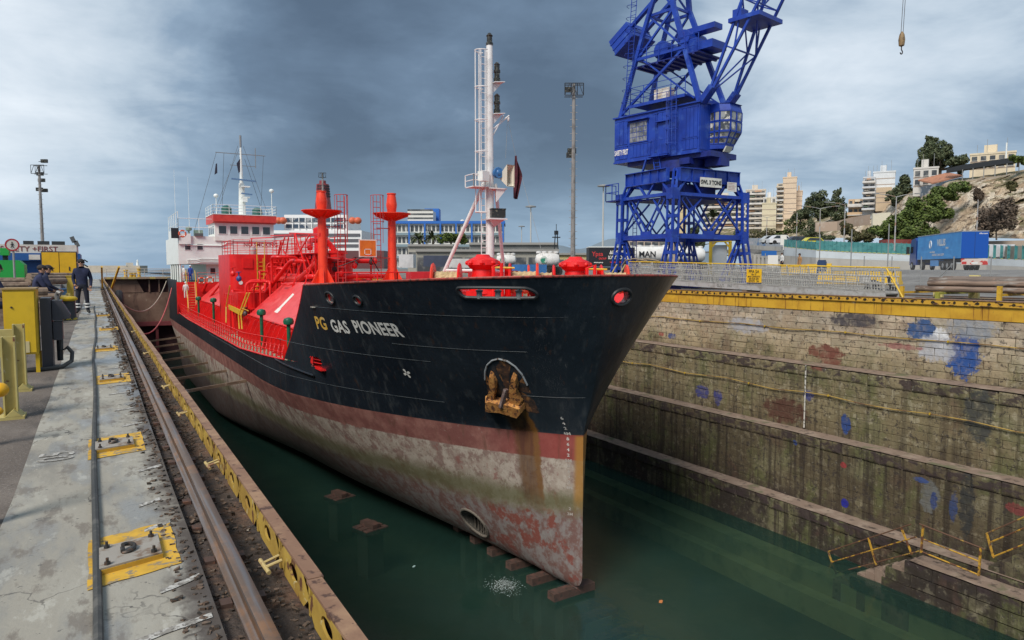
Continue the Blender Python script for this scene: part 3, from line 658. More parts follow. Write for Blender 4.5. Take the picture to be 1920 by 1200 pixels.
def f_low(u, v):
    u = u ** 2.0
    zt = zdeck(20.45 + u * (YE - 20.45)) ; z = KEEL + (zt - KEEL) * (1 - (1 - v) ** 1.25 if v < 1 else 1)
    return (ys(z) * (1 - u) + YE * u, z)
def f_fc(u, v):
    u = u ** 2.3; z0 = -2.85; y_ = 18.5 + u * 12.3; z = z0 + (zfc(y_) - z0) * v; return (ys(z) * (1 - u) + yb(z) * u, z)
def f_poop(u, v):
    z = -3.2 + 3.45 * v; ya = 83.6 + (z + 3.2) * .35; return (ya * (1 - u) + YE * u, z)
mb = MB()
for s in (-1, 1):
    shell(mb, f_low, 200, 64, s); shell(mb, f_fc, 120, 44, s); shell(mb, f_poop, 20, 8, s)
# gap between lower hull top (deck line) and forecastle foot, flat bottom
n = 120
for s in (-1, 1):
    for k in range(n):
        ya, yb_ = 20.45 + (YE - 20.45) * k / n, 20.45 + (YE - 20.45) * (k + 1) / n
        mb.add([(CX, ya, KEEL), (CX + s * hb(ya, KEEL), ya, KEEL), (CX + s * hb(yb_, KEEL), yb_, KEEL), (CX, yb_, KEEL)], [(0, 1, 2, 3)])
hull = part('hull', mb, hull_m, SH, ang=30)
# red lining inside the bulwarks
mb = MB()
for s in (-1, 1):
    shell(mb, lambda u, v: (lambda z: ((lambda w: ys(z) * (1 - w) + (yb(z) - .1) * w)(.03 + .97 * u ** 2.2), z))(-.15 + (zfc(18.5 + 12 * u) + .0 - .15 + .13) * v), 90, 8, s, .07)
part('bulwark_lining', mb, red_m, SH)
# rim rails along the top edges
def edge_pts(zf, y0, y1, n, s, d=0): return [(CX + s * (hb(y, zf(y)) + d), y, zf(y)) for y in [y0 + (y1 - y0) * (k / n) ** 1.4 for k in range(n + 1)]]
mb = MB()
rim = [(CX - max(hb(y, zfc(y)) - .03, 0), y, zfc(y)) for y in [18.5 + 12.3 * (k / 80) ** 2.6 for k in range(81)]]
mb.path(rim, .045, 6); mb.path([(2 * CX - x, y, z) for x, y, z in rim], .045, 6)
part('bulwark_rim', mb, mat('rim_red', (.33, .05, .035), [((.10, .03, .02), 7, .45, .65)], .6), SH)
mb = MB()
for s in (-1, 1):
    mb.path([(CX + s * (hb(y, zdeck(y)) + .01), y, zdeck(y)) for y in [35 + k for k in range(49)]], .05, 6)
    mb.path([(CX + s * (hb(yb(z), z) - .02), yb(z), z) for z in [-2.85 + 3.62 * k / 10 for k in range(11)]], .035, 6)
part('deck_edge_rim', mb, red_m, SH)
# rubbing bars, weld seams
mb = MB()
mb.path([(CX - hb(y, -3.05 - .02 * (36 - y)) - .05, y, -3.05 - .06 * (36 - y)) for y in [36.4 - .2 * k for k in range(24)]], .05, 8)
part('rubbing_bar', mb, hull_m, SH)
seam = mat('weld_seam', (.055, .065, .07), [((.02, .024, .028), 3, .5, .7), ((.2, .2, .19), 9, .64, .7)], .45)
for z0, ya, yb_, dz in ((-.12, 19.0, 29.8, 0), (-1.35, 20.5, 25.4, .0), (-3.04, 19.98, 21.6, 0), (-3.62, 24.5, 60, -.012), (-1.95, 24, 36, 0)):
    mb = MB(); N = 40; pts = []
    for k in range(N + 1):
        y = ya + (yb_ - ya) * k / N; z = z0 + dz * 0
        if y > ys(z): pts.append((CX - hb(y, z) - .004, y, z))
    mb.path(pts, .011, 4); part('weld_seam', mb, seam, SH)
# frames round the openings
def ring(fn, name, m, r=.055, n=40, dep=.02): 
    b = MB(); b.path([(CX - hb(*fn(k / n * math.tau)) - dep, *fn(k / n * math.tau)) for k in range(n)], r, 7, closed=True); return part(name, b, m, SH)
def slot_fn(t):
    c, s_ = math.cos(t), math.sin(t); r = .175; return (20.215 + (.69 if c > 0 else -.69) * min(1, abs(c) * 3) + c * r, .7025 + s_ * r)
ring(slot_fn, 'fairlead_frame', blk_m, .06, 64, .03)
for y in (19.75, 20.2, 20.65):
    b = MB(); x = CX - hb(y, .6) + .08; b.cyl((x, y, .5), (x, y, .75), .10, 10); b.lathe((x, y, .72), [(.10, 0), (.13, .03), (.13, .06), (.05, .09)], 10); part('fairlead_roller', b, mat('roller_grey', (.16, .17, .17), [(RUST, 9, .6, .7)], .5, .3), SH)
b = MB()
for y in (19.6, 20.0, 20.45): x = CX - hb(y, .85) + .12; b.rbox((x, y, .86), .12, .22, .05)
part('fairlead_cap', b, ylad, SH)
for (yc, zc, ry, rz_), nm in (((28.18, .31, .34, .24), 'mooring_port_ring'), ((26.04, .29, .23, .17), 'mooring_port_ring')):
    ring(lambda t: (yc + ry * math.cos(t), zc + rz_ * math.sin(t)), nm, blk_m, .045, 28, .02)
    b = MB(); N = 20; pin = []
    for k in range(N):
        t = k * math.tau / N; y, z = yc + ry * .95 * math.cos(t), zc + rz_ * .95 * math.sin(t); pin.append((CX - hb(y, z), y, z))
    b.add(pin + [(x + .42, y + .05, z - .03) for x, y, z in pin], [(k, (k + 1) % N, N + (k + 1) % N, N + k) for k in range(N)]); part('port_sleeve', b, mat('sleeve_grey', (.30, .27, .24), [(RUST, 7, .5, .66)], .6), SH)
def bow_y(x, z):
    lo, hi = ys(z), ys(z) + 2
    for _ in range(30):
        m_ = (lo + hi) / 2
        if hb(m_, z) < abs(x - CX): lo = m_
        else: hi = m_
    return lo
ch_ = []
for k in range(32): t_ = k * math.tau / 32; x_, z_ = 15.25 + .42 * math.cos(t_), .53 + .27 * math.sin(t_); ch_.append(Vector((x_, bow_y(x_, z_) - .02, z_)))
b = MB(); b.path(ch_, .065, 8, closed=True); part('bow_chock', b, blk_m, SH)
b = MB(); N = 32; b.add(ch_ + [Vector((v.x + .1, v.y + .5, v.z)) for v in ch_], [(k, (k + 1) % N, N + (k + 1) % N, N + k) for k in range(N)]); part('chock_sleeve', b, mat('chock_inside', (.28, .10, .08), [((.45, .4, .35), 6, .5, .6), ((.08, .04, .03), 5, .5, .6)], .7), SH)
b = MB(); y, z = 30.12, -.14; x = CX - hb(y, z); b.rbox((x - .03, y, z), .10, .42, .035); part('drain_lip', b, mat('lip_pale', (.45, .42, .36), [(RUST, 8, .5, .62)], .6), SH)
b = MB(); b.bx(CX - 6.6, CX - 5.4, 30.7, 32.0, -2.98, -2.90); b.bx(CX - 5.9, CX - 5.8, 30.5, 32.2, -2.9, -2.2); part('port_inside', b, red_m, SH)
b = MB()
for zq in (-2.72, -2.56): b.cyl((CX - hb(30.85, zq) + .1, 30.85, zq), (CX - hb(31.85, zq) + .1, 31.85, zq), .02, 6)
part('port_bar', b, red_m, SH)
# thruster tunnel with grid
b = MB(); N = 24; P0 = []
for k in range(N):
    t = k * math.tau / N; y, z = 25.5 + .66 * math.cos(t), -9.0 + .62 * math.sin(t); P0.append((CX - hb(y, z) - .004, y, z))
b.add(P0 + [(CX, y, z) for x, y, z in P0], [(k, (k + 1) % N, N + (k + 1) % N, N + k) for k in range(N)]); b.poly([(CX - .2, y, z) for x, y, z in P0])
tun = part('thruster_tunnel', b, mat('tunnel_fouled', (.06, .055, .045), [((.13, .12, .1), 9, .5, .7)], .9, bump=(12, .5, .02)), SH)
b = MB(); b.path([(x - .02, y, z) for x, y, z in P0], .05, 6, closed=True); part('tunnel_ring', b, mat('ring_fouled', (.15, .13, .105), [((.06, .05, .04), 12, .5, .66)], .9), tun)
for k in range(-4, 5):
    y = 25.5 + k * .12; h = .62 * math.sqrt(1 - (k * .12 / .66) ** 2); b = MB(); x = max(CX - hb(y, -9.0 + h * .9), CX - hb(y, -9.0 - h * .9)) + .16; b.bar((x, y, -9.0 - h), (x - .1, y, -9.0 + h), .02, .06); part('grid_bar', b, MATS['ring_fouled'], tun)
# --- decks
def deck(name, z, y0, y1, m, ins=.03, n=40):
    b = MB()
    for k in range(n):
        a, c = y0 + (y1 - y0) * k / n, y0 + (y1 - y0) * (k + 1) / n; ha, hc = max(.01, hb(a, z) - ins), max(.01, hb(c, z) - ins)
        b.poly([(CX - ha, a, z), (CX + ha, a, z), (CX + hc, c, z), (CX - hc, c, z)])
    return part(name, b, m, SH)
deck('forecastle_deck', -.05, 19.2, 32.2, red_m)
deck('main_deck', -3.42, 34, 84, mat('main_deck_paint', (.42, .05, .04), [((.30, .33, .22), (1, .3, 1), .5, .62, 4, .6), ((.2, .04, .03), 4, .5, .7)], .6))
deck('poop_deck', .02, 84.2, 107.5, mat('poop_green', (.10, .16, .12), [((.2, .12, .08), 3, .55, .7)], .7))
b = MB(); b.bx(CX - 6.5, CX + 6.5, 32.2, 32.35, -3.42, -.06); part('forecastle_bulkhead', b, red_m, SH)
b = MB(); b.bx(CX - 7.5, CX + 7.5, 83.9, 84.1, -3.42, .02); part('poop_bulkhead', b, red_m, SH)
b = MB(); b.bx(7.68, 9.2, 35.6, 56, -3.415, -3.40); part('deck_walkway', b, mat('walkway_green', (.30, .36, .24), [((.36, .16, .1), 3, .55, .7), ((.2, .25, .16), 7, .5, .7)], .7), SH)
# --- lettering
def on_hull(y0, z0, sy=1.0, sz=1.0, e=.008, rot=0):
    return lambda x, y: (lambda Y, Z: (CX - hb(Y, Z) - e, Y, Z))(y0 - x * sy + y * rot, z0 + y * sz)
lw = mat('letter_white', (.66, .65, .60), [((.30, .30, .29), 6, .58, .7, 7), ((.02, .025, .03), 14, .66, .70, 6)], .6, world=True)
ly = mat('letter_yellow', (.62, .36, .05), [((.60, .52, .34), 3, .5, .7), ((.02, .025, .03), 14, .66, .70, 6)], .6, world=True)
def hull_word(txt, ya, yb_, z0, hgt, m, bold=.02):
    b = text_mb(txt, hgt / .73, lambda x, y: (x, y, 0), bold, align='LEFT', spacing=1.05); xs = [v[0] for v in b.v]; x0, x1 = min(xs), max(xs); f = on_hull(ya, z0, (ya - yb_) / (x1 - x0), 1)
    bm = bmesh.new(); vs = [bm.verts.new(v) for v in b.v]
    for q in b.f: bm.faces.new([vs[i] for i in q])
    bmesh.ops.subdivide_edges(bm, edges=[e for e in bm.edges if e.calc_length() > .2], cuts=3, use_grid_fill=True); bmesh.ops.triangulate(bm, faces=bm.faces); bm.verts.index_update()
    b2 = MB(); b2.add([f(v.co.x - x0, v.co.y) for v in bm.verts], [tuple(v.index for v in q.verts) for q in bm.faces]); bm.free()
    return part('name_lettering', b2, m, SH, ang=180)
hull_word('PG', 30.32, 29.38, -1.06, .54, ly); hull_word('GAS', 28.98, 27.66, -1.10, .52, lw); hull_word('PIONEER', 27.22, 24.5, -1.02, .50, lw)
mk = []
for i, (tx, z) in enumerate([('6', -3.9), ('4', -4.1), ('2', -4.3), ('6M', -4.5), ('8', -4.7), ('6', -4.9), ('4', -5.1), ('2', -5.3), ('5M', -5.5), ('8', -5.7), ('6', -5.9), ('4', -6.1), ('2', -6.3), ('4M', -6.5), ('2', -7.3), ('3M', -7.5)]):
    y = 20.72 + .06 * min(1, (-3.9 - z) / .5); f = on_hull(y, z, 1.0, 1, .006); bb = text_mb(tx, .15, f, .004, align='CENTER')
    part('draught_mark', bb, mat('mark_white', (.52, .50, .46), [((.2, .12, .1), 20, .55, .62)], .6) if z > -5.4 else mat('mark_faded', (.36, .32, .28), [((.3, .26, .22), 20, .5, .6)], .7), SH, ang=180)
b = MB()
for k in range(4):
    t = k * math.pi / 2 + .35; f = on_hull(25.52, -2.55, 1, 1, .008)
    pts = [(.03, -.028), (.15, -.055), (.185, -.02), (.185, .02), (.15, .055), (.03, .028)]
    b.add([f(x * math.cos(t) - y * math.sin(t), x * math.sin(t) + y * math.cos(t)) for x, y in pts], [tuple(range(6))[::-1]])
part('thruster_mark', b, lw, SH)
b = MB(); f = on_hull(24.0, -1.0, 1, 1, .008); b.path([f(-.16 + .14 * math.cos(t), -.1 + .5 * math.sin(t)) for t in [R(180 - 10 * k) for k in range(8)]], .006, 4); part('scratch_mark', b, seam, SH)
# --- anchor in its pocket
an_m = mat('anchor_rust', (.42, .175, .045), [((.56, .28, .075), 5, .42, .68, 6), ((.10, .04, .02), 7, .5, .62, 7), ((.03, .03, .03), 3, .66, .74)], .8, bump=(14, .6, .03))
tA = Vector((.64, -.77, 0)).normalized()
def hp(y, z, e=0): return Vector((CX - hb(y, z) - e, y, z))
OA = hp(21.9, -3.0); upA = (hp(21.5, -2.0) - hp(22.3, -4.0)).normalized(); upA = (upA - tA * upA.dot(tA)).normalized(); nA = upA.cross(tA).normalized()
if nA.x > 0: nA = -nA
def A(a, b_, c=0): return OA + tA * a + upA * b_ + nA * c
def onh(px, py, e=0):
    """pixel -> point on the port shell"""
    d = ray(px, py); s = 8.
    while s < 90:
        p = EYE + d * s
        if p.y > ys(p.z) and CX - hb(p.y, p.z) <= p.x: break
        s += .02
    return Vector((p.x - e, p.y, p.z))
AN = thing('anchor', 'rust-orange ship anchor with two flukes drawn up in its pocket on the bow', 'anchor', onh(945, 760))
def q3(px, py, e): 
    p = onh(px, py); return p + nA * e
def slab(name, pix, e0, e1):
    b = MB(); P = [q3(*p, e0) for p in pix]; Q = [q3(*p, e1) for p in pix]; c0 = sum(Q, Vector()) / len(Q); Q = [c0 + (q - c0) * .86 for q in Q]; n = len(P)
    b.add(P + Q, [tuple(range(n)), tuple(range(n, 2 * n))[::-1]] + [(k, n + k, n + (k + 1) % n, (k + 1) % n) for k in range(n)]); return part(name, b, an_m, AN)
slab('fluke', [(921, 694), (926, 698), (933, 712), (933, 724), (929, 748), (920, 752), (914, 742), (922, 722), (919, 702)], .02, .26)
slab('fluke', [(964, 697), (970, 703), (973, 718), (971, 730), (982, 748), (975, 762), (958, 752), (957, 735), (958, 715), (961, 701)], .02, .26)
slab('crown', [(911, 741), (920, 738), (930, 742), (943, 744), (960, 746), (975, 752), (984, 754), (986, 764), (978, 774), (960, 768), (940, 762), (911, 760)], .05, .40)
b = MB(); b.bar(q3(946, 750, .42), q3(952, 724, .18), .16, .12); part('shank', b, mat('shank_dark', (.12, .08, .07), [((.25, .2, .19), 8, .5, .7)], .7), AN)
# pocket: flat plate, recess shade and rust put into its colour, and bright rim
b = MB(); rimp = [(911, 712), (911, 696), (915, 684), (924, 676), (936, 673), (952, 677), (967, 687), (980, 702), (990, 722), (1000, 745)]
P = [onh(*p, .012) for p in rimp + [(1012, 775), (990, 772), (960, 760), (918, 745)]]
c0 = sum(P, Vector()) / len(P); c1 = onh(952, 722, .012); b.add(P + [c1], [(k, (k + 1) % len(P), len(P)) for k in range(len(P))])
part('anchor_pocket', b, mat('pocket_shade_rust', (.07, .034, .020), [((.015, .012, .011), 2.2, .44, .58), ((.25, .11, .035), 4, .50, .62, 6)], .85, bump=(10, .5, .02), world=True), SH)
b = MB(); b.path([onh(*p, .03) for p in rimp[:9]], .035, 7); part('pocket_rim', b, mat('rim_pale', (.28, .30, .31), [((.08, .05, .03), 6, .5, .66)], .45), SH)
# ------------------------------------------------------------------ ship: cargo deck
def rails(mb, pts, h, n=3, r=.022, sp=1.5, lean=(0, 0)):
    """posts and rails along a line of deck points"""
    P = [Vector(p) for p in pts]
    for k in range(1, n + 1): mb.path([p + Vector((0, 0, h * k / n)) for p in P], r, 5)
    for a, b in zip(P, P[1:]):
        m = max(1, int((b - a).length / sp))
        for i in range(m + 1): q = a + (b - a) * (i / m); mb.cyl(q, q + Vector((lean[0], lean[1], h)), r * 1.15, 5)
    return mb
def ladder(mb, a, b, w, side, r=.02, step=.3):
    a, b, s = Vector(a), Vector(b), Vector(side) * w / 2
    mb.cyl(a - s, b - s, r, 5); mb.cyl(a + s, b + s, r, 5); n = int((b - a).length / step)
    for k in range(1, n): p = a + (b - a) * (k / n); mb.cyl(p - s, p + s, r * .8, 5)
    return mb
MD = -3.4
b = MB()
line = [(7.66, y, zdeck(y)) for y in [35.2, 38, 42, 46, 54, 62, 70, 78, 83]]
for h in (.32, .62, .95): b.path([(x, y, z + h) for x, y, z in line], .028, 5)
for k in range(48):
    y = 35.6 + k; z = zdeck(y); b.bar((7.66, y, z), (7.66, y, z + .95), .06, .03); b.bar((7.70, y + .1, z), (7.95, y + .55, z - .3 + .9), .05, .03)
part('deck_railing', b, red_m, SH)
b = MB(); rails(b, [(22.5, 35.2, -2.9), (22.5, 50, -3.4), (22.5, 83, -3.4)], .95); part('deck_railing', b, red_m, SH)
# two cargo tank trunks: vertical ribbed side, sloping shoulder, flat top
def trunk(y0, y1):
    b = MB(); P = [(9.35, MD), (9.35, -1.85), (12.0, .55), (18.2, .55), (20.85, -1.85), (20.85, MD)]
    b.prism([(x, y0, z) for x, z in P], (0, y1 - y0, 0)); t = part('tank_trunk', b, redp, SH)
    y = y0 + .25
    while y < y1:
        for s, xx in ((-1, 9.35), (1, 20.85)):
            r = MB(); r.prism([(xx + s * 1.0 * .0, y, MD), (xx + s * .75, y, MD), (xx + s * .72, y, MD + .45), (xx + s * .28, y, -1.95), (xx, y, -1.82)], (0, .05, 0)); part('rib', r, red_m, t)
        y += 1.28
    r = MB(); r.path([(9.3, y0, -1.82), (9.3, y1, -1.82)], .05, 6); part('knuckle_bar', r, red_m, t)
    return t
T1 = trunk(36.6, 53.5); T2 = trunk(66.5, 82)
# white arrow on the shoulder of the forward tank
def sl(px, py, e=.006):     # point on the shoulder plane
    d = ray(px, py); n = Vector((-2.4, 0, 2.65)).normalized(); p0 = Vector((9.35, 40, -1.85)); s = (p0 - EYE).dot(n) / d.dot(n); return EYE + d * s + n * e
wpm = mat('deck_mark_white', (.75, .73, .66), [((.6, .3, .25), 8, .6, .7)], .6)
b = MB(); b.poly([sl(549, 550), sl(552, 552), sl(525, 580), sl(522, 578)]); b.poly([sl(522, 577, .007), sl(527, 580, .007), sl(520, 587, .007), sl(514, 585, .007)]); part('painted_arrow', b, wpm, T1)
# compressor house
b = MB(); Lc = []
pr = [(9.2 + .55, 60.0), (17.2, 60.0), (17.2, 66.2), (9.2, 66.2)]
arc = [(9.75 - .55 * math.sin(R(t)), 60.55 - .55 * math.cos(R(t))) for t in (90, 70, 50, 30, 10, 0)]
b.prism([(x, y, MD) for x, y in arc + pr[1:]], (0, 0, 2.62 - MD)); ch = part('compressor_house', b, red_m, SH)
b = MB(); b.bx(10.15, 10.9, 59.93, 60.0, 1.5, 2.3); part('hatch', b, red_m, ch)
b = MB(); ladder(b, (11.5, 59.9, -.9), (11.5, 59.9, 2.3), .42, (1, 0, 0), .03); part('ladder', b, ylad, ch)
b = MB()
for x in (11.22, 11.8): b.path([(x, 59.85, -.3), (x, 59.8, 3.6)], .035, 6)
part('ladder_rail', b, ylad, ch)
b = MB(); b.path([(11.2, 59.8, .1), (10.9, 59.7, -.0), (10.5, 59.6, -.9), (10.5, 59.6, -1.9)], .03, 6); b.path([(11.35, 59.75, .0), (11.05, 59.6, -.1), (10.65, 59.5, -1.0), (10.65, 59.5, -1.9)], .03, 6); part('stair_rail', b, ylad, ch)
b = MB(); b.lathe((9.95, 59.98, .35), [(.001, 0), (.16, .01)], 12, (0, -1, 0), cap=False); part('round_badge', b, whi, ch)
b = MB(); rails(b, [(9.5, 60.2, 2.62), (17, 60.2, 2.62)], 1.15, 4, .022, 1.2); rails(b, [(9.5, 60.2, 2.62), (9.5, 66, 2.62), (17, 66, 2.62)], 1.15, 4, .022, 1.2); part('roof_railing', b, red_m, ch)
b = MB(); b.lathe((11.2, 61.5, 2.62), [(.3, 0), (.3, .45), (.2, .62), (.05, .7)], 10); part('roof_vent', b, mat('vent_grey', (.36, .34, .33), [], .6), ch)
b = MB()
tx = text_mb('NO SMOKING', .42, flat((11.6, 60.12, 3.25), (1, 0, 0), (0, 0, 1)), .01); part('warning_lettering', tx, mat('sign_dark_red', (.32, .03, .03), [], .6), ch)
# pipework amidships and over the tanks
b = MB(); rp = random.Random(3)
def P3(px, py, X): return at(px, py, X=X)
def run(mb, pts, r, n=10):
    Q = [Vector(p) for p in pts]; out = [Q[0]]
    for a, c, d in zip(Q, Q[1:], Q[2:]):       # rounded bends
        e = min(.45, (c - a).length / 2, (d - c).length / 2); p0 = c + (a - c).normalized() * e; p1 = c + (d - c).normalized() * e
        out += [p0.lerp(c, t).lerp(c.lerp(p1, t), t) for t in (0, .25, .5, .75, 1)]
    mb.path(out + [Q[-1]], r, n); return mb
b = MB(); run(b, [P3(474, 580, 10.3), P3(545, 489, 12.0), (12.3, 50, 2.0), (14.5, 49.5, 2.0), (17, 49.5, 2.0)], .15); part('cargo_pipe', b, red_m, SH)
b = MB(); run(b, [P3(487, 549, 10.9), P3(512, 524, 12.0), P3(563, 524, 12.2), (12.75, 47.2, 1.9)], .24); part('cargo_pipe', b, mat('pipe_bright_red', (.62, .035, .022), [((.5, .02, .02), 2, .4, .7)], .4), SH)
b = MB(); run(b, [(12.4, 58, .95), (12.4, 47.6, .95), (17.6, 47.4, .95), (17.6, 58, .95)], .17); part('cargo_pipe', b, red_m, SH)
b = MB(); run(b, [P3(388, 530, 10.3), P3(358, 600, 9.0), (8.9, 70, -3.2)], .14); run(b, [P3(420, 525, 10.6), P3(367, 590, 9.1)], .1); part('cargo_pipe', b, red_m, SH)
for k in range(24):
    b = MB(); x = rp.uniform(9.2, 17.5); y = rp.uniform(54.2, 59.2) if x < 12 or rp.random() < .6 else rp.uniform(47.5, 56); z0 = MD if y > 53.6 else .55; zt = rp.uniform(.2, 2.6)
    if x < 11: zt = rp.uniform(-2, .6)
    d = rp.choice((-1, 1)) * rp.uniform(.6, 2.2); w = rp.uniform(-1.4, 1.4)
    run(b, [(x, y, z0), (x, y, zt), (x + d, y, zt), (x + d, y + w, zt), (x + d, y + w, z0)], rp.choice((.05, .07, .1))); part('deck_pipe', b, red_m, SH)
vm = mat('valve_dark', (.05, .045, .045), [((.3, .03, .03), 6, .5, .6)], .5); vblue = paint('valve_blue', (.03, .07, .25), .5)
for k in range(34):
    b = MB(); x, y, z = rp.uniform(8.9, 17.0), rp.uniform(53.8, 59.4), rp.uniform(-2.2, 1.6)
    if k % 3 == 0: x, y, z = rp.uniform(12.2, 17.5), rp.uniform(46.5, 53), rp.uniform(.9, 2.2)
    b.ball((x, y, z), .2, .2, .22, 8, 5); b.cyl((x, y, z), (x, y, z + .45), .05, 6); b.lathe((x, y, z + .45), [(.05, 0), (.2, .01), (.2, .05), (.05, .06)], 10)
    part('valve', b, (vm, red_m, red_m, vblue)[k % 4], SH)
for x0, y0, x1, y1, z in ((12.4, 46.5, 12.4, 59.5, 2.55), (14.4, 46.5, 14.4, 59.5, 2.55)):
    b = MB(); rails(b, [(x0, y0, z), (x1, y1, z)], 1.1, 3, .025, 1.3); part('catwalk_railing', b, red_m, SH)
b = MB(); b.bx(12.3, 14.5, 46.5, 59.8, 2.47, 2.53); part('catwalk', b, red_m, SH)
b = MB()
for y in (47, 50, 53, 56, 59):
    b.bar((12.5, y, .5), (12.5, y, 2.5), .1); b.bar((14.3, y, .5), (14.3, y, 2.5), .1); b.bar((12.5, y, .6), (12.5, y + 2.6, 2.5), .07); b.bar((12.5, y + 2.7, .6), (12.5, y + .2, 2.5), .07); b.bar((11.2, y, -1), (12.5, y, 2.4), .07)
part('catwalk_support', b, red_m, SH, kind='stuff')
b = MB()
for a, c in (((470, 447), (600, 441)), ((508, 442), (600, 438)), ((543, 437), (600, 439))): b.bar(at(*a, X=12.2), at(*c, X=12.6), .09)
for a, c in (((472, 447), (470, 478)), ((534, 445), (522, 478)), ((541, 445), (536, 476)), ((552, 438), (553, 478)), ((553, 438), (576, 512)), ((580, 440), (560, 475)), ((531, 470), (546, 488)), ((517, 495), (527, 452))): b.bar(at(*a, X=12.2), at(*c, X=12.2), .08)
part('pipe_frame', b, red_m, SH)
b = MB(); b.lathe((15.3, 51.5, .5), [(1.1, 0), (1.1, 1.5), (.55, 1.8), (.55, 2.3)], 18); b.lathe((14.4, 52.5, .5), [(.5, 0), (.5, 3.4), (.56, 3.4), (.56, 3.9), (.3, 4.05)], 14); part('tank_dome', b, red_m, SH)
b = MB(); run(b, [(12.8, 49.5, 2.9), (13.2, 51, 3.5), (14.6, 51.6, 3.5), (15.2, 51.4, 2.6)], .2); part('dome_pipe', b, red_m, SH)
# manifold platform with drip tray, stairs and mushroom vents on the port side
b = MB(); b.bx(8.5, 11.2, 54.4, 59, -1.55, -1.45); [b.bar((x, y, MD), (x, y, -1.5), .1) for x in (8.6, 9.4) for y in (54.5, 56.5, 58.8)]
rails(b, [(8.55, 54.5, -1.45), (8.55, 58.9, -1.45)], 1.0, 3, .025, 1.1); part('manifold_platform', b, red_m, SH)
b = MB(); b.prism([at(428, 571, X=8.45), at(454, 583, X=8.45), at(452, 592, X=8.45), at(429, 580, X=8.45)], (.06, 0, 0)); part('drip_tray', b, mat('tray_yellow', (.70, .42, .02), [((.5, .3, .03), 4, .5, .7)], .5), SH)
b = MB()
for dx in (0, 5): b.path([at(463 + dx, 549, X=8.3), at(447 + dx, 592, X=7.9), at(449 + dx, 617, X=7.9)], .045, 6)
b.cyl(at(452, 577, X=8.2), at(466, 583, X=8.2), .03, 6)
for a, c in (((431, 536), (424, 575)), ((424, 575), (424, 605))): b.cyl(at(*a, X=8.3), at(*c, X=8.2), .04, 6)
part('platform_stair', b, ylad, SH)
b = MB(); b.bx(8.9, 11, 55, 58.4, -1.45, -.3); part('manifold_block', b, red_m, SH)
for (px, py, pyb, X) in ((400, 563, 597, 8.6), (490, 586, 622, 8.5), (541, 603, 640, 8.5), (372, 560, 580, 8.6)):
    p = at(px, py, X=X); z1 = p.z; b = MB(); b.lathe((p.x, p.y, MD), [(.10, 0), (.10, z1 - MD - .18), (.14, z1 - MD - .18), (.25, z1 - MD - .13), (.275, z1 - MD + .02), (.22, z1 - MD + .16), (.05, z1 - MD + .22)], 14); part('mushroom_vent', b, grn, SH)
# inclined ladder up to the poop, life rings
b = MB(); a, c = at(362, 592, Y=81.0), at(358, 530, Y=83.6); ladder(b, a, c, .75, (1, 0, 0), .05, .33); part('poop_ladder', b, mat('ladder_orange', (.62, .16, .05), [], .5), SH)
b = MB()
for s in (-.45, .45): b.path([a + Vector((s, -.1, .3)), c + Vector((s, -.1, .6)), c + Vector((s, .3, 1.3))], .035, 6)
part('ladder_handrail', b, ylad, SH)
b = MB(); rails(b, [(8.0, 84.1, .02), (8.6, 84.1, .02)], 1.0); rails(b, [(9.5, 84.1, .02), (15, 84.1, .02)], 1.0, 3, .025, 1.4); part('poop_railing', b, mat('rail_pale_red', (.55, .13, .10), [], .5), SH)
def lifering(x, y, z, ax=(0, -1, 0)):
    t = thing('life_ring', 'x', 'life ring', (x, y, z), 'life rings on the tanker')
    u = Vector((1, 0, 0)) if abs(ax[1]) else Vector((0, 1, 0)); b = MB(); b.path([Vector((x, y, z)) + (u * math.cos(q) + Vector((0, 0, 1)) * math.sin(q)) * .33 for q in [k * math.tau / 20 for k in range(20)]], .085, 8, closed=True); part('ring', b, mat('ring_orange', (.62, .09, .03), [], .5), t)
    b = MB()
    for k in range(4):
        q0 = k * math.pi / 2 + .6; b.path([Vector((x, y, z)) + (u * math.cos(q) + Vector((0, 0, 1)) * math.sin(q)) * .33 for q in (q0, q0 + .15, q0 + .3)], .092, 8)
    part('band', b, mat('ring_white', (.75, .73, .7), [], .6), t); return t
for (px, py), lab in (((378, 526), 'orange life ring hung at the poop rail beside the crewmen'), ((394, 525), 'second orange life ring at the poop rail, beside the red compressor house')):
    p = at(px, py, Y=83.95); lifering(p.x, p.y, p.z)['label'] = lab
p = at(342, 438, Y=83.5); lifering(p.x, p.y, p.z)['label'] = 'life ring on the white bridge wing above the two small windows'
# --- white accommodation block
HY = 84.6
b = MB(); b.bx(7.75, 22.4, HY, 100, 1.95, 5.0); house = part('accommodation', b, whi, SH)
b = MB(); b.bx(10.6, 20, HY + .9, 100, .02, 1.95); part('lower_house', b, whi, house)
b = MB()
for k in range(5): b.cyl((7.9, HY + .3 + k * 2.6, .02), (7.9, HY + .3 + k * 2.6, 1.95), .11, 8)
part('gallery_post', b, whi, house)
for px, py, w, h in ((352, 463, .55, .6), (375, 463, .55, .6), (399, 508, .5, .6)):
    p = at(px, py, Y=HY if py < 500 else HY + .9); yy = p.y; b = MB(); b.bx(p.x - w / 2 - .07, p.x + w / 2 + .07, yy - .04, yy - .003, p.z - h / 2 - .07, p.z + h / 2 + .07); f = part('window', b, whi, house)
    b = MB(); b.bx(p.x - w / 2, p.x + w / 2, yy - .055, yy - .043, p.z - h / 2, p.z + h / 2); part('pane', b, glass_m, f)
b = MB()
for z, r in ((2.05, .05), (2.25, .04), (2.42, .04)): run(b, [(8.6, HY - .06, z), (9.6, HY - .06, z), (9.9, HY - .06, z + .12), (13.5, HY - .06, z + .12)], r)
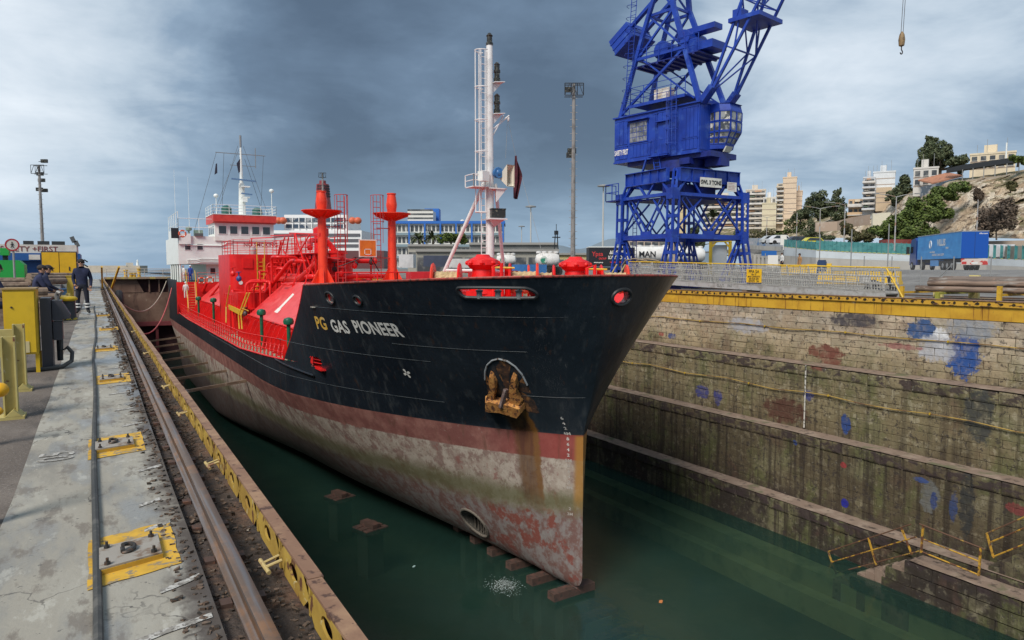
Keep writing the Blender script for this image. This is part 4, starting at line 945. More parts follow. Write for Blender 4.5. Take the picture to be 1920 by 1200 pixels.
run(b, [(8.2, HY - .06, 4.0), (12.4, HY - .06, 4.0), (12.6, HY - .06, 4.35), (13.2, HY - .06, 4.35)], .06); part('house_pipe', b, whi, house)
b = MB(); b.bx(7.8, 9.0, HY - .22, HY, 4.1, 5.25); b.bx(7.75, 7.85, HY, 96, 5.0, 5.9); part('wing_bulwark', b, whi, house)
b = MB(); p = at(328, 437, Y=HY - .3); b.rbox(p, .75, .1, 1.1); part('side_light_screen', b, blk_m, house)
b = MB(); p = at(373, 440, Y=HY - .1); b.rbox(p, .85, .2, .32); part('floodlight', b, mat('flood_grey', (.10, .11, .11), [], .4), house)
b = MB(); rails(b, [(7.8, HY, 5.0), (7.8, 96, 5.0)], 2.6, 2, .03, 2); rails(b, [(7.8, HY, 5.0), (12, HY + .4, 5.0)], 1.9, 2, .03, 2); part('wing_railing', b, whi, house)
b = MB(); b.rbox((9.9, HY + 1, 5.35), .9, .6, .7); b.lathe((8.9, HY + .6, 5.0), [(.1, 0), (.1, .55), (.32, .65), (.32, .9), (.1, 1.05)], 10); part('wing_gear', b, mat('gear_green_grey', (.22, .3, .24), [], .6), house)
# wheelhouse
x0, x1 = 11.45, 17.75
b = MB(); b.bx(x0, x1, HY - .15, HY + 5, 4.55, 6.55); wh = part('wheelhouse', b, whi, SH)
b = MB(); P = [(HY - .75, 6.65), (HY - .75, 7.4), (HY + 5.2, 7.4), (HY + 5.2, 6.55), (HY - .15, 6.5)]
b.prism([(x0 - .2, y, z) for y, z in P], (x1 - x0 + .4, 0, 0)); part('roof_visor', b, mat('visor_red', (.60, .05, .035), [((.48, .03, .025), 2, .4, .7)], .5), wh)
b = MB(); b.bx(x0 - .25, x1 + .25, HY - .78, HY + 5.25, 7.4, 7.47); part('roof_deck', b, whi, wh)
for k in range(5):
    cx_ = 12.25 + k * 1.17; b = MB(); b.bx(cx_ - .46, cx_ + .46, HY - .20, HY - .153, 5.25, 6.25); f = part('window', b, whi, wh)
    b = MB(); b.bx(cx_ - .38, cx_ + .38, HY - .215, HY - .203, 5.33, 6.17); part('pane', b, glass_m, f)
for k in range(3):
    b = MB(); y = HY + .6 + k * 1.5; b.bx(x0 - .03, x0 - .003, y, y + 1.0, 5.33, 6.17); part('side_window', b, glass_m, wh)
b = MB(); rails(b, [(x0 - .2, HY + 5, 7.47), (x0 - .2, HY - .7, 7.47), (x1 + .2, HY - .7, 7.47), (x1 + .2, HY + 5, 7.47)], 1.0, 3, .025, 1.5); part('roof_railing', b, whi, wh)
for x, h in ((12.9, .0), (16.2, -.1)): 
    b = MB(); b.lathe((x, HY + 1, 7.5), [(.35, 0), (.55, .1), (.55, .75 + h), (.3, 1.0 + h), (.05, 1.05 + h)], 12); part('searchlight_cover', b, mat('cover_green', (.02, .10, .08), [], .7), wh)
# signal mast on the wheelhouse
MX, MY = 14.75, HY + 2
b = MB(); b.cyl((MX, MY, 7.4), (MX, MY, 11.2), .42, 10, .3); b.cyl((MX, MY, 11.2), (MX, MY, 15.2), .2, 8, .1); b.cyl((MX, MY, 15.2), (MX, MY, 16.3), .07, 6); b.rbox((MX + .3, MY - .4, 9.6), .9, .7, .12); b.rbox((MX + .35, MY - .4, 10.8), .9, .8, .12); b.rbox((MX + .2, MY - .6, 9.3), .5, .5, .5)
part('signal_mast', b, whi, wh)
b = MB(); b.bar((MX - 2.7, MY, 14.5), (MX + 2.7, MY, 14.5), .08); b.bar((MX - 1.2, MY, 13.2), (MX + 1.6, MY, 13.2), .06); b.cyl((MX + 1.6, MY, 13), (MX + 1.6, MY, 15.3), .05, 5); b.cyl((MX, MY, 15.3), (MX, MY, 16.6), .13, 6); part('yardarm', b, mat('mast_grey', (.22, .23, .24), [], .5), wh)
b = MB(); b.bar((MX - 1.2, MY - .6, 11.6), (MX + 1.5, MY - .6, 11.45), .22, .16); b.bar((MX - .2, MY - .8, 10.0), (MX + 1, MY - .8, 9.9), .18, .14); part('radar_scanner', b, paint('radar_blue', (.12, .22, .38), .5), wh)
b = MB()
for a, c in (((MX - 2.6, MY, 14.5), (9.5, HY + 1, 5.6)), ((MX - .3, MY, 15.4), (x0 + .3, HY - .3, 7.5)), ((MX + .3, MY, 15.4), (x1 - .6, HY - .3, 7.5)), ((MX + 2.5, MY, 14.5), (MX + 2.0, MY, 7.5)), ((MX - 1.8, MY, 14.5), (MX - 2.2, MY, 7.5)), ((MX - .2, MY, 15), (MX - 3.2, MY, 7.4)), ((MX + .4, MY, 14), (MX + 2.4, MY, 7.4))): b.cyl(a, c, .02, 4)
part('stay', b, mat('wire_grey', (.10, .11, .12), [], .5, .5), wh)
b = MB(); b.poly([(MX - 2.55, MY, 13.3), (MX - 2.55, MY, 12.2), (MX - 2.85, MY + .1, 12.0), (MX - 2.7, MY, 13.2)]); part('signal_flag', b, mat('flag_dark', (.03, .03, .05), [], .9), wh); b = MB(); b.poly([(MX - .5, MY - .1, 13.4), (MX - .3, MY - .1, 12.3), (MX - .1, MY - .1, 12.6), (MX - .1, MY - .1, 14)]); part('signal_flag', b, mat('flag_dark', (.03, .03, .05), [], .9), wh)
for px, top, z0 in ((352, 452 - 120, 5), (326, 318, 5)):
    p = at(px, top, Y=HY + 6); b = MB(); b.cyl((p.x, p.y, z0), (p.x, p.y, p.z), .03, 5, .012); part('whip_aerial', b, whi, house)
for px, py in ((405, 367), (509, 358)):
    p = at(px, py, Y=HY + 3); b = MB(); b.cyl((p.x, p.y, 7.4), p, .05, 6); b.ball(p, .28, .28, .24, 8, 6); part('satellite_dome', b, whi, wh)
# --- orange vent risers
for i, (x, zt) in enumerate(((12.8, 6.45), (17.6, 6.55))):
    y = 46.4; b = MB(); b.lathe((x, y, .5), [(.34, 0), (.30, 1.5), (.27, 4.3), (.25, 4.6)], 20); v = part('vent_riser', b, org, SH)
    b = MB(); b.lathe((x, y, 4.75), [(.26, .05), (.3, .12), (1.25, .42), (1.3, .45), (1.3, .50), (.3, .52)], 22); part('drip_flange', b, org, v)
    b = MB()
    for k in range(8): q = k * math.tau / 8; c, s_ = math.cos(q), math.sin(q); b.bar((x + c * .28, y + s_ * .28, 4.78), (x + c * 1.2, y + s_ * 1.2, 5.12), .02, .12)
    part('gusset', b, org, v)
    b = MB(); b.lathe((x, y, 5.25), [(.29, 0), (.36, .5), (.365, .62), (.28, zt - 5.3), (.32, zt - 5.27), (.32, zt - 5.2)], 20); part('vent_head', b, org, v)
    b = MB()
    for k in range(6): q = k * math.tau / 6 + .3; c, s_ = math.cos(q), math.sin(q); b.prism([(x + c * .3, y + s_ * .3, .5), (x + c * .85, y + s_ * .85, .5), (x + c * .3, y + s_ * .3, 1.5)], (-s_ * .03, c * .03, 0))
    part('foot_gusset', b, org, v)
    d = 1.15 if i == 0 else -1.2; b = MB(); lx = x + d; ladder(b, (lx, y - .4, .5), (lx, y - .4, zt - .25), .5, (1, 0, 0), .03, .35)
    for z in (zt - .2, 4.6):
        b.path([(lx + .42 * math.cos(q), y - .4 - .65 * math.sin(q), z) for q in [math.pi * k / 8 for k in range(9)]], .025, 5)
    for k in range(7): q = math.pi * k / 6; b.cyl((lx + .42 * math.cos(q), y - .4 - .65 * math.sin(q), 4.6 if k % 2 else 3.2), (lx + .42 * math.cos(q), y - .4 - .65 * math.sin(q), zt - .2), .018, 4)
    b.bar((lx, y - .3, 4.2), (x, y - .1, 4.2), .06); b.bar((lx, y - .3, 2.2), (x, y - .1, 2.2), .06)
    part('caged_ladder', b, mat('cage_red', (.42, .05, .045), [], .5), v)
# backboard between the risers
BB = thing('basketball_backboard', 'orange basketball backboard with white border between the two vent risers', 'backboard', (15.6, 45.6, 2.2))
b = MB(); b.bx(15.0, 16.2, 45.6, 45.66, 2.25, 3.4); part('board', b, mat('board_white', (.75, .72, .66), [], .6), BB)
b = MB(); b.bx(15.06, 16.14, 45.585, 45.597, 2.31, 3.34); part('panel', b, mat('board_orange', (.66, .17, .015), [((.55, .12, .01), 2, .4, .7)], .6), BB)
b = MB()
for r_ in ((15.36, 15.40, 2.4, 2.78), (15.78, 15.82, 2.4, 2.78), (15.36, 15.82, 2.74, 2.78), (15.36, 15.82, 2.40, 2.44)): b.bx(r_[0], r_[1], 45.57, 45.582, r_[2], r_[3])
part('target_frame', b, MATS['board_white'], BB)
b = MB(); b.path([(15.6 + .22 * math.cos(q), 45.3 + .22 * math.sin(q), 2.33) for q in [k * math.tau / 14 for k in range(14)]], .02, 5, closed=True); part('hoop', b, org, BB)
b = MB(); b.cyl((15.5, 45.7, 2.3), (13.7, 45.9, 1.6), .035, 6); b.cyl((15.8, 45.7, 2.3), (16.5, 46, 1.3), .035, 6); part('strut', b, blk_m, BB)
b = MB(); rails(b, [(9.9, 33.6, .3), (13, 33.6, .3), (20, 33.6, .3)], 1.0, 2, .03, 1.0); b.bx(9.3, 20.5, 33.2, 34.6, .22, .3); part('walkway_railing', b, red_m, SH)
# ------------------------------------------------------------------ ship: forecastle gear
FX, FY = 15.1, 27.75
mw = mat('mast_white', (.76, .73, .70), [((.62, .55, .52), 1.6, .5, .75), ((.40, .20, .12), 9, .68, .74, 6, .7)], .45)
b = MB(); b.cyl((FX, FY, -.05), (FX, FY, 5.4), .20, 14, .17); b.cyl((FX, FY, 5.4), (FX, FY, 11.15), .17, 14, .14); fm = part('foremast', b, mw, SH)
def mp(px, py, dy=0): return at(px, py, Y=FY + dy)
f1, f2 = at(808, 521, Y=31.2), at(950, 505, Y=29.4)
b = MB(); b.cyl(mp(914, 330), (f1.x, f1.y, -.05), .09, 10); part('mast_leg', b, mw, fm)
b = MB(); b.cyl(mp(929, 345), (f2.x, f2.y, -.05), .08, 10); part('mast_leg', b, mw, fm)
b = MB(); t1 = Vector(mp(914, 330)).lerp(Vector((f1.x, f1.y, -.05)), .74); b.cyl(t1, (FX, FY, t1.z), .065, 8); t2 = Vector(mp(929, 345)).lerp(Vector((f2.x, f2.y, -.05)), .74); b.cyl((FX, FY, t1.z), t2, .065, 8); part('mast_tie', b, mw, fm)
lx, ly_ = mp(911, 300).x, FY - .05
b = MB(); ladder(b, (FX - .32, ly_, .6), (FX - .32, ly_, 10.9), .26, (1, 0, 0), .022, .3); part('mast_ladder', b, mw, fm)
b = MB()
zs = [3.95, 5.55, 6.55, 7.9, 9.3, 10.85]
for z in zs: b.path([(FX - .32 - .38 * math.sin(q) - .02, ly_ - .30 * math.cos(q), z) for q in [R(-10 + 20 * k) for k in range(11)]] + [(FX - .2, ly_ + .28, z)], .025, 5)
for k in range(5): q = R(10 + 40 * k); b.cyl((FX - .34 - .38 * math.sin(q), ly_ - .30 * math.cos(q), 3.95), (FX - .34 - .38 * math.sin(q), ly_ - .30 * math.cos(q), 10.85), .018, 5)
part('ladder_cage', b, mw, fm)
lamp_g = mat('lantern_black', (.025, .024, .02), [((.2, .18, .12), 8, .55, .65)], .35)
for z in (9.55, 8.2):
    b = MB(); b.prism([(FX + .12, FY - .28, z), (FX + .62, FY - .28, z + .06), (FX + .62, FY + .28, z + .06), (FX + .12, FY + .28, z)], (0, 0, .03)); b.prism([(FX + .12, FY - .03, z), (FX + .55, FY - .03, z), (FX + .12, FY - .03, z - .45)], (0, .05, 0)); part('lantern_shelf', b, mw, fm)
    b = MB(); b.lathe((FX + .34, FY - .05, z + .08), [(.13, 0), (.15, .04), (.15, .16), (.12, .18), (.12, .38), (.15, .40), (.15, .5), (.12, .53), (.12, .72), (.14, .74), (.05, .84)], 12); part('mast_lantern', b, lamp_g, fm)
b = MB(); b.lathe((FX, FY, 11.15), [(.16, 0), (.16, .1), (.12, .14), (.12, .36), (.15, .4), (.06, .52)], 12); part('mast_lantern', b, lamp_g, fm)
b = MB(); e = mp(956, 217); b.cyl((FX, FY, 7.45), (FX + .98, FY, e.z), .035, 7); b.cyl((FX, FY, 7.05), (FX + .7, FY, e.z - .03), .03, 7); b.ball((FX + .95, FY, e.z - .15), .06, .05, .1, 8, 5); part('halyard_arm', b, mw, fm)
b = MB(); b.bx(FX - .25, FX + .62, FY - .45, FY + .35, 4.95, 5.0); b.prism([(FX + .1, FY - .4, 4.95), (FX + .6, FY - .4, 4.95), (FX + .12, FY - .4, 4.4)], (0, .06, 0)); b.bx(FX - 1.0, FX - .2, FY - .4, FY + .4, 5.0, 5.04); rails(b, [(FX - .2, FY - .4, 5.04), (FX - 1, FY - .4, 5.04), (FX - 1, FY + .4, 5.04)], .5, 2, .022, .6); part('horn_platform', b, mw, fm)
b = MB(); c0 = Vector((FX + .40, FY - .25, 5.5)); ax = Vector((.12, -1, -.03)).normalized(); sd = Vector((1, .12, 0)).normalized(); S4 = lambda o, w, h: [o + sd * (i * w) + Vector((0, 0, j * h)) for i, j in ((-1, -1), (1, -1), (1, 1), (-1, 1))]
b.add(S4(c0, .06, .07) + S4(c0 + ax * .75, .20, .47), [(0, 1, 5, 4), (1, 2, 6, 5), (2, 3, 7, 6), (3, 0, 4, 7), (3, 2, 1, 0)]); b.add(S4(c0 + ax * .08, .03, .04) + S4(c0 + ax * .745, .165, .43), [(4, 5, 1, 0), (5, 6, 2, 1), (6, 7, 3, 2), (7, 4, 0, 3), (0, 1, 2, 3)]); part('fog_horn', b, mat('horn_cream', (.70, .64, .52), [], .5), fm)
b = MB(); b.ball((FX + .16, FY - .36, 5.64), .2, .24, .22, 10, 7); b.lathe((FX + .16, FY - .46, 5.64), [(.23, 0), (.25, .04), (.23, .08)], 12, (0, -1, 0)); part('horn_motor', b, paint('motor_blue', (.03, .14, .35), .4), fm)
b = MB(); b.rbox((FX - .55, FY - .45, 5.45), .42, .3, .42, .3); part('searchlight', b, whi, fm)
b = MB(); b.bx(FX - .3, FX + .55, FY - .6, FY - .1, 3.62, 3.68); b.prism([(FX - .2, FY - .45, 3.62), (FX + .5, FY - .45, 3.62), (FX + .1, FY - .2, 3.3)], (0, .1, 0)); part('flood_shelf', b, mw, fm)
b = MB(); b.rbox((FX + .18, FY - .4, 3.88), .62, .3, .34, -.2); b.rbox((FX + .18, FY - .4, 4.08), .66, .34, .05, -.2); part('floodlight', b, lamp_g, fm)
FL = thing('maroon_flag', 'limp dark maroon flag hanging from a halyard right of the white foremast', 'flag', (FX + 1.5, FY, 4))
fa, fb, fc, fd = mp(967, 292), mp(978, 330), mp(969, 374), mp(963, 372)
b = MB(); b.grid(lambda u, v: Vector(fa).lerp(Vector(fd), v).lerp(Vector(fa).lerp(Vector(fb), v * 1.6 if v < .62 else 1).lerp(Vector(fc), max(0, (v - .62) / .38)), u) + Vector((0, .09 * math.sin(u * 9 + v * 3), 0)), 10, 14); part('cloth', b, mat('maroon_cloth', (.075, .012, .022), [((.04, .008, .012), 5, .4, .7)], .95), FL)
b = MB(); b.cyl((FX + .93, FY, e.z - .2), fa, .008, 4); b.cyl((FX + .90, FY, e.z - .2), mp(948, 296), .008, 4); b.cyl(fb, at(1018, 480, Y=24), .008, 4); part('halyard', b, mat('rope_grey', (.25, .25, .24), [], .8), FL)
# windlasses, drums, rope
rope = mat('rope_tan', (.55, .42, .23), [((.38, .27, .13), (2, 30, 2), .45, .6)], .9, bump=((2, 40, 2), .6, .03))
def windlass(cx_, cy, s=1, rz=0.5, rope_on=True, lab=''):
    c, sn = math.cos(rz), math.sin(rz); T = lambda x, y, z: (cx_ + (x * c - y * sn) * s, cy + (x * sn + y * c) * s, -.05 + z * s)
    ax = Vector((c, sn, 0)); b = MB(); b.frame(T(0, 0, .25), ax * .5 * s, Vector((-sn, c, 0)) * .4 * s, Vector((0, 0, .25 * s))); b.lathe(T(0, 0, .4), [(.45 * s, 0), (.40 * s, .3 * s), (.34 * s, .75 * s), (.42 * s, .8 * s), (.5 * s, .9 * s), (.48 * s, 1.05 * s), (.25 * s, 1.15 * s), (.2 * s, 1.22 * s)], 14); w = part('windlass', b, red_m, SH)
    for k in range(8): q = k * math.tau / 8; b = MB(); b.ball(T(.48 * math.cos(q), .48 * math.sin(q), 1.36), .09 * s, .09 * s, .08 * s, 6, 4); part('gypsy_lug', b, red_m, w)
    b = MB(); b.cyl(T(-1.6, -.1, .75), T(1.7, -.1, .75), .09 * s, 8); part('shaft', b, red_m, w)
    for x, m_ in ((-1.55, org), (-.72, red_m), (.85, red_m), (1.7, org)): b = MB(); b.lathe(T(x, -.1, .75), [(.1 * s, -.04 * s), (.58 * s, -.04 * s), (.62 * s, 0), (.58 * s, .04 * s), (.1 * s, .04 * s)], 20, ax); part('drum_flange', b, m_, w)
    for x0_, x1_ in ((-1.5, -.78), (.9, 1.65)): b = MB(); b.lathe(T(x0_, -.1, .75), [(.33 * s + .03 * s * (k % 2), k * (x1_ - x0_) * s / 9) for k in range(10)], 16, ax); part('rope_coil', b, rope, w)
    b = MB(); b.path([T(.35, -.5, .2), T(.35, -.5, 1.25), T(.6, -.5, 1.35), T(.6, -.5, .3)], .06 * s, 7); b.bar(T(.75, -.3, 1.2), T(.75, -.3, .2), .09 * s); part('brake_frame', b, red_m, w)
    b = MB(); b.cyl(T(.3, -.5, 1.22), T(1.0, -.5, 1.2), .035 * s, 6); part('brake_lever', b, ylad, w)
windlass(13.6, 25.6, 1.3, -.55); windlass(17.2, 24.2, 1.25, -.55)
for p_, w, h, nm in ((at(808, 510, Y=32.5), 2.3, 1.15, 'deck_locker'), (at(925, 510, Y=29.8), 2.2, 1.2, 'deck_locker')):
    b = MB(); b.rbox((p_.x, p_.y, -.05 + h * .62), w, .9, h * 1.15, -.1); part(nm, b, mat('locker_red', (.50, .022, .03), [((.40, .015, .02), 2, .4, .7)], .5), SH)
for px, Y in ((845, 25), (1010, 22.5), (1035, 22.2), (760, 28.5), (790, 28)):
    p = at(px, 520, Y=Y); b = MB(); b.lathe((p.x, p.y, -.05), [(.14, 0), (.14, .75), (.2, .78), (.2, .84), (.1, .88)], 12); part('bitt', b, red_m, SH)
b = MB()
for px in (980, 1012, 1040): p = at(px, 515, Y=24.5); b.path([(p.x, p.y, -.05), (p.x, p.y, 1.05), (p.x + .9, p.y - .6, 1.05)], .03, 5)
part('foredeck_rail', b, red_m, SH)
for k in range(4):
    p = at(815 - 28 * k, 515, Y=27.5); b = MB(); b.path([(p.x + (.35 + .02 * q) * math.cos(q * .9), p.y + .35 * math.sin(q * .9), .05 + .03 * q) for q in range(26)], .05, 5); part('mooring_rope', b, rope, SH)
# ================================================================== right quay
def gz(X, Y):
    """ground height of the right quay, rising gently inland"""
    return 1.30 * min(1, max(0, (X - 40) / 16)) ** 1.2
yard = mat('yard_asphalt', (.15, .142, .13), [((.22, .21, .195), .4, .4, .7), ((.08, .075, .07), 1.1, .5, .72, 6, .7), ((.27, .26, .24), 8, .62, .72)], .9, world=True, bump=(20, .2, .02))
g = MB(); g.grid(lambda u, v: (lambda X, Y: (X, Y, gz(X, Y) - (.0 if X > X0 + .1 else 0)))(X0 + .05 + 420 * u ** 2.2, -60 + 177 * v), 60, 30)
g.grid(lambda u, v: (lambda X, Y: (X, Y, gz(X, Y)))(X0 + .05 + 600 * u ** 2.2, 117 + 500 * v ** 1.5), 40, 20)
struct('quay_ground', g, yard)
# ------------------------------------------------------------------ blue portal crane
BL = (.011, .048, .34)
blue = mat('crane_blue', BL, [((.008, .030, .24), .9, .4, .7), ((.05, .12, .42), 1.6, .52, .72, 6, .65), ((.10, .06, .05), 3.5, .68, .73, 7, .8), ((.02, .018, .05), (5, 5, .8), .62, .78, 6, .6)], .42)
blued = mat('crane_dark_blue', (.008, .020, .18), [((.004, .009, .09), 2, .4, .7)], .5)  # darker blue for bogies, machine floor, slew ring and platforms
XN, YN, XF, YF = 31.5, 33.8, 37.8, 38.8
CC = Vector(((XN + XF) / 2, (YN + YF) / 2, 0))
CRN = thing('portal_crane', 'tall cobalt-blue portal crane with lattice legs and cabin standing on the right quay', 'crane', CC)
ZT = 7.85
def lat(mb, a, b_, w, n, t=.05, up=(0, 0, 1), batten=True):
    """laced pair of bars between two points, width w along `up` side"""
    a, b_ = Vector(a), Vector(b_); d = (b_ - a).normalized(); s = Vector(up); s = (s - d * s.dot(d)).normalized() * w / 2
    mb.bar(a - s, b_ - s, t * 1.3, t * 1.3, up=s); mb.bar(a + s, b_ + s, t * 1.3, t * 1.3, up=s)
    if batten:
        for k in range(n + 1): p = a + (b_ - a) * (k / n); mb.bar(p - s, p + s, t * 2.4, t, up=d.cross(s))
legs = {}
cxy = CC
for nm, (x, y) in dict(N=(XN, YN), L=(XN, YF), Rr=(XF, YN), B=(XF, YF)).items():
    sx, sy = (1 if x > cxy.x else -1), (1 if y > cxy.y else -1)
    b = MB(); foot = Vector((x + sx * .45, y + sy * .25, .5)); mid = Vector((x + sx * .0, y, 3.5)); top = Vector((x - sx * .05, y, 6.1)); tp = Vector((x - sx * .55, y - sy * .35, ZT - .1))
    for ax in ((1, 0, 0), (0, 1, 0)):
        o = Vector(ax[::-1] if False else ((0, 1, 0) if ax[0] else (1, 0, 0))) * .24
        for q in (-1, 1):
            lat(b, foot + o * q, mid + o * q, .46, 3, .085, ax); lat(b, mid + o * q, top + o * q, .52, 2, .085, ax)
    for za, zb_ in ((3.15, 3.95), (5.85, 6.55)): b.rbox((x, y, (za + zb_) / 2), .62, .58, zb_ - za)
    part('leg', b, blue, CRN)
    b = MB(); lat(b, top, tp, .34, 3, .08, (0, 1, 0)); lat(b, top, tp, .34, 3, .08, (1, 0, 0)); part('leg_cap', b, blue, CRN)
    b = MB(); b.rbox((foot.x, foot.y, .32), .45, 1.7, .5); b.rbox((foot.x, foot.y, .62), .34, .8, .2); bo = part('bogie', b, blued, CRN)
    for q in (-.5, .5): b = MB(); b.cyl((foot.x - .14, foot.y + q, .22), (foot.x + .14, foot.y + q, .22), .2, 14); part('wheel', b, steel_d, bo)
def side(p, q):
    """one face of the portal: tie beam, K bracing above and below it, deep girder on top"""
    p, q = Vector(p), Vector(q); m = (p + q) / 2; n = Vector((0, 0, 1)); z = lambda v, h: Vector((v.x, v.y, h)); d = (q - p).normalized(); off = d.cross(n)
    b = MB(); b.bar(z(p, 3.55), z(q, 3.55), .34, .3); part('tie_beam', b, blue, CRN)
    b = MB(); b.rbox(z(m, 3.72), .95 if abs(d.x) > .5 else .14, .14 if abs(d.x) > .5 else .95, .42); part('gusset_plate', b, blue, CRN)
    for e, s in ((p, 1), (q, -1)):
        b = MB(); lat(b, z(m - d * s * .12, 3.8), z(e + d * s * .85, 6.0), .36, 3, .07, n); part('brace', b, blue, CRN)
        b = MB(); b.bar(z(e + d * s * .25, 3.9), z(m - d * s * .7, 6.0), .1, .1); part('brace', b, blue, CRN)
        b = MB(); lat(b, z(e + d * s * .3, 3.3), z(m - d * s * 1.3, .7), .34, 3, .07, n); part('brace', b, blue, CRN)
        b = MB(); b.bar(z(e + d * s * .3, 6.25), z(e + d * s * 1.4, 7.5), .13, .13); b.bar(z(e + d * s * 2.4, 6.25), z(e + d * s * 1.3, 7.5), .12, .12); part('girder_brace', b, blue, CRN)
    b = MB(); b.bar(z(p, 6.2), z(q, 6.2), .36, .2); part('lower_chord', b, blue, CRN)
    b = MB(); a0, a1 = p + d * .5, q - d * .5; i = off * 0
    b.bar(z(a0, 7.42), z(a1, 7.42), .1, .78); b.bar(z(a0, 7.84), z(a1, 7.84), .42, .05); b.bar(z(a0, 7.02), z(a1, 7.02), .3, .05)
    for k in range(6): r = a0 + (a1 - a0) * (k / 5); b.bar(z(r, 7.05), z(r, 7.82), .26, .06, up=d)
    part('top_girder', b, blue, CRN)
side((XN, YN, 0), (XN, YF, 0)); side((XN, YN, 0), (XF, YN, 0)); side((XF, YN, 0), (XF, YF, 0)); side((XN, YF, 0), (XF, YF, 0))
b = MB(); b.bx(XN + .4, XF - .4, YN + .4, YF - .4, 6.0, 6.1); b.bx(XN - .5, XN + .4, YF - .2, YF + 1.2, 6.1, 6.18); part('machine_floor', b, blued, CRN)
b = MB(); b.rbox((34.0, 36.0, 6.6), 1.6, 1.3, 1.0); b.cyl((33, 35, 6.1), (33, 35, 7.2), .45, 12); b.cyl((36, 37, 6.1), (36, 37, 7.0), .5, 12); b.rbox((35.6, 35.1, 6.5), 1.2, .7, .7); part('travel_gear', b, blued, CRN)
b = MB(); rails(b, [(XN - .5, YF - .2, 6.18), (XN - .5, YF + 1.2, 6.18), (XN + .4, YF + 1.2, 6.18)], 1.1, 2, .03, .7); part('platform_rail', b, blue, CRN)
b = MB(); ladder(b, (XN + .9, YF - .3, .3), (XN + .9, YF - .3, 6.1), .4, (0, 1, 0), .025); part('portal_ladder', b, blued, CRN)
b = MB(); b.cyl((34.9, 36.2, 6.0), (34.7, 36.0, .3), .03, 5); part('supply_cable', b, blk_m, CRN)
# load sign, notice, prohibition triangle on the face towards the dock head
b = MB(); b.bx(33.55, 35.45, YN - .30, YN - .26, 6.72, 7.32); sg = part('load_sign', b, mat('sign_cream', (.72, .70, .62), [((.5, .45, .38), 4, .5, .7)], .6), CRN)
tx = text_mb('SWL 3 TONS', .36, flat((34.5, YN - .312, 6.90), (.88, 0, 0), (0, 0, 1)), .016); part('lettering', tx, blk_m, sg)
b = MB(); b.bx(36.0, 36.85, YN - .29, YN - .26, 6.55, 7.15); nt = part('notice_board', b, MATS['sign_cream'], CRN)
for k in range(5): b = MB(); b.bx(36.06, 36.06 + .72 * random.uniform(.7, 1), YN - .298, YN - .292, 7.06 - k * .1, 7.09 - k * .1); part('notice_line', b, mat('print_pink', (.5, .28, .26), [], .7), nt)
# slewing upper works: local frame u (towards the jib), v (to the right)
AZ = R(10.4); U = Vector((math.sin(AZ), -math.cos(AZ), 0)); V = Vector((math.cos(AZ), math.sin(AZ), 0))
def Lc(a, v, z): return CC + U * a + V * v + Vector((0, 0, z))
def obox(mb, a0, a1, v0, v1, z0, z1): mb.frame(Lc((a0 + a1) / 2, (v0 + v1) / 2, (z0 + z1) / 2), U * (a1 - a0) / 2, V * (v1 - v0) / 2, Vector((0, 0, (z1 - z0) / 2))); return mb
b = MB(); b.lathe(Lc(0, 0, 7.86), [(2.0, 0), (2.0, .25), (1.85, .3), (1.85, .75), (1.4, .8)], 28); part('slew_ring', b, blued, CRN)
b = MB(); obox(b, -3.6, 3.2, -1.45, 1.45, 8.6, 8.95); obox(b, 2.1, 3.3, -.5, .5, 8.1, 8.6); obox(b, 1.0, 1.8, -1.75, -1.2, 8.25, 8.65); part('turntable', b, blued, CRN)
b = MB(); obox(b, -4.6, 2.46, -1.7, 1.7, 9.0, 12.0); ho = part('machinery_house', b, blue, CRN)
b = MB(); obox(b, -4.7, 2.56, -1.82, 1.82, 12.005, 12.10); obox(b, -4.65, 2.5, -1.75, 1.75, 8.88, 8.995); part('roof_edge', b, blue, ho)
W7 = -1.715
for a0, a1, z0, z1 in ((-4.45, -3.4, 10.15, 11.75), (-4.45, -3.4, 9.15, 10.0), (-3.15, -1.35, 9.15, 10.0), (-.75, .3, 11.3, 11.85), (1.2, 2.35, 9.9, 11.8), (1.2, 2.35, 9.15, 9.8), (-1.1, -.85, 9.3, 11.8)):
    n = max(2, int((a1 - a0) / .28))
    for k in range(n):
        w = (a1 - a0) / n; b = MB(); obox(b, a0 + k * w + .012, a0 + (k + 1) * w - .012, W7 - .02, W7 + .02, z0, z1); part('wall_board', b, blue, ho)
    b = MB(); obox(b, a0 - .05, a1 + .05, W7 - .04, W7, z1, z1 + .06); part('board_trim', b, blue, ho)
for k in range(5): b = MB(); obox(b, 2.462, 2.49, -1.6 + k * .42, -1.2 + k * .42, 9.1, 11.9); part('wall_board', b, blue, ho)
# window with panes
b = MB(); obox(b, -3.22, -1.62, W7 - .05, W7, 10.12, 11.55); wn = part('house_window', b, blue, ho)
wpane = mat('dirty_pane', (.24, .25, .26), [((.10, .11, .12), 2, .42, .6), ((.45, .45, .42), 5, .58, .7)], .25)
for i in range(5):
    for j in range(4): b = MB(); obox(b, -3.15 + i * .3, -2.88 + i * .3, W7 - .062, W7 - .051, 10.19 + j * .335, 10.49 + j * .335); part('pane', b, wpane, wn)
b = MB(); obox(b, -3.35, -1.5, W7 - .3, W7, 11.62, 11.68); part('window_hood', b, blue, ho)
b = MB(); obox(b, -.75, .2, W7 - .06, W7, 9.1, 11.15); part('house_door', b, blue, ho)
b = MB(); obox(b, -.85, .3, W7 - .28, W7, 11.2, 11.26); part('door_hood', b, blue, ho)
b = MB(); ladder(b, Lc(.65, -2.0, 9.0), Lc(.65, -2.0, 13.3), .5, U, .03, .28)
for z in (9.6, 10.5, 11.4, 12.3): b.path([Lc(.65 + .38 * math.sin(q), -2.0 - .55 * math.cos(q), z) for q in [R(-90 + 22.5 * k) for k in range(9)]], .022, 5)
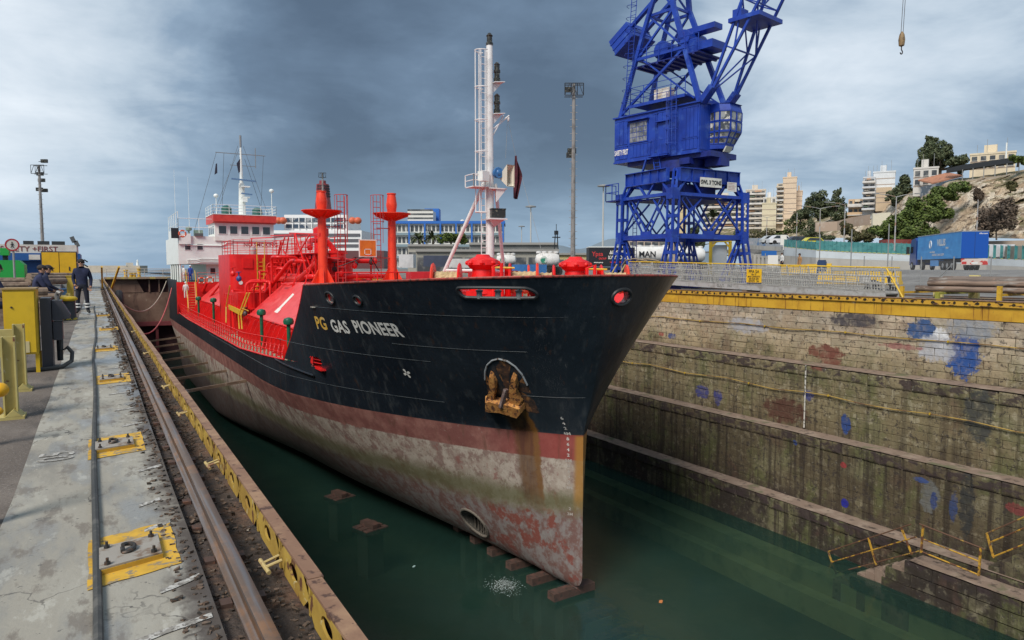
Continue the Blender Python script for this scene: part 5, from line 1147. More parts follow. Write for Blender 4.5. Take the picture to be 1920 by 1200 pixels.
for k in range(5): q = R(-70 + 35 * k); b.cyl(Lc(.65 + .38 * math.sin(q), -2 - .55 * math.cos(q), 9.5), Lc(.65 + .38 * math.sin(q), -2 - .55 * math.cos(q), 12.9), .018, 4)
part('caged_ladder', b, blue, ho)
b = MB(); ladder(b, Lc(-.6, -1.9, 8.0), Lc(-.9, -1.75, 9.1), .5, U, .04, .25); b.bar(Lc(-2.2, -1.6, 7.9), Lc(-1.7, -1.7, 9.0), .12); part('access_step', b, blue, ho)
b = MB(); rails(b, [Lc(-1.3, -2.1, 9.0), Lc(.3, -2.1, 9.0)], 1.0, 1, .02, .5); obox(b, -1.3, .3, -2.15, -1.72, 8.93, 8.99); part('door_platform', b, blue, ho)
tx = text_mb('SAFETY FIRST', .34, flat(Lc(-3.92, W7 - .045, 9.45), U * .60, (0, 0, 1.45)), .010); part('lettering', tx, mat('letter_plain_white', (.75, .74, .7), [], .6), ho)
# driver's cab: bay window on the front right corner
cab = MB(); cabp = [(2.46, -.55), (3.2, -.55), (3.75, -.15), (3.75, 1.15), (3.2, 1.55), (2.46, 1.55)]
def ringp(sc, z): 
    ca, cv = 2.46, .5; return [Lc(ca + (a - ca) * sc, cv + (v - cv) * (1 if a < 2.5 else min(1, sc + .1)), z) for a, v in cabp]
def band(mb, r0, r1): 
    n = len(r0)
    mb.add(r0 + r1, [(k, k + 1, n + k + 1, n + k) for k in range(n - 1)])
cab.poly(ringp(1, 12.0)); cab.poly(ringp(.62, 9.2)[::-1]); band(cab, ringp(.62, 9.2), ringp(.66, 9.5)); band(cab, ringp(1.0, 11.55), ringp(.9, 12.02)); cb_ = part('driver_cab', cab, blue, CRN)
cg = mat('cab_glass', (.30, .31, .30), [((.06, .065, .07), 1.4, .45, .55), ((.58, .56, .48), 2.0, .56, .62)], .12)
for (za, sa, zb2, sb) in ((9.5, .66, 10.25, .98), (10.25, .98, 11.55, 1.0)):
    r0, r1 = ringp(sa, za), ringp(sb, zb2)
    for k in range(5):
        nn = 2 if k in (0, 2, 4) else 1
        for i in range(nn):
            for j in range(2):
                A_ = lambda s, t: r0[k].lerp(r0[k + 1], s).lerp(r1[k].lerp(r1[k + 1], s), t)
                s0, s1, t0, t1 = i / nn + .03, (i + 1) / nn - .03, j / 2 + .03, (j + 1) / 2 - .03
                b = MB(); b.poly([A_(s0, t0), A_(s1, t0), A_(s1, t1), A_(s0, t1)]); part('cab_pane', b, cg, cb_)
                fr = MB()
                for p_, q_ in (((s0, t0), (s1, t0)), ((s1, t0), (s1, t1)), ((s1, t1), (s0, t1)), ((s0, t1), (s0, t0))): fr.bar(A_(*p_), A_(*q_), .055)
                part('cab_bar', fr, blue, cb_)
b = MB(); obox(b, 2.5, 3.1, 0.0, 1.2, 9.25, 9.95); part('cab_seat', b, mat('seat_dark', (.05, .05, .055), [], .8), cb_)
b = MB(); p = Lc(3.35, .2, 9.15); b.frame(p, (V * .36), (U * .05 + Vector((0, 0, .0))), (Vector((0, 0, .17)) + U * .1)); part('cab_floodlight', b, mat('flood_pale', (.55, .54, .45), [], .3), cb_)
# roof platform and gear
b = MB(); obox(b, -2.9, 1.6, -2.1, 1.2, 12.55, 12.65); obox(b, -2.9, 1.6, -2.12, -2.05, 12.45, 12.65); part('roof_platform', b, blue, CRN)
b = MB(); rails(b, [Lc(1.6, -2.05, 12.65), Lc(-2.9, -2.05, 12.65), Lc(-2.9, 1.1, 12.65)], 1.15, 3, .022, .9); part('roof_rail', b, blue, CRN)
b = MB(); obox(b, -1.0, .2, -1.9, -1.3, 12.66, 13.35); part('switch_box', b, mat('box_beige', (.52, .43, .32), [((.7, .66, .58), 1.5, .5, .6)], .6), CRN)
def beam(nm, pts, w=.2, h=None, m=None):
    for a, c in zip(pts, pts[1:]):
        b = MB(); b.bar(Lc(*a), Lc(*c), w, h or w, up=V); part(nm, b, m or blue, CRN)
# A-frame tower
APX = (-.9, 20.5)
for v in (-1.45, 1.45):
    v2 = v * .62
    beam('tower_leg', [(2.3, v, 12.1), (-.3, v2, 18.9), (-.6, v2, 21.5)], .30, .26)
    beam('tower_leg', [(-4.3, v, 12.1), (-2.6, v2 * 1.25, 17.6), (-1.2, v2, 21.5)], .26, .24)
    beam('tower_brace', [(-4.2, v, 12.3), (.9, v * .8, 15.9)], .16); beam('tower_brace', [(1.9, v, 12.4), (-3.1, v * .8, 16.2)], .10)
    beam('tower_strut', [(.9, v * .8, 15.9), (-3.1, v * .85, 15.9)], .16); beam('tower_strut', [(-.3, v2, 18.7), (-2.3, v2, 18.7)], .18)
    beam('tower_brace', [(-3.1, v * .8, 15.9), (-.3, v2, 18.7)], .14); beam('tower_brace', [(.8, v * .8, 15.9), (-2.3, v2, 18.7)], .12)
    beam('tower_brace', [(.8, v * .8, 15.9), (2.2, v, 12.2)], .14); beam('tower_brace', [(-.5, v2, 19), (-1.9, v2, 21)], .12)
for a, z in ((.9, 15.9), (-3.1, 15.9), (-.3, 18.8), (-2.3, 18.7), (-.8, 21.2), (2.2, 12.3), (-4.25, 12.3)): beam('cross_tie', [(a, -1.3 * (.8 if z > 14 else 1), z), (a, 1.3 * (.8 if z > 14 else 1), z)], .15)
b = MB(); obox(b, -3.2, 2.0, -1.3, 1.3, 15.35, 15.42); part('tower_platform', b, blued, CRN)
for k in range(9): b = MB(); obox(b, -3.1 + k * .58, -2.95 + k * .58, -1.3, 1.3, 15.25, 15.35); part('platform_joist', b, blued, CRN)
b = MB(); rails(b, [Lc(2.0, -1.3, 15.42), Lc(-3.2, -1.3, 15.42)], 1.1, 3, .025, 1.0); part('tower_rail', b, blue, CRN)
b = MB(); obox(b, .1, 1.6, -.9, .9, 15.5, 16.4); b.cyl(Lc(.6, -1, 16.6), Lc(.6, 1, 16.6), .5, 16); b.cyl(Lc(-1.2, -1, 16.2), Lc(-1.2, 1, 16.2), .6, 16); obox(b, -.2, 2.6, -.45, .45, 16.9, 17.25); obox(b, 1.6, 2.7, -.8, .8, 15.6, 16.1); part('luffing_winch', b, blue, CRN)
b = MB(); ladder(b, Lc(-3.6, -1.6, 12.1), Lc(-3.1, -1.5, 20.3), .45, U, .025, .28)
for k in range(10): z = 13 + k * .8; b.path([Lc(-3.55 + .05 * k + .35 * math.sin(q), -1.6 - .5 * math.cos(q), z) for q in [R(-90 + 30 * i) for i in range(7)]], .02, 4)
part('tower_ladder', b, blue, CRN)
# counterweight lever with its box
for v in (-.75, .75): beam('lever_arm', [(-5.2, v, 17.7), (-1.2, v, 20.2), (1.2, v, 21.9)], .22, .3)
b = MB(); c0 = Lc(-4.6, 0, 17.75); dl = (Lc(-1.2, 0, 20.2) - Lc(-5.2, 0, 17.7)).normalized(); nl = V.cross(dl).normalized()
b.frame(c0, dl * .95, V * 1.15, nl * .62); cw = part('counterweight_box', b, blue, CRN)
b = MB(); b.frame(c0 + nl * .2, dl * .98, V * 1.19, nl * .05); b.frame(c0 - nl * .25, dl * .98, V * 1.19, nl * .05); b.frame(c0 + nl * .64, dl * 1.0, V * 1.22, nl * .04); part('box_rib', b, blue, cw)
# lattice jib
JF, JT = (3.0, 12.6), (14.3, 35.0)
def J(t, v, d): # along the jib, sideways, depth towards the front
    a = JF[0] + (JT[0] - JF[0]) * t; z = JF[1] + (JT[1] - JF[1]) * t; L_ = math.hypot(JT[0] - JF[0], JT[1] - JF[1]); nx, nz = (JT[1] - JF[1]) / L_, -(JT[0] - JF[0]) / L_
    return (a + nx * d, v, z + nz * d)
NS = 9
def jw(t): return 1.35 * (1 - t) + .35 * t if t > .0 else 1.35
def jd(t): return (.12 + 1.15 * min(1, t / .30)) if t < .3 else 1.27 * (1 - (t - .3) / .7) + .15
st = [k / NS for k in range(NS + 1)]
for s in (-1, 1):
    for f in (-1, 1):
        for t0, t1 in zip(st, st[1:]): beam('jib_chord', [J(t0, s * jw(t0), f * jd(t0) * .6), J(t1, s * jw(t1), f * jd(t1) * .6)], .15)
    for k, (t0, t1) in enumerate(zip(st, st[1:])):
        f = 1 if k % 2 else -1; beam('jib_lacing', [J(t0, s * jw(t0), f * jd(t0) * .6), J(t1, s * jw(t1), -f * jd(t1) * .6)], .08); beam('jib_post', [J(t1, s * jw(t1), jd(t1) * .6), J(t1, s * jw(t1), -jd(t1) * .6)], .07)
for f in (-1, 1):
    for k, (t0, t1) in enumerate(zip(st, st[1:])): s = 1 if k % 2 else -1; beam('jib_lacing', [J(t0, s * jw(t0), f * jd(t0) * .6), J(t1, -s * jw(t1), f * jd(t1) * .6)], .07); beam('jib_post', [J(t1, -jw(t1), f * jd(t1) * .6), J(t1, jw(t1), f * jd(t1) * .6)], .07)
b = MB()
for s in (-1, 1): b = MB(); b.bar(Lc(2.4, s * 1.35, 12.05), Lc(3.2, s * 1.35, 12.9), .35, .6, up=V); part('jib_foot', b, blue, CRN)
b = MB(); jp = J(.2, 0, 0); obox(b, jp[0] - 1.1, jp[0] + 1.0, -1.35, 1.35, jp[2] - .55, jp[2] - .3); obox(b, jp[0] - .9, jp[0] - .3, -1.2, -.4, jp[2] - .3, jp[2] + .2); part('jib_platform', b, blue, CRN)
b = MB(); ladder(b, Lc(*J(.22, .9, -.75)), Lc(*J(.8, .5, -.6)), .4, V, .022, .4); part('jib_ladder', b, blue, CRN)
for v in (-.5, .5): beam('luffing_strut', [J(.30, v, -.7), (-.7, v, 21.4)], .26)
b = MB(); b.cyl(Lc(14.3, 0, 35), Lc(-.9, 0, 21.6), .03, 5); b.cyl(Lc(14.3, .3, 35.1), Lc(-.9, .3, 21.6), .03, 5); part('jib_rope', b, steel_d, CRN)
HK = thing('crane_hook', 'ochre hook block hanging on two thin ropes from the crane jib at upper right', 'hook', Lc(14.3, 0, 12.8))
hp_ = at(1690, 95, Y=Lc(14.3, 0, 0).y); hz = hp_.z; tip = Lc(14.3, 0, 35)
b = MB()
for s in (-.09, .09): b.cyl((hp_.x + s, hp_.y, hz + .9), (tip.x + s, tip.y, 35), .014, 5)
part('hoist_rope', b, steel_d, HK)
b = MB(); b.lathe((hp_.x, hp_.y, hz + .2), [(.03, 0), (.13, .05), (.16, .35), (.12, .6), (.05, .75)], 12); part('hook_block', b, mat('hook_ochre', (.25, .16, .07), [((.08, .06, .04), 6, .5, .62)], .6), HK)
b = MB(); b.path([(hp_.x, hp_.y, hz + .22), (hp_.x, hp_.y, hz + .05)] + [(hp_.x + .10 * math.sin(q), hp_.y, hz - .07 - .1 * math.cos(q + math.pi)) for q in [R(25 * k) for k in range(1, 11)]], .03, 6); part('hook', b, steel_d, HK)
# rail under the crane
for X in (XN - .45, XF + .45):
    b = MB(); b.prism([(a, 8, z) for a, z in rail_prof(X, .09)], (0, 100, 0)); solo('crane_rail', b, rail_m, 'crane rail on the right quay under the blue crane, side nearer the dock' if X < 33 else 'inland crane rail on the right quay under the blue crane', 'rail')
# ================================================================== things on the right quay
# gangway lying along the dock edge
GY0, GY1, GX = 36.6, 18.9, 30.35
alu = mat('aluminium', (.50, .49, .47), [((.34, .32, .29), 3, .45, .7), ((.22, .15, .10), 8, .64, .72, 6)], .5, .3)
GW = thing('gangway', 'long pale aluminium gangway with rope netting lying along the right dock edge', 'gangway', (GX, 28, 0))
def gw(t, x, h): return Vector((GX + x, GY0 + (GY1 - GY0) * t, .72 - .42 * t + h))
for x in (0, 1.0):
    b = MB(); b.bar(gw(0, x, 0), gw(1, x, 0), .07, .30); part('side_beam', b, alu, GW)
    for h, m_ in ((.48, alu), (.82, alu), (1.22, ylad)): b = MB(); b.cyl(gw(.0, x, h), gw(1, x, h), .028 if h < 1 else .034, 6); part('hand_rail', b, m_, GW)
    for k in range(15): b = MB(); t = k / 14; b.bar(gw(t, x, -.1), gw(max(0, t - .012), x - .03, 1.22), .06, .04); part('stanchion', b, alu, GW)
b = MB(); b.frame(gw(.5, .5, .05), Vector((.5, 0, 0)), (gw(1, 0, 0) - gw(0, 0, 0)) / 2, Vector((0, 0, .02))); part('walkway', b, mat('walk_grey', (.22, .21, .19), [], .8), GW)
netm = mat('net_rope', (.40, .385, .35), [((.26, .25, .23), 4, .5, .7)], .9)
b = MB(); N = 130
for k in range(N):
    t0, t1 = k / N, min(1, (k + 1.6) / N); x = -.05
    b.bar(gw(t0, x, .12), gw(t1, x - .02 * math.sin(k), 1.15), .014); b.bar(gw(t1, x, .12), gw(t0, x - .02 * math.sin(k * 2), 1.15), .014)
for h in (.2, .34, .58, .7, .95, 1.06): b.path([gw(k / 40, -.06, h + .03 * math.sin(k * 1.3 + h * 9)) for k in range(41)], .012, 4)
part('rope_net', b, netm, GW, kind='stuff')
b = MB()
for k in range(N): t0, t1 = k / N, min(1, (k + 1.6) / N); b.bar(gw(t0, 1.04, .12), gw(t1, 1.04, 1.15), .012); b.bar(gw(t1, 1.04, .12), gw(t0, 1.04, 1.15), .012)
part('rope_net', b, netm, GW, kind='stuff')
for x in (0, 1): b = MB(); b.path([gw(-.04, x, .1), gw(-.045, x, .9), gw(-.02, x, 1.3), gw(.03, x, 1.42), gw(.1, x, 1.3)], .04, 7); part('end_hoop', b, mat('hoop_brown', (.30, .24, .17), [], .6), GW)
for d in (.0, .9): b = MB(); b.cyl((GX - .1, GY0 + 1.4 + d, .45), (GX + .1, GY0 + .5 + d, 1.75), .045, 6); part('end_rail', b, mat('rail_cream_yellow', (.6, .48, .2), [], .6), GW)
b = MB(); b.cyl(gw(1.0, 0, 1.2), gw(1.045, 0, -.05), .04, 6); part('end_post', b, ylad, GW)
for t in (.12, .55, .93):
    b = MB(); p = gw(t, .5, 0); b.bx(p.x - .55, p.x + .55, p.y - .15, p.y + .15, .0, p.z - .16); part('timber_rest', b, mat('timber_rest', (.18, .12, .08), [], .9), GW)
b = MB(); p = at(1414, 517, X=GX - .12); b.bx(GX - .14, GX - .12, p.y - .5, p.y + .5, p.z - .36, p.z + .36); sgn = part('notice', b, mat('sign_yellow', (.80, .47, .01), [((.7, .4, .02), 2, .4, .7)], .5), GW)
for i, (tx_, sz) in enumerate((('PPA SA', .24), ('No 15', .13), ('MAX CAPACITY', .12), ('600 KGR (6P)', .12), ('LENGTH  12m', .12))):
    q = text_mb(tx_, sz, flat((GX - .147, p.y, p.z + .14 - i * .115), (0, -.95, 0), (0, 0, 1)), .004); part('lettering', q, blk_m, sgn)
q = text_mb('Ο.Λ.Π.   1967', .2, flat(gw(.47, -.045, -.06), (0, -1, 0), (0, 0, 1)), .004); part('lettering', q, mat('print_grey', (.18, .18, .17), [], .7), GW)
# stacked pipes on yellow stands
PIPES = [(31.1, .62, .12), (31.45, .62, .13), (31.8, .62, .12), (31.28, .86, .12), (31.65, .87, .12), (32.3, .98, .13), (32.7, .98, .13), (33.1, 1.0, .15), (31.2, .1, .11), (31.6, .1, .12), (32.2, .1, .12), (32.7, .1, .11)]
ptx = ('lower front pipe of the rack, nearest the dock', 'second pipe of the lower rack row', 'third pipe of the lower rack row', 'pipe lying in the groove on the front of the rack', 'pipe resting on top of the rack behind the front one', 'raised brown pipe at the back of the rack', 'second raised pipe at the back of the rack', 'thickest grey-brown pipe at the far back of the rack', 'pipe on the ground closest to the yellow girder', 'second pipe lying on the ground under the rack', 'third pipe on the ground under the rack', 'farthest pipe on the ground under the rack')
pm = [mat('pipe_brown_%d' % k, c, [((.09, .06, .045), (6, .8, 6), .45, .65, 6), ((.34, .20, .14), 3, .6, .72), ((.33, .31, .28), (2, .5, 2), .60, .7)], .75) for k, c in enumerate(((.24, .165, .12), (.20, .15, .115), (.17, .13, .105)))]
for i, (x, z, r) in enumerate(PIPES):
    b = MB(); y0 = 18.6 - random.random() * 1.2; b.lathe((x, y0, z), [(r * .8, 0), (r, 0), (r, -16.5), (r * .8, -16.5)], 12, (0, 1, 0), cap=False); b.lathe((x, y0, z), [(r * .8, -16.5), (r * .8, 0)], 12, (0, 1, 0), cap=False)
    solo('steel_pipe', b, pm[i % 3], 'long rusty brown steel ' + ptx[i], 'pipe', 'pipes stacked on the right quay', (x, y0 - 8, z))
q = text_mb('0 4.4', .22, lambda x, y: Vector((32.98 - .16 * math.cos(y * 6 - .2), 12.25 - x, 1.0 + .17 * math.sin(y * 6 - .2))), .006); o = solo('painted_digits', q, lw, 'white numerals painted on the rearmost raised pipe at the far right', 'marking')
sty = mat('stand_yellow', (.60, .36, .03), [((.40, .22, .03), 5, .45, .7), (RUST, 9, .66, .72)], .55)
for i, (px, pyt, h) in enumerate(((1691, 536, 1.2), (1758, 540, .9), (1874, 538, 1.2))):
    p = at(px, 552, X=30.55); t = thing('pipe_stand', ('yellow upright post at the left end of the pipe rack', 'olive-yellow post in the middle of the pipe rack', 'wide yellow upright post at the right end of the pipe rack')[i], 'post', (p.x, p.y, 0), 'posts of the pipe rack')
    m_ = sty if i != 1 else mat('stand_olive', (.28, .27, .04), [], .6)
    b = MB(); b.bx(p.x - .06, p.x + .06, p.y - .08, p.y + .08, 0, (.72, .5, .80)[i]); part('post', b, m_, t)
    b = MB(); b.bx(p.x, p.x + 2.9, p.y - .06, p.y + .06, .40, .49); part('arm', b, m_, t)
    b = MB(); b.bx(p.x - .15, p.x + .15, p.y - .2, p.y + .2, .0, .02); part('foot', b, m_, t)
    b = MB(); b.bx(33.35, 33.5, p.y - .2, p.y + .2, 0, 1.2 if i == 1 else .9); part('back_post', b, mat('stand_pale_yellow', (.66, .55, .22), [], .6), t)
# pallets on the ground behind the rack
wood = mat('pallet_wood', (.42, .30, .16), [((.28, .19, .10), 4, .4, .7)], .85)
for i, (px, Y) in enumerate(((1725, 17), (1805, 14.8), (1850, 13.6))):
    p = at(px, 545, Y=Y); t = thing('pallet', ('wooden pallet under the pipe rack left of the olive post', 'wooden pallet under the pipe rack in the middle', 'wooden pallet under the pipe rack near the right-hand post')[i], 'pallet', (34.2, Y, 0), 'pallets under the pipe rack')
    for k in range(5): b = MB(); b.bx(33.7 + k * .24, 33.86 + k * .24, Y - .55, Y + .55, .12, .145); part('slat', b, wood, t)
    for k in range(3): b = MB(); b.bx(33.7, 34.82, Y - .55 + k * .5, Y - .45 + k * .5, .0, .119); part('bearer', b, wood, t)
# jersey barriers
bar_m = paint('barrier_yellow', (.72, .44, .02), .6, 0, .35, 1.2)
def jersey(c, d, L, lab, s=1):
    c, d = Vector(c), Vector(d).normalized(); n = Vector((-d.y, d.x, 0)); P = [(-.3, 0), (.3, 0), (.3, .12), (.14, .35), (.09, .85), (-.09, .85), (-.14, .35), (-.3, .12)]
    b = MB(); b.prism([c - d * L / 2 + n * x * s + Vector((0, 0, z * s)) for x, z in P], d * L); return solo('barrier', b, bar_m, lab, 'barrier', 'yellow concrete barriers in the yard', c)
k = 0
for ri, (pa, pb, D0, D1, n) in enumerate((((1465, 498), (1560, 507), 62, 60, 4), ((1536, 503), (1690, 512), 52, 47, 5), ((1120, 505), (1180, 505), 60, 60, 2))):
    for i in range(n):
        t0, t1 = i / n, (i + .97) / n; Da, Db = D0 + (D1 - D0) * t0, D0 + (D1 - D0) * t1
        a = at(pa[0] + (pb[0] - pa[0]) * t0, pa[1], D=Da); c = at(pa[0] + (pb[0] - pa[0]) * t1, pa[1], D=Db); mid = (a + c) / 2
        k += 1; jersey((mid.x, mid.y, gz(mid.x, mid.y)), (c - a) * Vector((1, 1, 0)), (c - a).length, 'yellow concrete barrier, %s from the left in the %s row' % (('first', 'second', 'third', 'fourth', 'fifth')[i], ('farther', 'nearer', 'billboard-side')[ri]), 1.0 if n != 5 else 1.05)
# chain-link fence posts with mesh
FN = thing('wire_fence', 'thin chain-link fence with grey posts in front of the lorry', 'fence', (50, 30, 0))
fpm = mat('post_grey', (.30, .30, .29), [], .6, .3)
fps = [at(px, 500, D=D) for px, D in ((1620, 50), (1672, 47.5), (1727, 45.2), (1788, 43), (1858, 40.5), (1935, 38.5))]
for p in fps: b = MB(); b.cyl((p.x, p.y, gz(p.x, p.y)), (p.x, p.y, gz(p.x, p.y) + 1.9), .035, 6); part('fence_post', b, fpm, FN)
def wire_mat():
    m = bpy.data.materials.new('chain_link'); m.use_nodes = True; t = NT(m.node_tree); P = t.n('BsdfPrincipled'); P.inputs['Base Color'].default_value = (.4, .4, .4, 1); P.inputs['Alpha'].default_value = .12; t.l(P.outputs[0], t.n('OutputMaterial').inputs[0]); return m
b = MB()
for p, q in zip(fps, fps[1:]): b.poly([(p.x, p.y, gz(p.x, p.y) + .05), (q.x, q.y, gz(q.x, q.y) + .05), (q.x, q.y, gz(q.x, q.y) + 1.75), (p.x, p.y, gz(p.x, p.y) + 1.75)])
part('wire_mesh', b, wire_mat(), FN)
b = MB(); p = fps[3]; b.cyl((p.x - .1, p.y + 1.4, gz(p.x, p.y)), (p.x, p.y, gz(p.x, p.y) + 1.5), .03, 6); part('fence_stay', b, fpm, FN)
# ------------------------------------------------------------------ articulated lorry
LB = (.02, .13, .46)
def lorry():
    rear = at(1826, 500, D=74); rc = Vector((rear.x, rear.y, gz(rear.x, rear.y))); hd = R(43)
    F = Vector((math.sin(hd), math.cos(hd), 0)); S = Vector((math.cos(hd), -math.sin(hd), 0))   # S: to its right side
    t = thing('lorry', 'blue curtain-sided articulated lorry driving away past the rock cliff', 'lorry', rc)
    Q = lambda a, s, z: rc + F * a + S * s + Vector((0, 0, z))
    def ob(nm, a0, a1, s0, s1, z0, z1, m, par=t): b = MB(); b.frame(Q((a0 + a1) / 2, (s0 + s1) / 2, (z0 + z1) / 2), F * (a1 - a0) / 2, S * (s1 - s0) / 2, Vector((0, 0, (z1 - z0) / 2))); return part(nm, b, m, par)
    cur = mat('curtain_blue', (.07, .33, .72), [((.05, .25, .62), .7, .4, .7), ((.09, .38, .78), (.4, .4, 3), .5, .7)], .4, bump=((1.5, 1.5, .2), .25, .05)); rb = mat('rear_blue', (.008, .075, .36), [], .35); dk = mat('chassis_black', (.018, .018, .02), [], .7)
    tr = ob('trailer_body', .03, 13.6, -1.27, 1.27, 1.25, 4.02, cur); ob('rear_door', 0, .028, -1.26, 1.26, 1.28, 3.98, rb, tr); ob('roof_rail', -.02, 13.65, -1.3, 1.3, 4.025, 4.1, mat('rail_silver', (.5, .5, .5), [], .4, .5), tr)
    ob('door_seam', -.012, -.002, -.012, .012, 1.3, 3.95, dk, tr)
    ob('chassis', .4, 13.2, -.5, .5, .85, 1.22, dk); ob('rear_bumper', -.1, .02, -1.25, 1.25, .55, 1.2, mat('bumper_white', (.6, .5, .45), [((.5, .05, .03), 1.2, .5, .52)], .5)); ob('tail_light', -.12, -.105, -1.2, -.75, .62, .9, mat('lamp_red', (.5, .02, .015), [], .3)); ob('tail_light', -.12, -.105, .75, 1.2, .62, .9, MATS['lamp_red']); ob('number_plate', -.12, -.105, -.3, .3, .65, .85, mat('plate_white', (.7, .7, .68), [], .5))
    ob('pallet_box', 6.6, 9.2, -1.2, -.6, .45, 1.15, cur); ob('side_guard', 3.0, 6.4, -1.22, -1.16, .45, 1.0, dk)
    for a in (2.4, 3.7, 5.0, 12.0, 15.6):
        for s in (-1.12, 1.12):
            b = MB(); b.cyl(Q(a, s - .15, .5), Q(a, s + .15, .5), .5, 18); w = part('wheel', b, mat('tyre_black', (.02, .02, .02), [], .85), t)
            b = MB(); b.cyl(Q(a, s - .17, .5), Q(a, s + .17, .5), .27, 12); part('rim', b, mat('rim_grey', (.4, .4, .4), [], .4, .4), w)
    cb = MB(); P = [(14.2, .6), (16.6, .6), (16.6, 1.9), (16.35, 3.0), (16.1, 3.75), (14.6, 3.95), (14.2, 3.6)]
    cb.prism([Q(a, -1.22, z) for a, z in P], S * 2.44); c = part('cab', cb, mat('cab_blue', (.012, .045, .22), [], .3), t)
    ob('mirror', 16.4, 16.55, -1.65, -1.3, 2.0, 2.9, dk, c); ob('side_window', 15.3, 16.2, -1.235, -1.222, 2.1, 2.9, glass_m, c); ob('exhaust', 13.9, 14.1, -1.0, -.8, 1, 3.3, dk, c)
    wt = MATS['letter_plain_white']; fl = lambda a, z, sx=1, sz=1: (lambda x, y: Q(a - x * sx, -1.285, z + y * sz))
    for tx, a, z, sz, sx, zs in (('VILLIS', 5.7, 2.75, 1.0, 1.0, 1.0), ('trans', 3.9, 2.35, .40, 1, 1), ('www.villis.gr', 8.4, 1.98, .32, 1, 1), ('AGRINIO  26410 22079', 6.6, 1.62, .34, 1.1, 1)):
        part('lettering', text_mb(tx, sz, fl(a, z, sx, zs), .035 if sz > .6 else .012), wt, tr)
    b = MB()
    for r_ in (.45, .33): b.path([Q(9.1 + .8 * r_ * math.cos(q), -1.285, 2.95 + r_ * math.sin(q)) for q in [k * math.tau / 12 for k in range(12)]], .035, 4, closed=True)
    part('emblem', b, wt, tr)
    part('lettering', text_mb('villis trans', .2, lambda x, y: Q(-.01, .75 + x, 3.75 + y), .004), wt, tr)
lorry()
# scooter parked behind the gangway
p = at(1652, 512, D=36); SCT = thing('scooter', 'dark motor scooter parked behind the right end of the gangway', 'scooter', (p.x, p.y, gz(p.x, p.y)))
px_, py_, pz_ = SCT.location
S2 = lambda a, z, s=0: (px_ + .86 * a + .5 * s, py_ - .5 * a + .86 * s, pz_ + z)
scm = mat('scooter_dark', (.03, .03, .035), [((.2, .2, .2), 3, .6, .66)], .4)
for a in (-.65, .65):
    b = MB(); b.lathe(S2(a, .28), [(.18, -.05), (.28, -.05), (.28, .05), (.18, .05)], 14, (.5, .86, 0)); part('wheel', b, MATS['tyre_black'], SCT)
b = MB(); b.path([S2(.62, .3), S2(.45, .8), S2(.38, 1.05)], [.05, .09, .05], 8); b.path([S2(.45, .35), S2(0, .3), S2(-.3, .45), S2(-.75, .62)], [.12, .13, .2, .12], 8); part('body', b, scm, SCT)
b = MB(); b.path([S2(0.0, .68), S2(-.35, .78), S2(-.75, .80)], [.10, .15, .08], 8); part('seat', b, scm, SCT)
b = MB(); b.cyl(S2(.38, 1.05, -.32), S2(.38, 1.05, .32), .025, 6); b.ball(S2(.45, 1.0), .12, .12, .12, 8, 6); b.cyl(S2(.38, 1.05, -.3), S2(.42, 1.3, -.36), .012, 4); b.ball(S2(.42, 1.32, -.36), .07, .04, .05, 6, 4); part('handlebar', b, scm, SCT)
b = MB(); b.rbox(S2(-.85, .95), .35, .35, .3, -.5); part('top_box', b, mat('box_pale', (.5, .48, .45), [], .5), SCT)
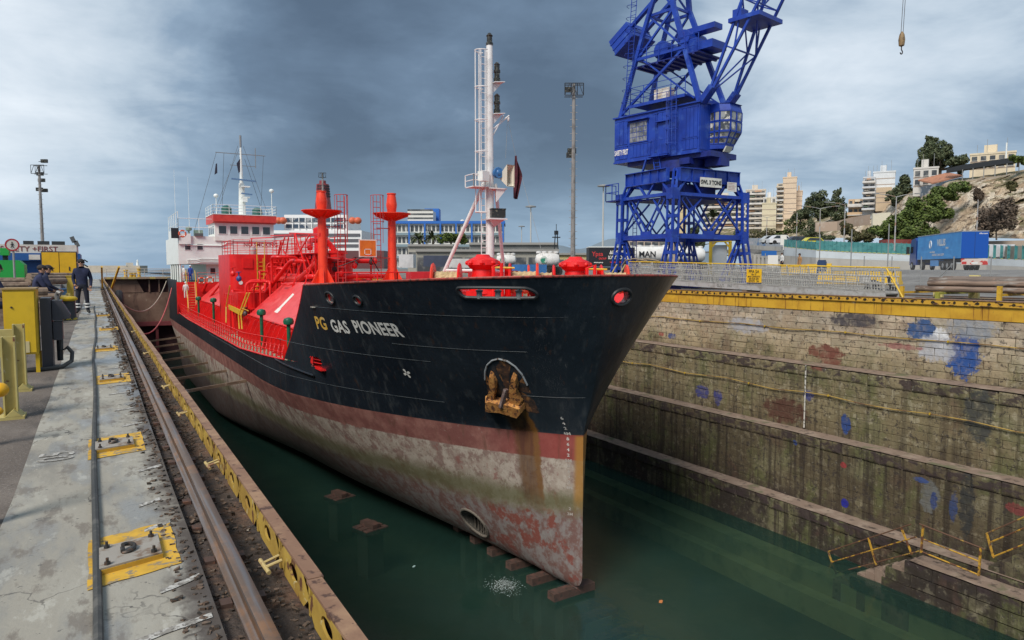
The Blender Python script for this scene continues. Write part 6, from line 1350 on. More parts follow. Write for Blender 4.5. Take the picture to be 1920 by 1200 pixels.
# ================================================================== helpers: people, trees, buildings
def person(name, label, joints, loc, rz, cols, radii=None, hair='short', scale=1.0, group=None, bands=False, helmet=None, capc=None):
    """one continuous skinned body; joints override the standing pose (x right, y forward, z up)"""
    J0 = dict(pel=(0, 0, .95), spi=(0, -.01, 1.14), che=(0, 0, 1.34), nec=(0, .0, 1.49), hd0=(0, .02, 1.56), hd1=(0, .03, 1.66), hd2=(0, .02, 1.75))
    for s, k in ((-1, 'L'), (1, 'R')):
        J0.update({'sh' + k: (s * .185, 0, 1.41), 'el' + k: (s * .25, -.03, 1.13), 'wr' + k: (s * .25, .05, .89), 'ha' + k: (s * .245, .08, .81), 'hi' + k: (s * .095, 0, .90), 'kn' + k: (s * .115, .03, .50), 'an' + k: (s * .12, -.02, .09), 'to' + k: (s * .135, .15, .045)})
    J0.update(joints)
    RD = dict(pel=.155, spi=.145, che=.165, nec=.06, hd0=.078, hd1=.098, hd2=.07, sh=.085, el=.058, wr=.042, ha=.042, hi=.10, kn=.07, an=.055, to=.045)
    E = [('pel', 'spi', 0), ('spi', 'che', 0), ('che', 'nec', 0), ('nec', 'hd0', 2), ('hd0', 'hd1', 2), ('hd1', 'hd2', 2)]
    for k in 'LR': E += [('che', 'sh' + k, 0), ('sh' + k, 'el' + k, 0), ('el' + k, 'wr' + k, 0), ('wr' + k, 'ha' + k, 2), ('pel', 'hi' + k, 1), ('hi' + k, 'kn' + k, 1), ('kn' + k, 'an' + k, 1), ('an' + k, 'to' + k, 3)]
    keys = list(J0); me = bpy.data.meshes.new('p'); me.from_pydata([J0[k] for k in keys], [(keys.index(a), keys.index(b)) for a, b, _ in E], [])
    o = bpy.data.objects.new('p', me); COL.objects.link(o); md = o.modifiers.new('s', 'SKIN'); md.use_smooth_shade = True; sb = o.modifiers.new('u', 'SUBSURF'); sb.levels = 1
    if not me.skin_vertices: 
        bm = bmesh.new(); bm.from_mesh(me); bm.verts.layers.skin.verify(); bm.to_mesh(me); bm.free()
    for i, k in enumerate(keys):
        r = RD.get(k, RD.get(k[:2], .05)); sv = me.skin_vertices[0].data[i]; sv.radius = (r * (1.25 if k in ('che', 'pel', 'spi') else 1), r * (.78 if k in ('che', 'pel', 'spi') else 1)); sv.use_root = (k == 'pel')
    dg = bpy.context.evaluated_depsgraph_get(); ev = bpy.data.meshes.new_from_object(o.evaluated_get(dg)); bpy.data.objects.remove(o)
    mb = MB(); mb.v = [tuple(v.co) for v in ev.vertices]; mb.f = [tuple(p.vertices) for p in ev.polygons]
    segs = [(Vector(J0[a]), Vector(J0[b]), m, a[:2]) for a, b, m in E]
    for p in ev.polygons:
        c = p.center; best = (9, 0)
        for a, b, m, nm in segs:
            d = b - a; t = max(0, min(1, (c - a).dot(d) / d.length_squared)); q = (c - a - d * t).length - (.05 if nm in ('pe', 'sp', 'ch') else 0)
            if q < best[0]: best = (q, m)
        mb.m.append(best[1])
    bpy.data.meshes.remove(ev)
    H = Vector(J0['hd1']); fw = (Vector(J0['hd1']) - Vector(J0['nec'])); face = Vector(joints.get('_face', (0, 1, 0))).normalized(); sdv = face.cross(Vector((0, 0, 1))).normalized()
    mb.cm = 2
    mb.ball(H + face * .105 + Vector((0, 0, -.01)), .015, .02, .025, 6, 4)
    for s in (-1, 1): mb.ball(H + sdv * s * .098 + Vector((0, 0, .0)), .015, .025, .032, 6, 4)
    for k in 'LR':        # separate bent fingers and a thumb on each hand
        w, h = Vector(J0['wr' + k]), Vector(J0['ha' + k]); d = (h - w).normalized(); sx = d.cross(Vector((0, 1, .2))).normalized(); nn = sx.cross(d)
        for q in range(4): a = h + sx * (q - 1.5) * .02 + d * .02; L = (.075, .085, .08, .062)[q]; mb.path([a, a + d * L * .6 + nn * .012, a + d * L + nn * .045], .0095, 5)
        s = 1 if k == 'L' else -1; a = h - d * .02 + sx * s * .035; mb.path([a, a + sx * s * .025 + d * .035, a + sx * s * .02 + d * .07 + nn * .02], .011, 5)
    mb.cm = 4
    for s in (-1, 1): mb.ball(H + face * .088 + sdv * s * .036 + Vector((0, 0, .012)), .012, .012, .009, 6, 4)
    mb.path([H + face * .093 + sdv * s + Vector((0, 0, -.048)) for s in (-.03, 0, .03)], .006, 4)
    M_ = Matrix.Translation(Vector(loc)) @ Matrix.Rotation(rz, 4, 'Z') @ Matrix.Scale(scale, 4); tr = lambda v: tuple(M_ @ Vector(v)); mb.v = [tr(v) for v in mb.v]
    t = thing(name, label, 'person', loc, group); part('body', mb, cols, t, ang=60)
    hm_ = MB(); top = H + Vector((0, 0, .025)) - face * .012
    if helmet: hm_.ball(top + Vector((0, 0, .03)), .125, .125, .105, 12, 6); hm_.ball(top + face * .08 + Vector((0, 0, .02)), .09, .09, .02, 10, 4)
    elif capc: hm_.ball(top + Vector((0, 0, .02)), .112, .118, .09, 12, 6); hm_.ball(top + face * .11 + Vector((0, 0, .01)), .07, .075, .016, 10, 4)
    else: hm_.ball(top + Vector((0, 0, .012)), .104, .108, .095, 12, 6); hm_.ball(top - face * .05 - Vector((0, 0, .04)), .08, .07, .07, 10, 5)
    hm_.v = [tr(v) for v in hm_.v]; part('helmet' if helmet else 'cap' if capc else 'hair', hm_, helmet or capc or cols[4], t)
    if bands:
        for k in 'LR':
            a, b_ = Vector(J0['kn' + k]), Vector(J0['an' + k])
            for f in (.42, .66): p = a.lerp(b_, f); bb = MB(); bb.lathe(p, [(.083, -.025), (.086, 0), (.083, .025)], 10, (b_ - a).normalized(), cap=False); bb.v = [tr(v) for v in bb.v]; part('reflective_band', bb, mat('reflective', (.75, .74, .70), [], .4), t)
    return t
skin = mat('skin', (.42, .23, .15), [((.36, .18, .11), 12, .45, .7)], .55); navy = mat('navy_cloth', (.014, .018, .045), [((.022, .028, .07), 6, .4, .7)], .95, bump=(25, .4, .01)); navyt = mat('dark_trousers', (.010, .012, .022), [((.02, .022, .035), 5, .4, .7)], .95, bump=(25, .4, .01)); boot = mat('boot_black', (.012, .011, .01), [], .6); hairm = mat('hair_dark', (.018, .012, .009), [], .8)
wc = mat('coverall_white', (.68, .67, .64), [((.5, .48, .44), 5, .5, .7)], .95); bc = mat('coverall_blue', (.02, .05, .26), [], .95); orc = mat('coverall_tan', (.40, .22, .10), [], .95)
# ---- foliage
def leafmat(name, c, c2): return mat(name, c, [(c2, .9, .4, .65, 3)], .7, rnd=.55, world=True, spec=.3)
lf_e = leafmat('leaf_evergreen', (.10, .12, .062), (.055, .075, .036)); lf_b = leafmat('leaf_bush', (.11, .155, .036), (.06, .09, .022)); lf_o = leafmat('leaf_olive', (.11, .105, .045), (.07, .075, .03)); lf_d = leafmat('twig_dry', (.13, .10, .075), (.08, .06, .045)); lf_p = leafmat('leaf_palm', (.06, .075, .025), (.04, .05, .02))
bark = mat('bark', (.16, .13, .10), [((.08, .06, .045), 3, .45, .65)], .95)
def leaves(mb, blobs, n, size, rr):
    n = int(n * 2.2); size *= .62
    """scatter leaf-clump quads near the surface of a set of lobes (centre, rx, ry, rz)"""
    sub = []
    for c, rx, ry, rz_ in blobs:
        sub.append((c, rx * .6, ry * .6, rz_ * .6))
        for _ in range(9):
            d = Vector((rr.gauss(0, 1), rr.gauss(0, 1), rr.gauss(0, 1))).normalized(); q = rr.uniform(.24, .5); sub.append((Vector(c) + Vector((d.x * rx, d.y * ry, d.z * rz_)) * rr.uniform(.6, 1.0), rx * q, ry * q, rz_ * q))
    blobs = sub; tot = sum(b[1] * b[3] for b in blobs)
    for c, rx, ry, rz_ in blobs:
        for _ in range(int(n * rx * rz_ / tot)):
            d = Vector((rr.gauss(0, 1), rr.gauss(0, 1), rr.gauss(0, 1))).normalized(); q = rr.uniform(.55, 1.08) ** .6
            p = Vector(c) + Vector((d.x * rx, d.y * ry, d.z * rz_)) * q; s = size * rr.uniform(.5, 1.3)
            a = Vector((rr.gauss(0, 1), rr.gauss(0, 1), rr.gauss(0, .6))).normalized(); b = a.cross(d + Vector((rr.uniform(-.6, .6), rr.uniform(-.6, .6), .3))).normalized()
            mb.add([p - a * s, p - b * s * .55, p + a * s, p + b * s * .55], [(0, 1, 2, 3)])
def tree(name, label, base, lobes, m, n=2600, size=.35, trunk=.35, seed=1, group=None, limbs=True):
    rr = random.Random(seed); t = thing(name, label, 'tree' if limbs else 'shrub', base, group); b0 = Vector(base); cs = [Vector(l[0]) for l in lobes]
    top = sum(cs, Vector()) / len(cs)
    b = MB(); mid = b0.lerp(top, .55) + Vector((rr.uniform(-.3, .3), 0, 0)); b.path([b0 - Vector((0, 0, .3)), b0.lerp(mid, .5) + Vector((rr.uniform(-.2, .2), 0, 0)), mid, top], [trunk, trunk * .8, trunk * .6, trunk * .25], 7)
    for c in cs: q = b0.lerp(mid, rr.uniform(.6, 1)); b.path([q, q.lerp(c, .5) + Vector((0, 0, -.3)), c], [trunk * .4, trunk * .28, trunk * .1], 5)
    part('trunk', b, bark, t); b = MB(); leaves(b, lobes, n, size, rr); part('crown', b, m, t, kind='stuff'); return t
def lobes_px(pts, D, dep=.8):
    """(px, py, rx_px, ry_px) -> lobes at camera depth D"""
    out = []; k = D / FPX
    for i, (px, py, rx, ry) in enumerate(pts): out.append((at(px, py, D=D + (i % 3 - 1) * rx * k * .6), rx * k, rx * k * dep, ry * k))
    return out
# ================================================================== far right: hill, road, town
HILL = [(1340, 255, 447, 425, 290), (1400, 235, 448, 424, 270), (1480, 205, 447, 413, 240), (1560, 182, 446, 404, 215), (1640, 160, 446, 390, 188), (1700, 138, 446, 362, 160), (1770, 120, 444, 342, 142), (1850, 110, 446, 330, 130), (1930, 104, 448, 318, 124), (2080, 96, 452, 300, 116)]
def hcol(px):
    for a, b in zip(HILL, HILL[1:]):
        if px <= b[0] or b is HILL[-1]:
            t = (px - a[0]) / (b[0] - a[0]); return [a[k] + (b[k] - a[k]) * t for k in range(5)]
def hill_pt(u, v):
    px = 1340 + 740 * u; _, D0, y0, y1, D1 = hcol(px)
    A = at(px, y0, D=D0); A.z = max(A.z, .8); B = at(px, y1, D=D1)
    if v <= .6:
        t = v / .6; f = 1 - (1 - t) ** 1.7; p = A.lerp(B, t); p.z = A.z + (B.z - A.z) * f
        w = math.sin(t * math.pi) ** .5
        n = noise.fractal(p * .11, .9, 2.1, 5) * 2.8 + (noise.ridged_multi_fractal(p * .22, .9, 2.2, 5, 1.0, 2.0) - 1.2) * 2.6 + noise.fractal(p * .8, .7, 2.2, 4) * 1.0
        st = math.sin(p.z * 1.9 + noise.noise(p * .15) * 5) * .45
        rough = min(1, .25 + max(0, (px - 1500) / 300))
        dv = _f0 * (-(n + st) * w * rough * 1.15); p += dv; p.z += noise.fractal(p * .25, .9, 2.1, 4) * .7 * w * rough
        return p
    t = (v - .6) / .4; p = B + (at(px, 500, D=D1 + 260 * t) - at(px, 500, D=D1)) * 1; p.z = B.z + 14 * t + .5 * noise.noise(p * .1); return p
def rock_post(t, c, vec, P):
    X, Y, Z = t.xyz(vec); g = t.n('NewGeometry'); nx, ny, nz = t.xyz(g.outputs['Normal'])
    up = t.step(nz, .62, .9); c = t.mix(t.m('MULTIPLY', up, t.step(t.noise(vec, .25, 5), .36, .6)), c, (.14, .125, .055))
    return c
rock = mat('cliff_rock', (.54, .42, .29), [((.30, .20, .12), .12, .42, .66, 6), ((.70, .61, .48), .35, .46, .60, 7, .85), ((.15, .10, .065), (.5, .5, 1.3), .52, .62, 9, .9), ((.30, .30, .30), .16, .60, .72, 5, .5)], .95, bump=(.8, 1, .9), world=True, post=rock_post)
g = MB(); g.grid(hill_pt, 420, 110); struct('hill', g, rock, ang=22)
def onhill(px, v): return hill_pt((px - 1340) / 740, v)
# green bushes on the slope
def bush(label, pts, D, m, n=1500, size=.3, seed=1, name='shrub'):
    L = lobes_px(pts, D); c = L[0][0]; base = min((l[0] - Vector((0, 0, l[3])) for l in L), key=lambda q: q.z); return tree(name, label, base, L, m, n, size, .12, seed, 'shrubs on the hillside', limbs=False)
bush('big dark green bush mass covering the slope left of the rock cliff', [(1690, 415, 30, 26), (1735, 385, 34, 26), (1660, 438, 26, 16), (1720, 425, 36, 24), (1775, 362, 30, 16), (1790, 352, 26, 11), (1755, 400, 28, 22), (1700, 445, 34, 14), (1735, 448, 34, 13)], 118, lf_b, 9000, .42, 5)
bush('round grey-green bush crown on the ridge beside the white block', [(1692, 356, 26, 24), (1712, 372, 18, 16), (1676, 368, 14, 14)], 158, lf_e, 2200, .5, 6)
bush('dry brown thicket at the foot of the cliff on the far right', [(1870, 415, 42, 30), (1895, 395, 24, 26), (1845, 430, 22, 14)], 104, lf_d, 2600, .34, 7)
for i, (pts, D, m) in enumerate((([(1415, 440, 22, 10), (1395, 443, 14, 8), (1440, 436, 14, 9)], 205, lf_o), ([(1480, 430, 22, 14), (1500, 425, 16, 12), (1465, 440, 12, 8)], 190, lf_b), ([(1520, 432, 16, 18), (1530, 442, 14, 10)], 176, lf_e), ([(1585, 425, 14, 14), (1600, 438, 16, 10)], 160, lf_o), ([(1625, 440, 18, 11), (1600, 448, 16, 6)], 140, lf_o), ([(1550, 448, 16, 8), (1535, 450, 12, 6)], 165, lf_e), ([(1835, 368, 9, 16)], 118, lf_d), ([(1895, 350, 12, 8)], 112, lf_o), ([(1815, 350, 14, 8)], 128, lf_o))):
    bush(('olive scrub at the left foot of the hill below the balconied flats', 'green scrub below the tall peach tower block', 'dark rounded bush on the slope below the two trees', 'small olive bush below the cream wall', 'olive scrub beside the graffiti wall', 'low dark bush at the road below the slope', 'thin dry bush on the cliff face', 'small bush high on the cliff at the far right', 'olive bush on the cliff edge below the terrace')[i], pts, D, m, 1100, .36, 20 + i)
# ridge trees
tree('eucalyptus_tree', 'large grey-green tree standing on the ridge above the cliff', at(1757, 340, D=150), lobes_px([(1765, 275, 24, 20), (1740, 290, 22, 22), (1728, 315, 14, 16), (1785, 300, 22, 16), (1800, 310, 14, 16), (1760, 310, 24, 16), (1808, 300, 10, 10), (1745, 262, 12, 10)], 150), lf_e, 6500, .42, .5, 2, 'trees on the ridge')
tree('pine_tree', 'broad dark tree left of the spiky one beside the tower block', at(1535, 412, D=195), lobes_px([(1530, 375, 22, 18), (1515, 385, 12, 16), (1545, 390, 20, 16), (1528, 398, 22, 12)], 195), lf_e, 3000, .5, .4, 3, 'trees on the ridge')
tree('cypress_tree', 'dark spiky conifer right of the broad tree on the ridge', at(1568, 412, D=190), lobes_px([(1568, 375, 11, 14), (1572, 362, 6, 12), (1566, 392, 16, 16), (1572, 402, 16, 12), (1560, 384, 9, 14), (1579, 386, 9, 14)], 190), lf_e, 2600, .42, .35, 4, 'trees on the ridge')
tree('pine_tree', 'small dark tree in front of the peach tower block', at(1500, 418, D=185), lobes_px([(1500, 400, 14, 12), (1490, 408, 10, 8), (1515, 408, 10, 8)], 185), lf_e, 1500, .42, .25, 8, 'trees on the ridge')
tree('pine_tree', 'green tree on the terrace at the far right edge', at(1908, 310, D=118), lobes_px([(1905, 297, 12, 8), (1918, 300, 10, 8)], 118), lf_b, 1000, .35, .2, 9, 'trees on the ridge')
# ---- apartment blocks
pane_m = mat('flat_window', (.06, .065, .07), [((.16, .16, .15), .5, .45, .6)], .2)
def block(name, label, x0, x1, ytop, ybase, D, dep, col, nf, nc, balc=0, skew=0, group='apartment blocks on the hill', roof=True, win=True):
    skew = skew - math.atan(((x0 + x1) / 2 - 960) / FPX); A = at(x0, ybase, D=D); Bp = at(x1, ybase, D=D); top = at(x0, ytop, D=D).z; w = (Bp - A).length; h = top - A.z
    X_ = (_r * math.cos(skew) + _f0 * math.sin(skew)).normalized(); Y_ = (_f0 * math.cos(skew) - _r * math.sin(skew)).normalized(); A = A - Vector((0, 0, 2)); h += 2
    t = thing(name, label, 'building', A, group); m = mat('wall_%02d%02d%02d' % tuple(int(c * 99) for c in col), col, [(tuple(c * .84 for c in col), .25, .4, .7), (tuple(c * .62 for c in col), (.8, .8, .12), .58, .75, 5, .5)], .85)
    Q = lambda a, d, z: A + X_ * a + Y_ * d + Vector((0, 0, z))
    def ob(nm, a0, a1, d0, d1, z0, z1, mm, par=t): b = MB(); b.frame(Q((a0 + a1) / 2, (d0 + d1) / 2, (z0 + z1) / 2), X_ * (a1 - a0) / 2, Y_ * (d1 - d0) / 2, Vector((0, 0, (z1 - z0) / 2))); return part(nm, b, mm, par)
    wall = ob('wall', 0, w, 0, dep, 0, h, m); fh = (h - 2) / nf; slab = mat('balcony_white', (.68, .65, .60), [((.5, .46, .42), .5, .4, .7)], .8)
    aw = [mat('awning_%d' % i, c, [], .9) for i, c in enumerate(((.52, .42, .30), (.62, .58, .5), (.22, .30, .22), (.5, .30, .18)))]
    for f in range(nf):
        z = 2 + f * fh
        if win:
            for c in range(nc):
                ww = w / nc; a = c * ww + ww * .2; f_ = ob('window', a, a + ww * .6, -.12, -.003, z + fh * .18, z + fh * .78, pane_m, wall); ob('sill', a - .08, a + ww * .6 + .08, -.2, -.003, z + fh * .13, z + fh * .175, slab, f_)
        if balc: 
            s = ob('balcony', -.2, w * balc, -1.5, -.003, z + .02, z + fh * .09, slab, wall); ob('parapet', -.2, w * balc, -1.52, -1.4, z + fh * .095, z + fh * .38, slab if (f % 2 or balc < 1) else m, s)
            if (f * 7 + nc) % 3: b = MB(); a = w * balc * (.1 + .5 * ((f * 5) % 3) / 3); b.poly([Q(a, -.1, z + fh * .95), Q(a + w * .35, -.1, z + fh * .95), Q(a + w * .35, -1.45, z + fh * .62), Q(a, -1.45, z + fh * .62)]); part('awning', b, aw[(f + nc) % 4], s)
        else: ob('floor_line', -.03, w + .03, -.05, -.003, z - .08, z + .08, mat('seam_tone', (.38, .30, .24), [], .8), wall)
    if roof:
        r_ = ob('roof_hut', w * .3, w * .6, dep * .3, dep * .7, h, h + 2.2, m); b = MB()
        for i in range(4): q = Q(w * (.15 + .22 * i), dep * .2, h); b.cyl(q, q + Vector((0, 0, 2.2 + i % 2)), .04, 4)
        part('aerial', b, fpm, r_)
        ob('parapet_roof', -.1, w + .1, -.1, dep + .1, h + .002, h + .35, m)
    return t
block('apartment_block', 'pale multi-storey flats with deep balconies farthest left on the hill', 1397, 1432, 358, 430, 235, 14, (.62, .55, .46), 8, 4, 1.0)
block('apartment_block', 'white stepped flats between the balconied block and the peach tower', 1430, 1452, 372, 428, 228, 14, (.70, .68, .64), 6, 3, 0)
block('apartment_block', 'low cream block in front of the white stepped flats', 1428, 1453, 383, 424, 215, 12, (.66, .58, .40), 4, 2, 0, win=False)
block('apartment_block', 'tall peach tower block with a blank side wall', 1466, 1490, 335, 420, 215, 13, (.70, .545, .39), 9, 2, 0, win=False)
block('apartment_block', 'curved-balcony wing on the left of the peach tower', 1455, 1467, 345, 420, 216, 12, (.66, .55, .40), 9, 1, 1.0, roof=False)
block('apartment_block', 'lower peach wing on the right of the tower block', 1490, 1502, 360, 420, 218, 12, (.70, .54, .40), 7, 1, 0, win=False)
block('apartment_block', 'white stepped block with grey balconies above the slope', 1636, 1672, 325, 380, 175, 12, (.66, .68, .69), 5, 2, 0, win=False)
block('apartment_block', 'balcony front of the white stepped block, facing left', 1617, 1637, 335, 395, 174, 12, (.58, .60, .62), 6, 2, 1.0)
block('apartment_block', 'tan blank-walled house below the white stepped block', 1642, 1668, 352, 380, 168, 8, (.55, .42, .28), 3, 2, 0, win=False, roof=False)
block('hillside_house', 'small orange house with a dark flat roof on the hillside', 1590, 1615, 374, 405, 178, 8, (.58, .40, .24), 2, 3, 1.0, roof=False)
block('hillside_house', 'long grey house on the ridge below the large tree', 1712, 1752, 318, 350, 146, 8, (.60, .57, .52), 2, 3, 0)
block('hillside_house', 'cream building with roof terrace at the top right of the ridge', 1818, 1888, 292, 318, 140, 10, (.66, .56, .40), 2, 5, 0)
block('apartment_block', 'far pale flats seen between the legs of the blue crane', 1318, 1392, 372, 440, 270, 14, (.62, .57, .48), 7, 6, 1.0)
block('hillside_house', 'tall yellow-beige house between the crane legs', 1272, 1286, 385, 450, 240, 9, (.64, .50, .26), 5, 1, 0, win=False)
# terrace with dark canopy at the cliff top
TC = thing('terrace_canopy', 'long dark canopy over a cliff-top terrace at upper right', 'canopy', at(1830, 325, D=126))
cpm = mat('canopy_dark', (.035, .038, .042), [], .8)
b = MB(); a, c = at(1805, 318, D=132), at(1935, 300, D=118); b.prism([a, c, c + Vector((0, 0, .9)), a + Vector((0, 0, .9))], _f0 * 5); part('canopy', b, cpm, TC)
for k in range(7): q = a.lerp(c, k / 6); b = MB(); b.cyl(q - Vector((0, 0, 2.2)), q, .08, 6); part('post', b, fpm, TC)
b = MB(); b.bar(a - Vector((0, 0, 2.3)), c - Vector((0, 0, 2.2)), .4, .5); part('terrace_wall', b, mat('terrace_stone', (.46, .38, .29), [], .9), TC)
b = MB(); a, c = at(1748, 346, D=140), at(1806, 332, D=134); b.prism([a, c, c - Vector((0, 0, 2.2)), a - Vector((0, 0, 2.2))], _f0 * 4); solo('glazed_terrace', b, mat('terrace_glass', (.08, .10, .12), [((.3, .3, .3), .6, .5, .6)], .2), 'glazed blue-grey terrace room left of the dark canopy', 'terrace')
b = MB(); b.prism([a + Vector((0, 0, .1)), c + Vector((0, 0, .1)), c + _f0 * 5 + Vector((0, 0, 1.3)), a + _f0 * 5 + Vector((0, 0, 1.3))], (0, 0, .25)); solo('tiled_roof', b, mat('roof_terracotta', (.42, .19, .11), [((.3, .14, .09), 1, .4, .7)], .8), 'terracotta lean-to roof over the glazed terrace room', 'roof')
b = MB(); p = at(1886, 300, D=125); b.cyl(p, p + Vector((0, 0, 3.0)), .12, 8); solo('aerial_mast', b, whi, 'white aerial mast on the cliff-top building', 'mast')
b = MB(); a, c = at(1637, 400, D=150), at(1670, 398, D=148); b.prism([a, c, Vector((c.x, c.y, c.z - 3.6)), Vector((a.x, a.y, a.z - 3.6))], _f0 * .6); GWL = solo('graffiti_wall', b, mat('cream_wall', (.62, .57, .44), [((.2, .2, .34), .55, .58, .66, 5, .7), ((.5, .46, .36), .3, .4, .7)], .85), 'square cream wall with faded graffiti on the hillside', 'wall')
b = MB(); pts = [at(px, y, D=D) for px, y, D in ((1530, 417, 170), (1570, 415, 166), (1600, 407, 160), (1632, 402, 154))]
for p, q in zip(pts, pts[1:]): b.prism([p, q, q - Vector((0, 0, 2.2)), p - Vector((0, 0, 2.2))], _f0 * .5)
solo('retaining_wall', b, mat('retaining_stone', (.42, .31, .23), [((.5, .42, .34), .3, .5, .7)], .9), 'low stone retaining wall along the hillside above the road', 'wall')
# ---- elevated road with parapet, teal fence, pillars
VI = thing('viaduct', 'curved concrete viaduct with teal fence panels behind the yard', 'viaduct', at(1600, 500, D=95))
vcon = mat('viaduct_concrete', (.42, .40, .36), [((.33, .31, .28), .2, .4, .7), ((.24, .22, .2), (.6, .6, .1), .58, .72, 5, .6)], .85); vblu = mat('parapet_pale', (.50, .54, .56), [((.42, .45, .47), .4, .4, .7)], .8)
VP = [(1392, 140, 459, 474), (1470, 118, 463, 479), (1530, 108, 469, 483), (1600, 106, 473, 486), (1680, 103, 476, 489), (1760, 100, 480, 492), (1850, 95, 484, 497), (1960, 88, 489, 502)]
vp = [(at(px, y0, D=D), at(px, y1, D=D)) for px, D, y0, y1 in VP]
b = MB()
for (p, q), (r_, s) in zip(vp[:2], vp[1:2]): b.prism([q, s, r_, p], _f0 * .4)
part('left_wall', b, vcon, VI)
for i, ((p, q), (r_, s)) in enumerate(zip(vp[1:], vp[2:])): b = MB(); b.prism([q, s, r_, p], _f0 * .4); part('parapet', b, vblu, VI)
b = MB()
for (p, q), (r_, s) in zip(vp, vp[1:]): b.prism([Vector((q.x, q.y, min(1.0, q.z - .8))), Vector((s.x, s.y, min(1.0, s.z - .8))), s - Vector((0, 0, .01)), q - Vector((0, 0, .01))], _f0 * .35)
part('base_wall', b, vcon, VI)
b = MB()
for (p, q), (r_, s) in zip(vp, vp[1:]): b.poly([p - Vector((0, 0, .7)), r_ - Vector((0, 0, .7)), r_ + _f0 * 22 - Vector((0, 0, .7)), p + _f0 * 40 - Vector((0, 0, .7))])
part('carriageway', b, yard, VI)
teal = mat('fence_teal', (.045, .20, .20), [((.09, .27, .26), .5, .4, .7), ((.03, .12, .12), 2, .5, .7)], .5)
def teal_run(i0, i1, n, h, gap=.0):
    (p, _), (r_, _) = vp[i0], vp[i1]
    for k in range(n):
        a, c = p.lerp(r_, k / n), p.lerp(r_, (k + .92 - gap) / n); b = MB(); b.prism([a + Vector((0, 0, .05)), c + Vector((0, 0, .05)), c + Vector((0, 0, h)), a + Vector((0, 0, h))], _f0 * .06); part('fence_panel', b, teal, VI)
        b = MB(); q = p.lerp(r_, (k + .96) / n); b.cyl(q, q + Vector((0, 0, h + .1)), .06, 6); part('fence_post', b, teal, VI)
        if k % 1 == 0: b = MB(); b.frame(a.lerp(c, .5) + Vector((0, 0, .02)), (c - a) * .4, Vector((0, 0, .03)), _f0 * .09); part('reflector', b, mat('kerb_yellow', (.6, .5, .1), [], .6), VI)
teal_run(1, 2, 8, 1.25); teal_run(2, 3, 9, 1.45); teal_run(3, 4, 9, 1.5); teal_run(4, 5, 8, 1.55); teal_run(5, 6, 8, 1.7, .55); teal_run(6, 7, 8, 1.75, .6)
b = MB(); a, c = at(1400, 474, D=128), at(1466, 480, D=116); b.prism([a, c, c - Vector((0, 0, .6)), a - Vector((0, 0, .6))], _f0 * 1); part('deck_edge', b, vcon, VI)
for k in range(9): px = 1402 + k * 7.5; D = 127 - k * 1.2; b = MB(); p = at(px, 478, D=D); b.bx(p.x - .25, p.x + .25, p.y - .25, p.y + .25, .8, p.z); part('pillar', b, vcon, VI)
b = MB(); a, c = at(1396, 470, D=150), at(1472, 474, D=140); b.prism([a, c, Vector((c.x, c.y, .5)), Vector((a.x, a.y, .5))], _f0 * .3); part('void_shade_sheet', b, mat('dark_void', (.05, .05, .045), [], .9), VI)  # dark sheet stands in for the shade behind the pillars
b = MB(); a, c = at(1400, 446, D=190), at(1560, 450, D=150); b.prism([a, c, Vector((c.x, c.y, .8)), Vector((a.x, a.y, .8))], _f0 * .4); solo('graffiti_wall', b, mat('graffiti_grey', (.34, .36, .38), [((.12, .2, .34), .35, .55, .64, 6), ((.45, .42, .44), .5, .55, .65), ((.25, .12, .2), .6, .64, .7)], .85), 'long grey roadside wall covered in blue graffiti below the hill', 'wall')
b = MB(); a, c = at(1850, 452, D=106), at(1960, 450, D=101); b.prism([a, c, Vector((c.x, c.y, .8)), Vector((a.x, a.y, .8))], _f0 * .5); solo('roadside_wall', b, mat('roadside_tan', (.40, .32, .25), [], .9), 'tan roadside wall at the foot of the cliff behind the lorry', 'wall')
# containers and lorry cab behind the teal fence
def container(nm, label, px0, px1, y0, y1, D, col, dep=2.4, group=None, ribs=True):
    A, B = at(px0, y1, D=D), at(px1, y1, D=D); h = at(px0, y0, D=D).z - A.z; t = thing(nm, label, 'container', A, group); m = mat('cont_%02d%02d%02d' % tuple(int(c * 99) for c in col), col, [(tuple(c * .7 for c in col), .7, .4, .7), (DIRT, 2, .62, .75, 5, .5)], .6)
    b = MB(); b.prism([A, B, B + Vector((0, 0, h)), A + Vector((0, 0, h))], _f0 * dep); bd = part('shell', b, m, t)
    if ribs:
        n = max(4, int((B - A).length / .55))
        for k in range(n): p = A.lerp(B, (k + .25) / n); q = A.lerp(B, (k + .75) / n); r_ = MB(); r_.prism([p - _f0 * .04 + Vector((0, 0, .12)), q - _f0 * .04 + Vector((0, 0, .12)), q - _f0 * .04 + Vector((0, 0, h - .12)), p - _f0 * .04 + Vector((0, 0, h - .12))], _f0 * .037); part('corrugation', r_, m, bd)
    return t
container('container', 'maroon shipping container behind the teal fence left of the lorry', 1662, 1708, 449, 478, 110, (.24, .055, .045)); container('container', 'second maroon container partly hidden by the lorry', 1709, 1738, 450, 478, 109, (.27, .06, .05)); container('container', 'white container behind the open fence right of the lorry', 1852, 1902, 458, 482, 102, (.60, .61, .62)); container('container', 'grey container at the far right behind the open fence', 1906, 1960, 461, 486, 99, (.20, .20, .17))
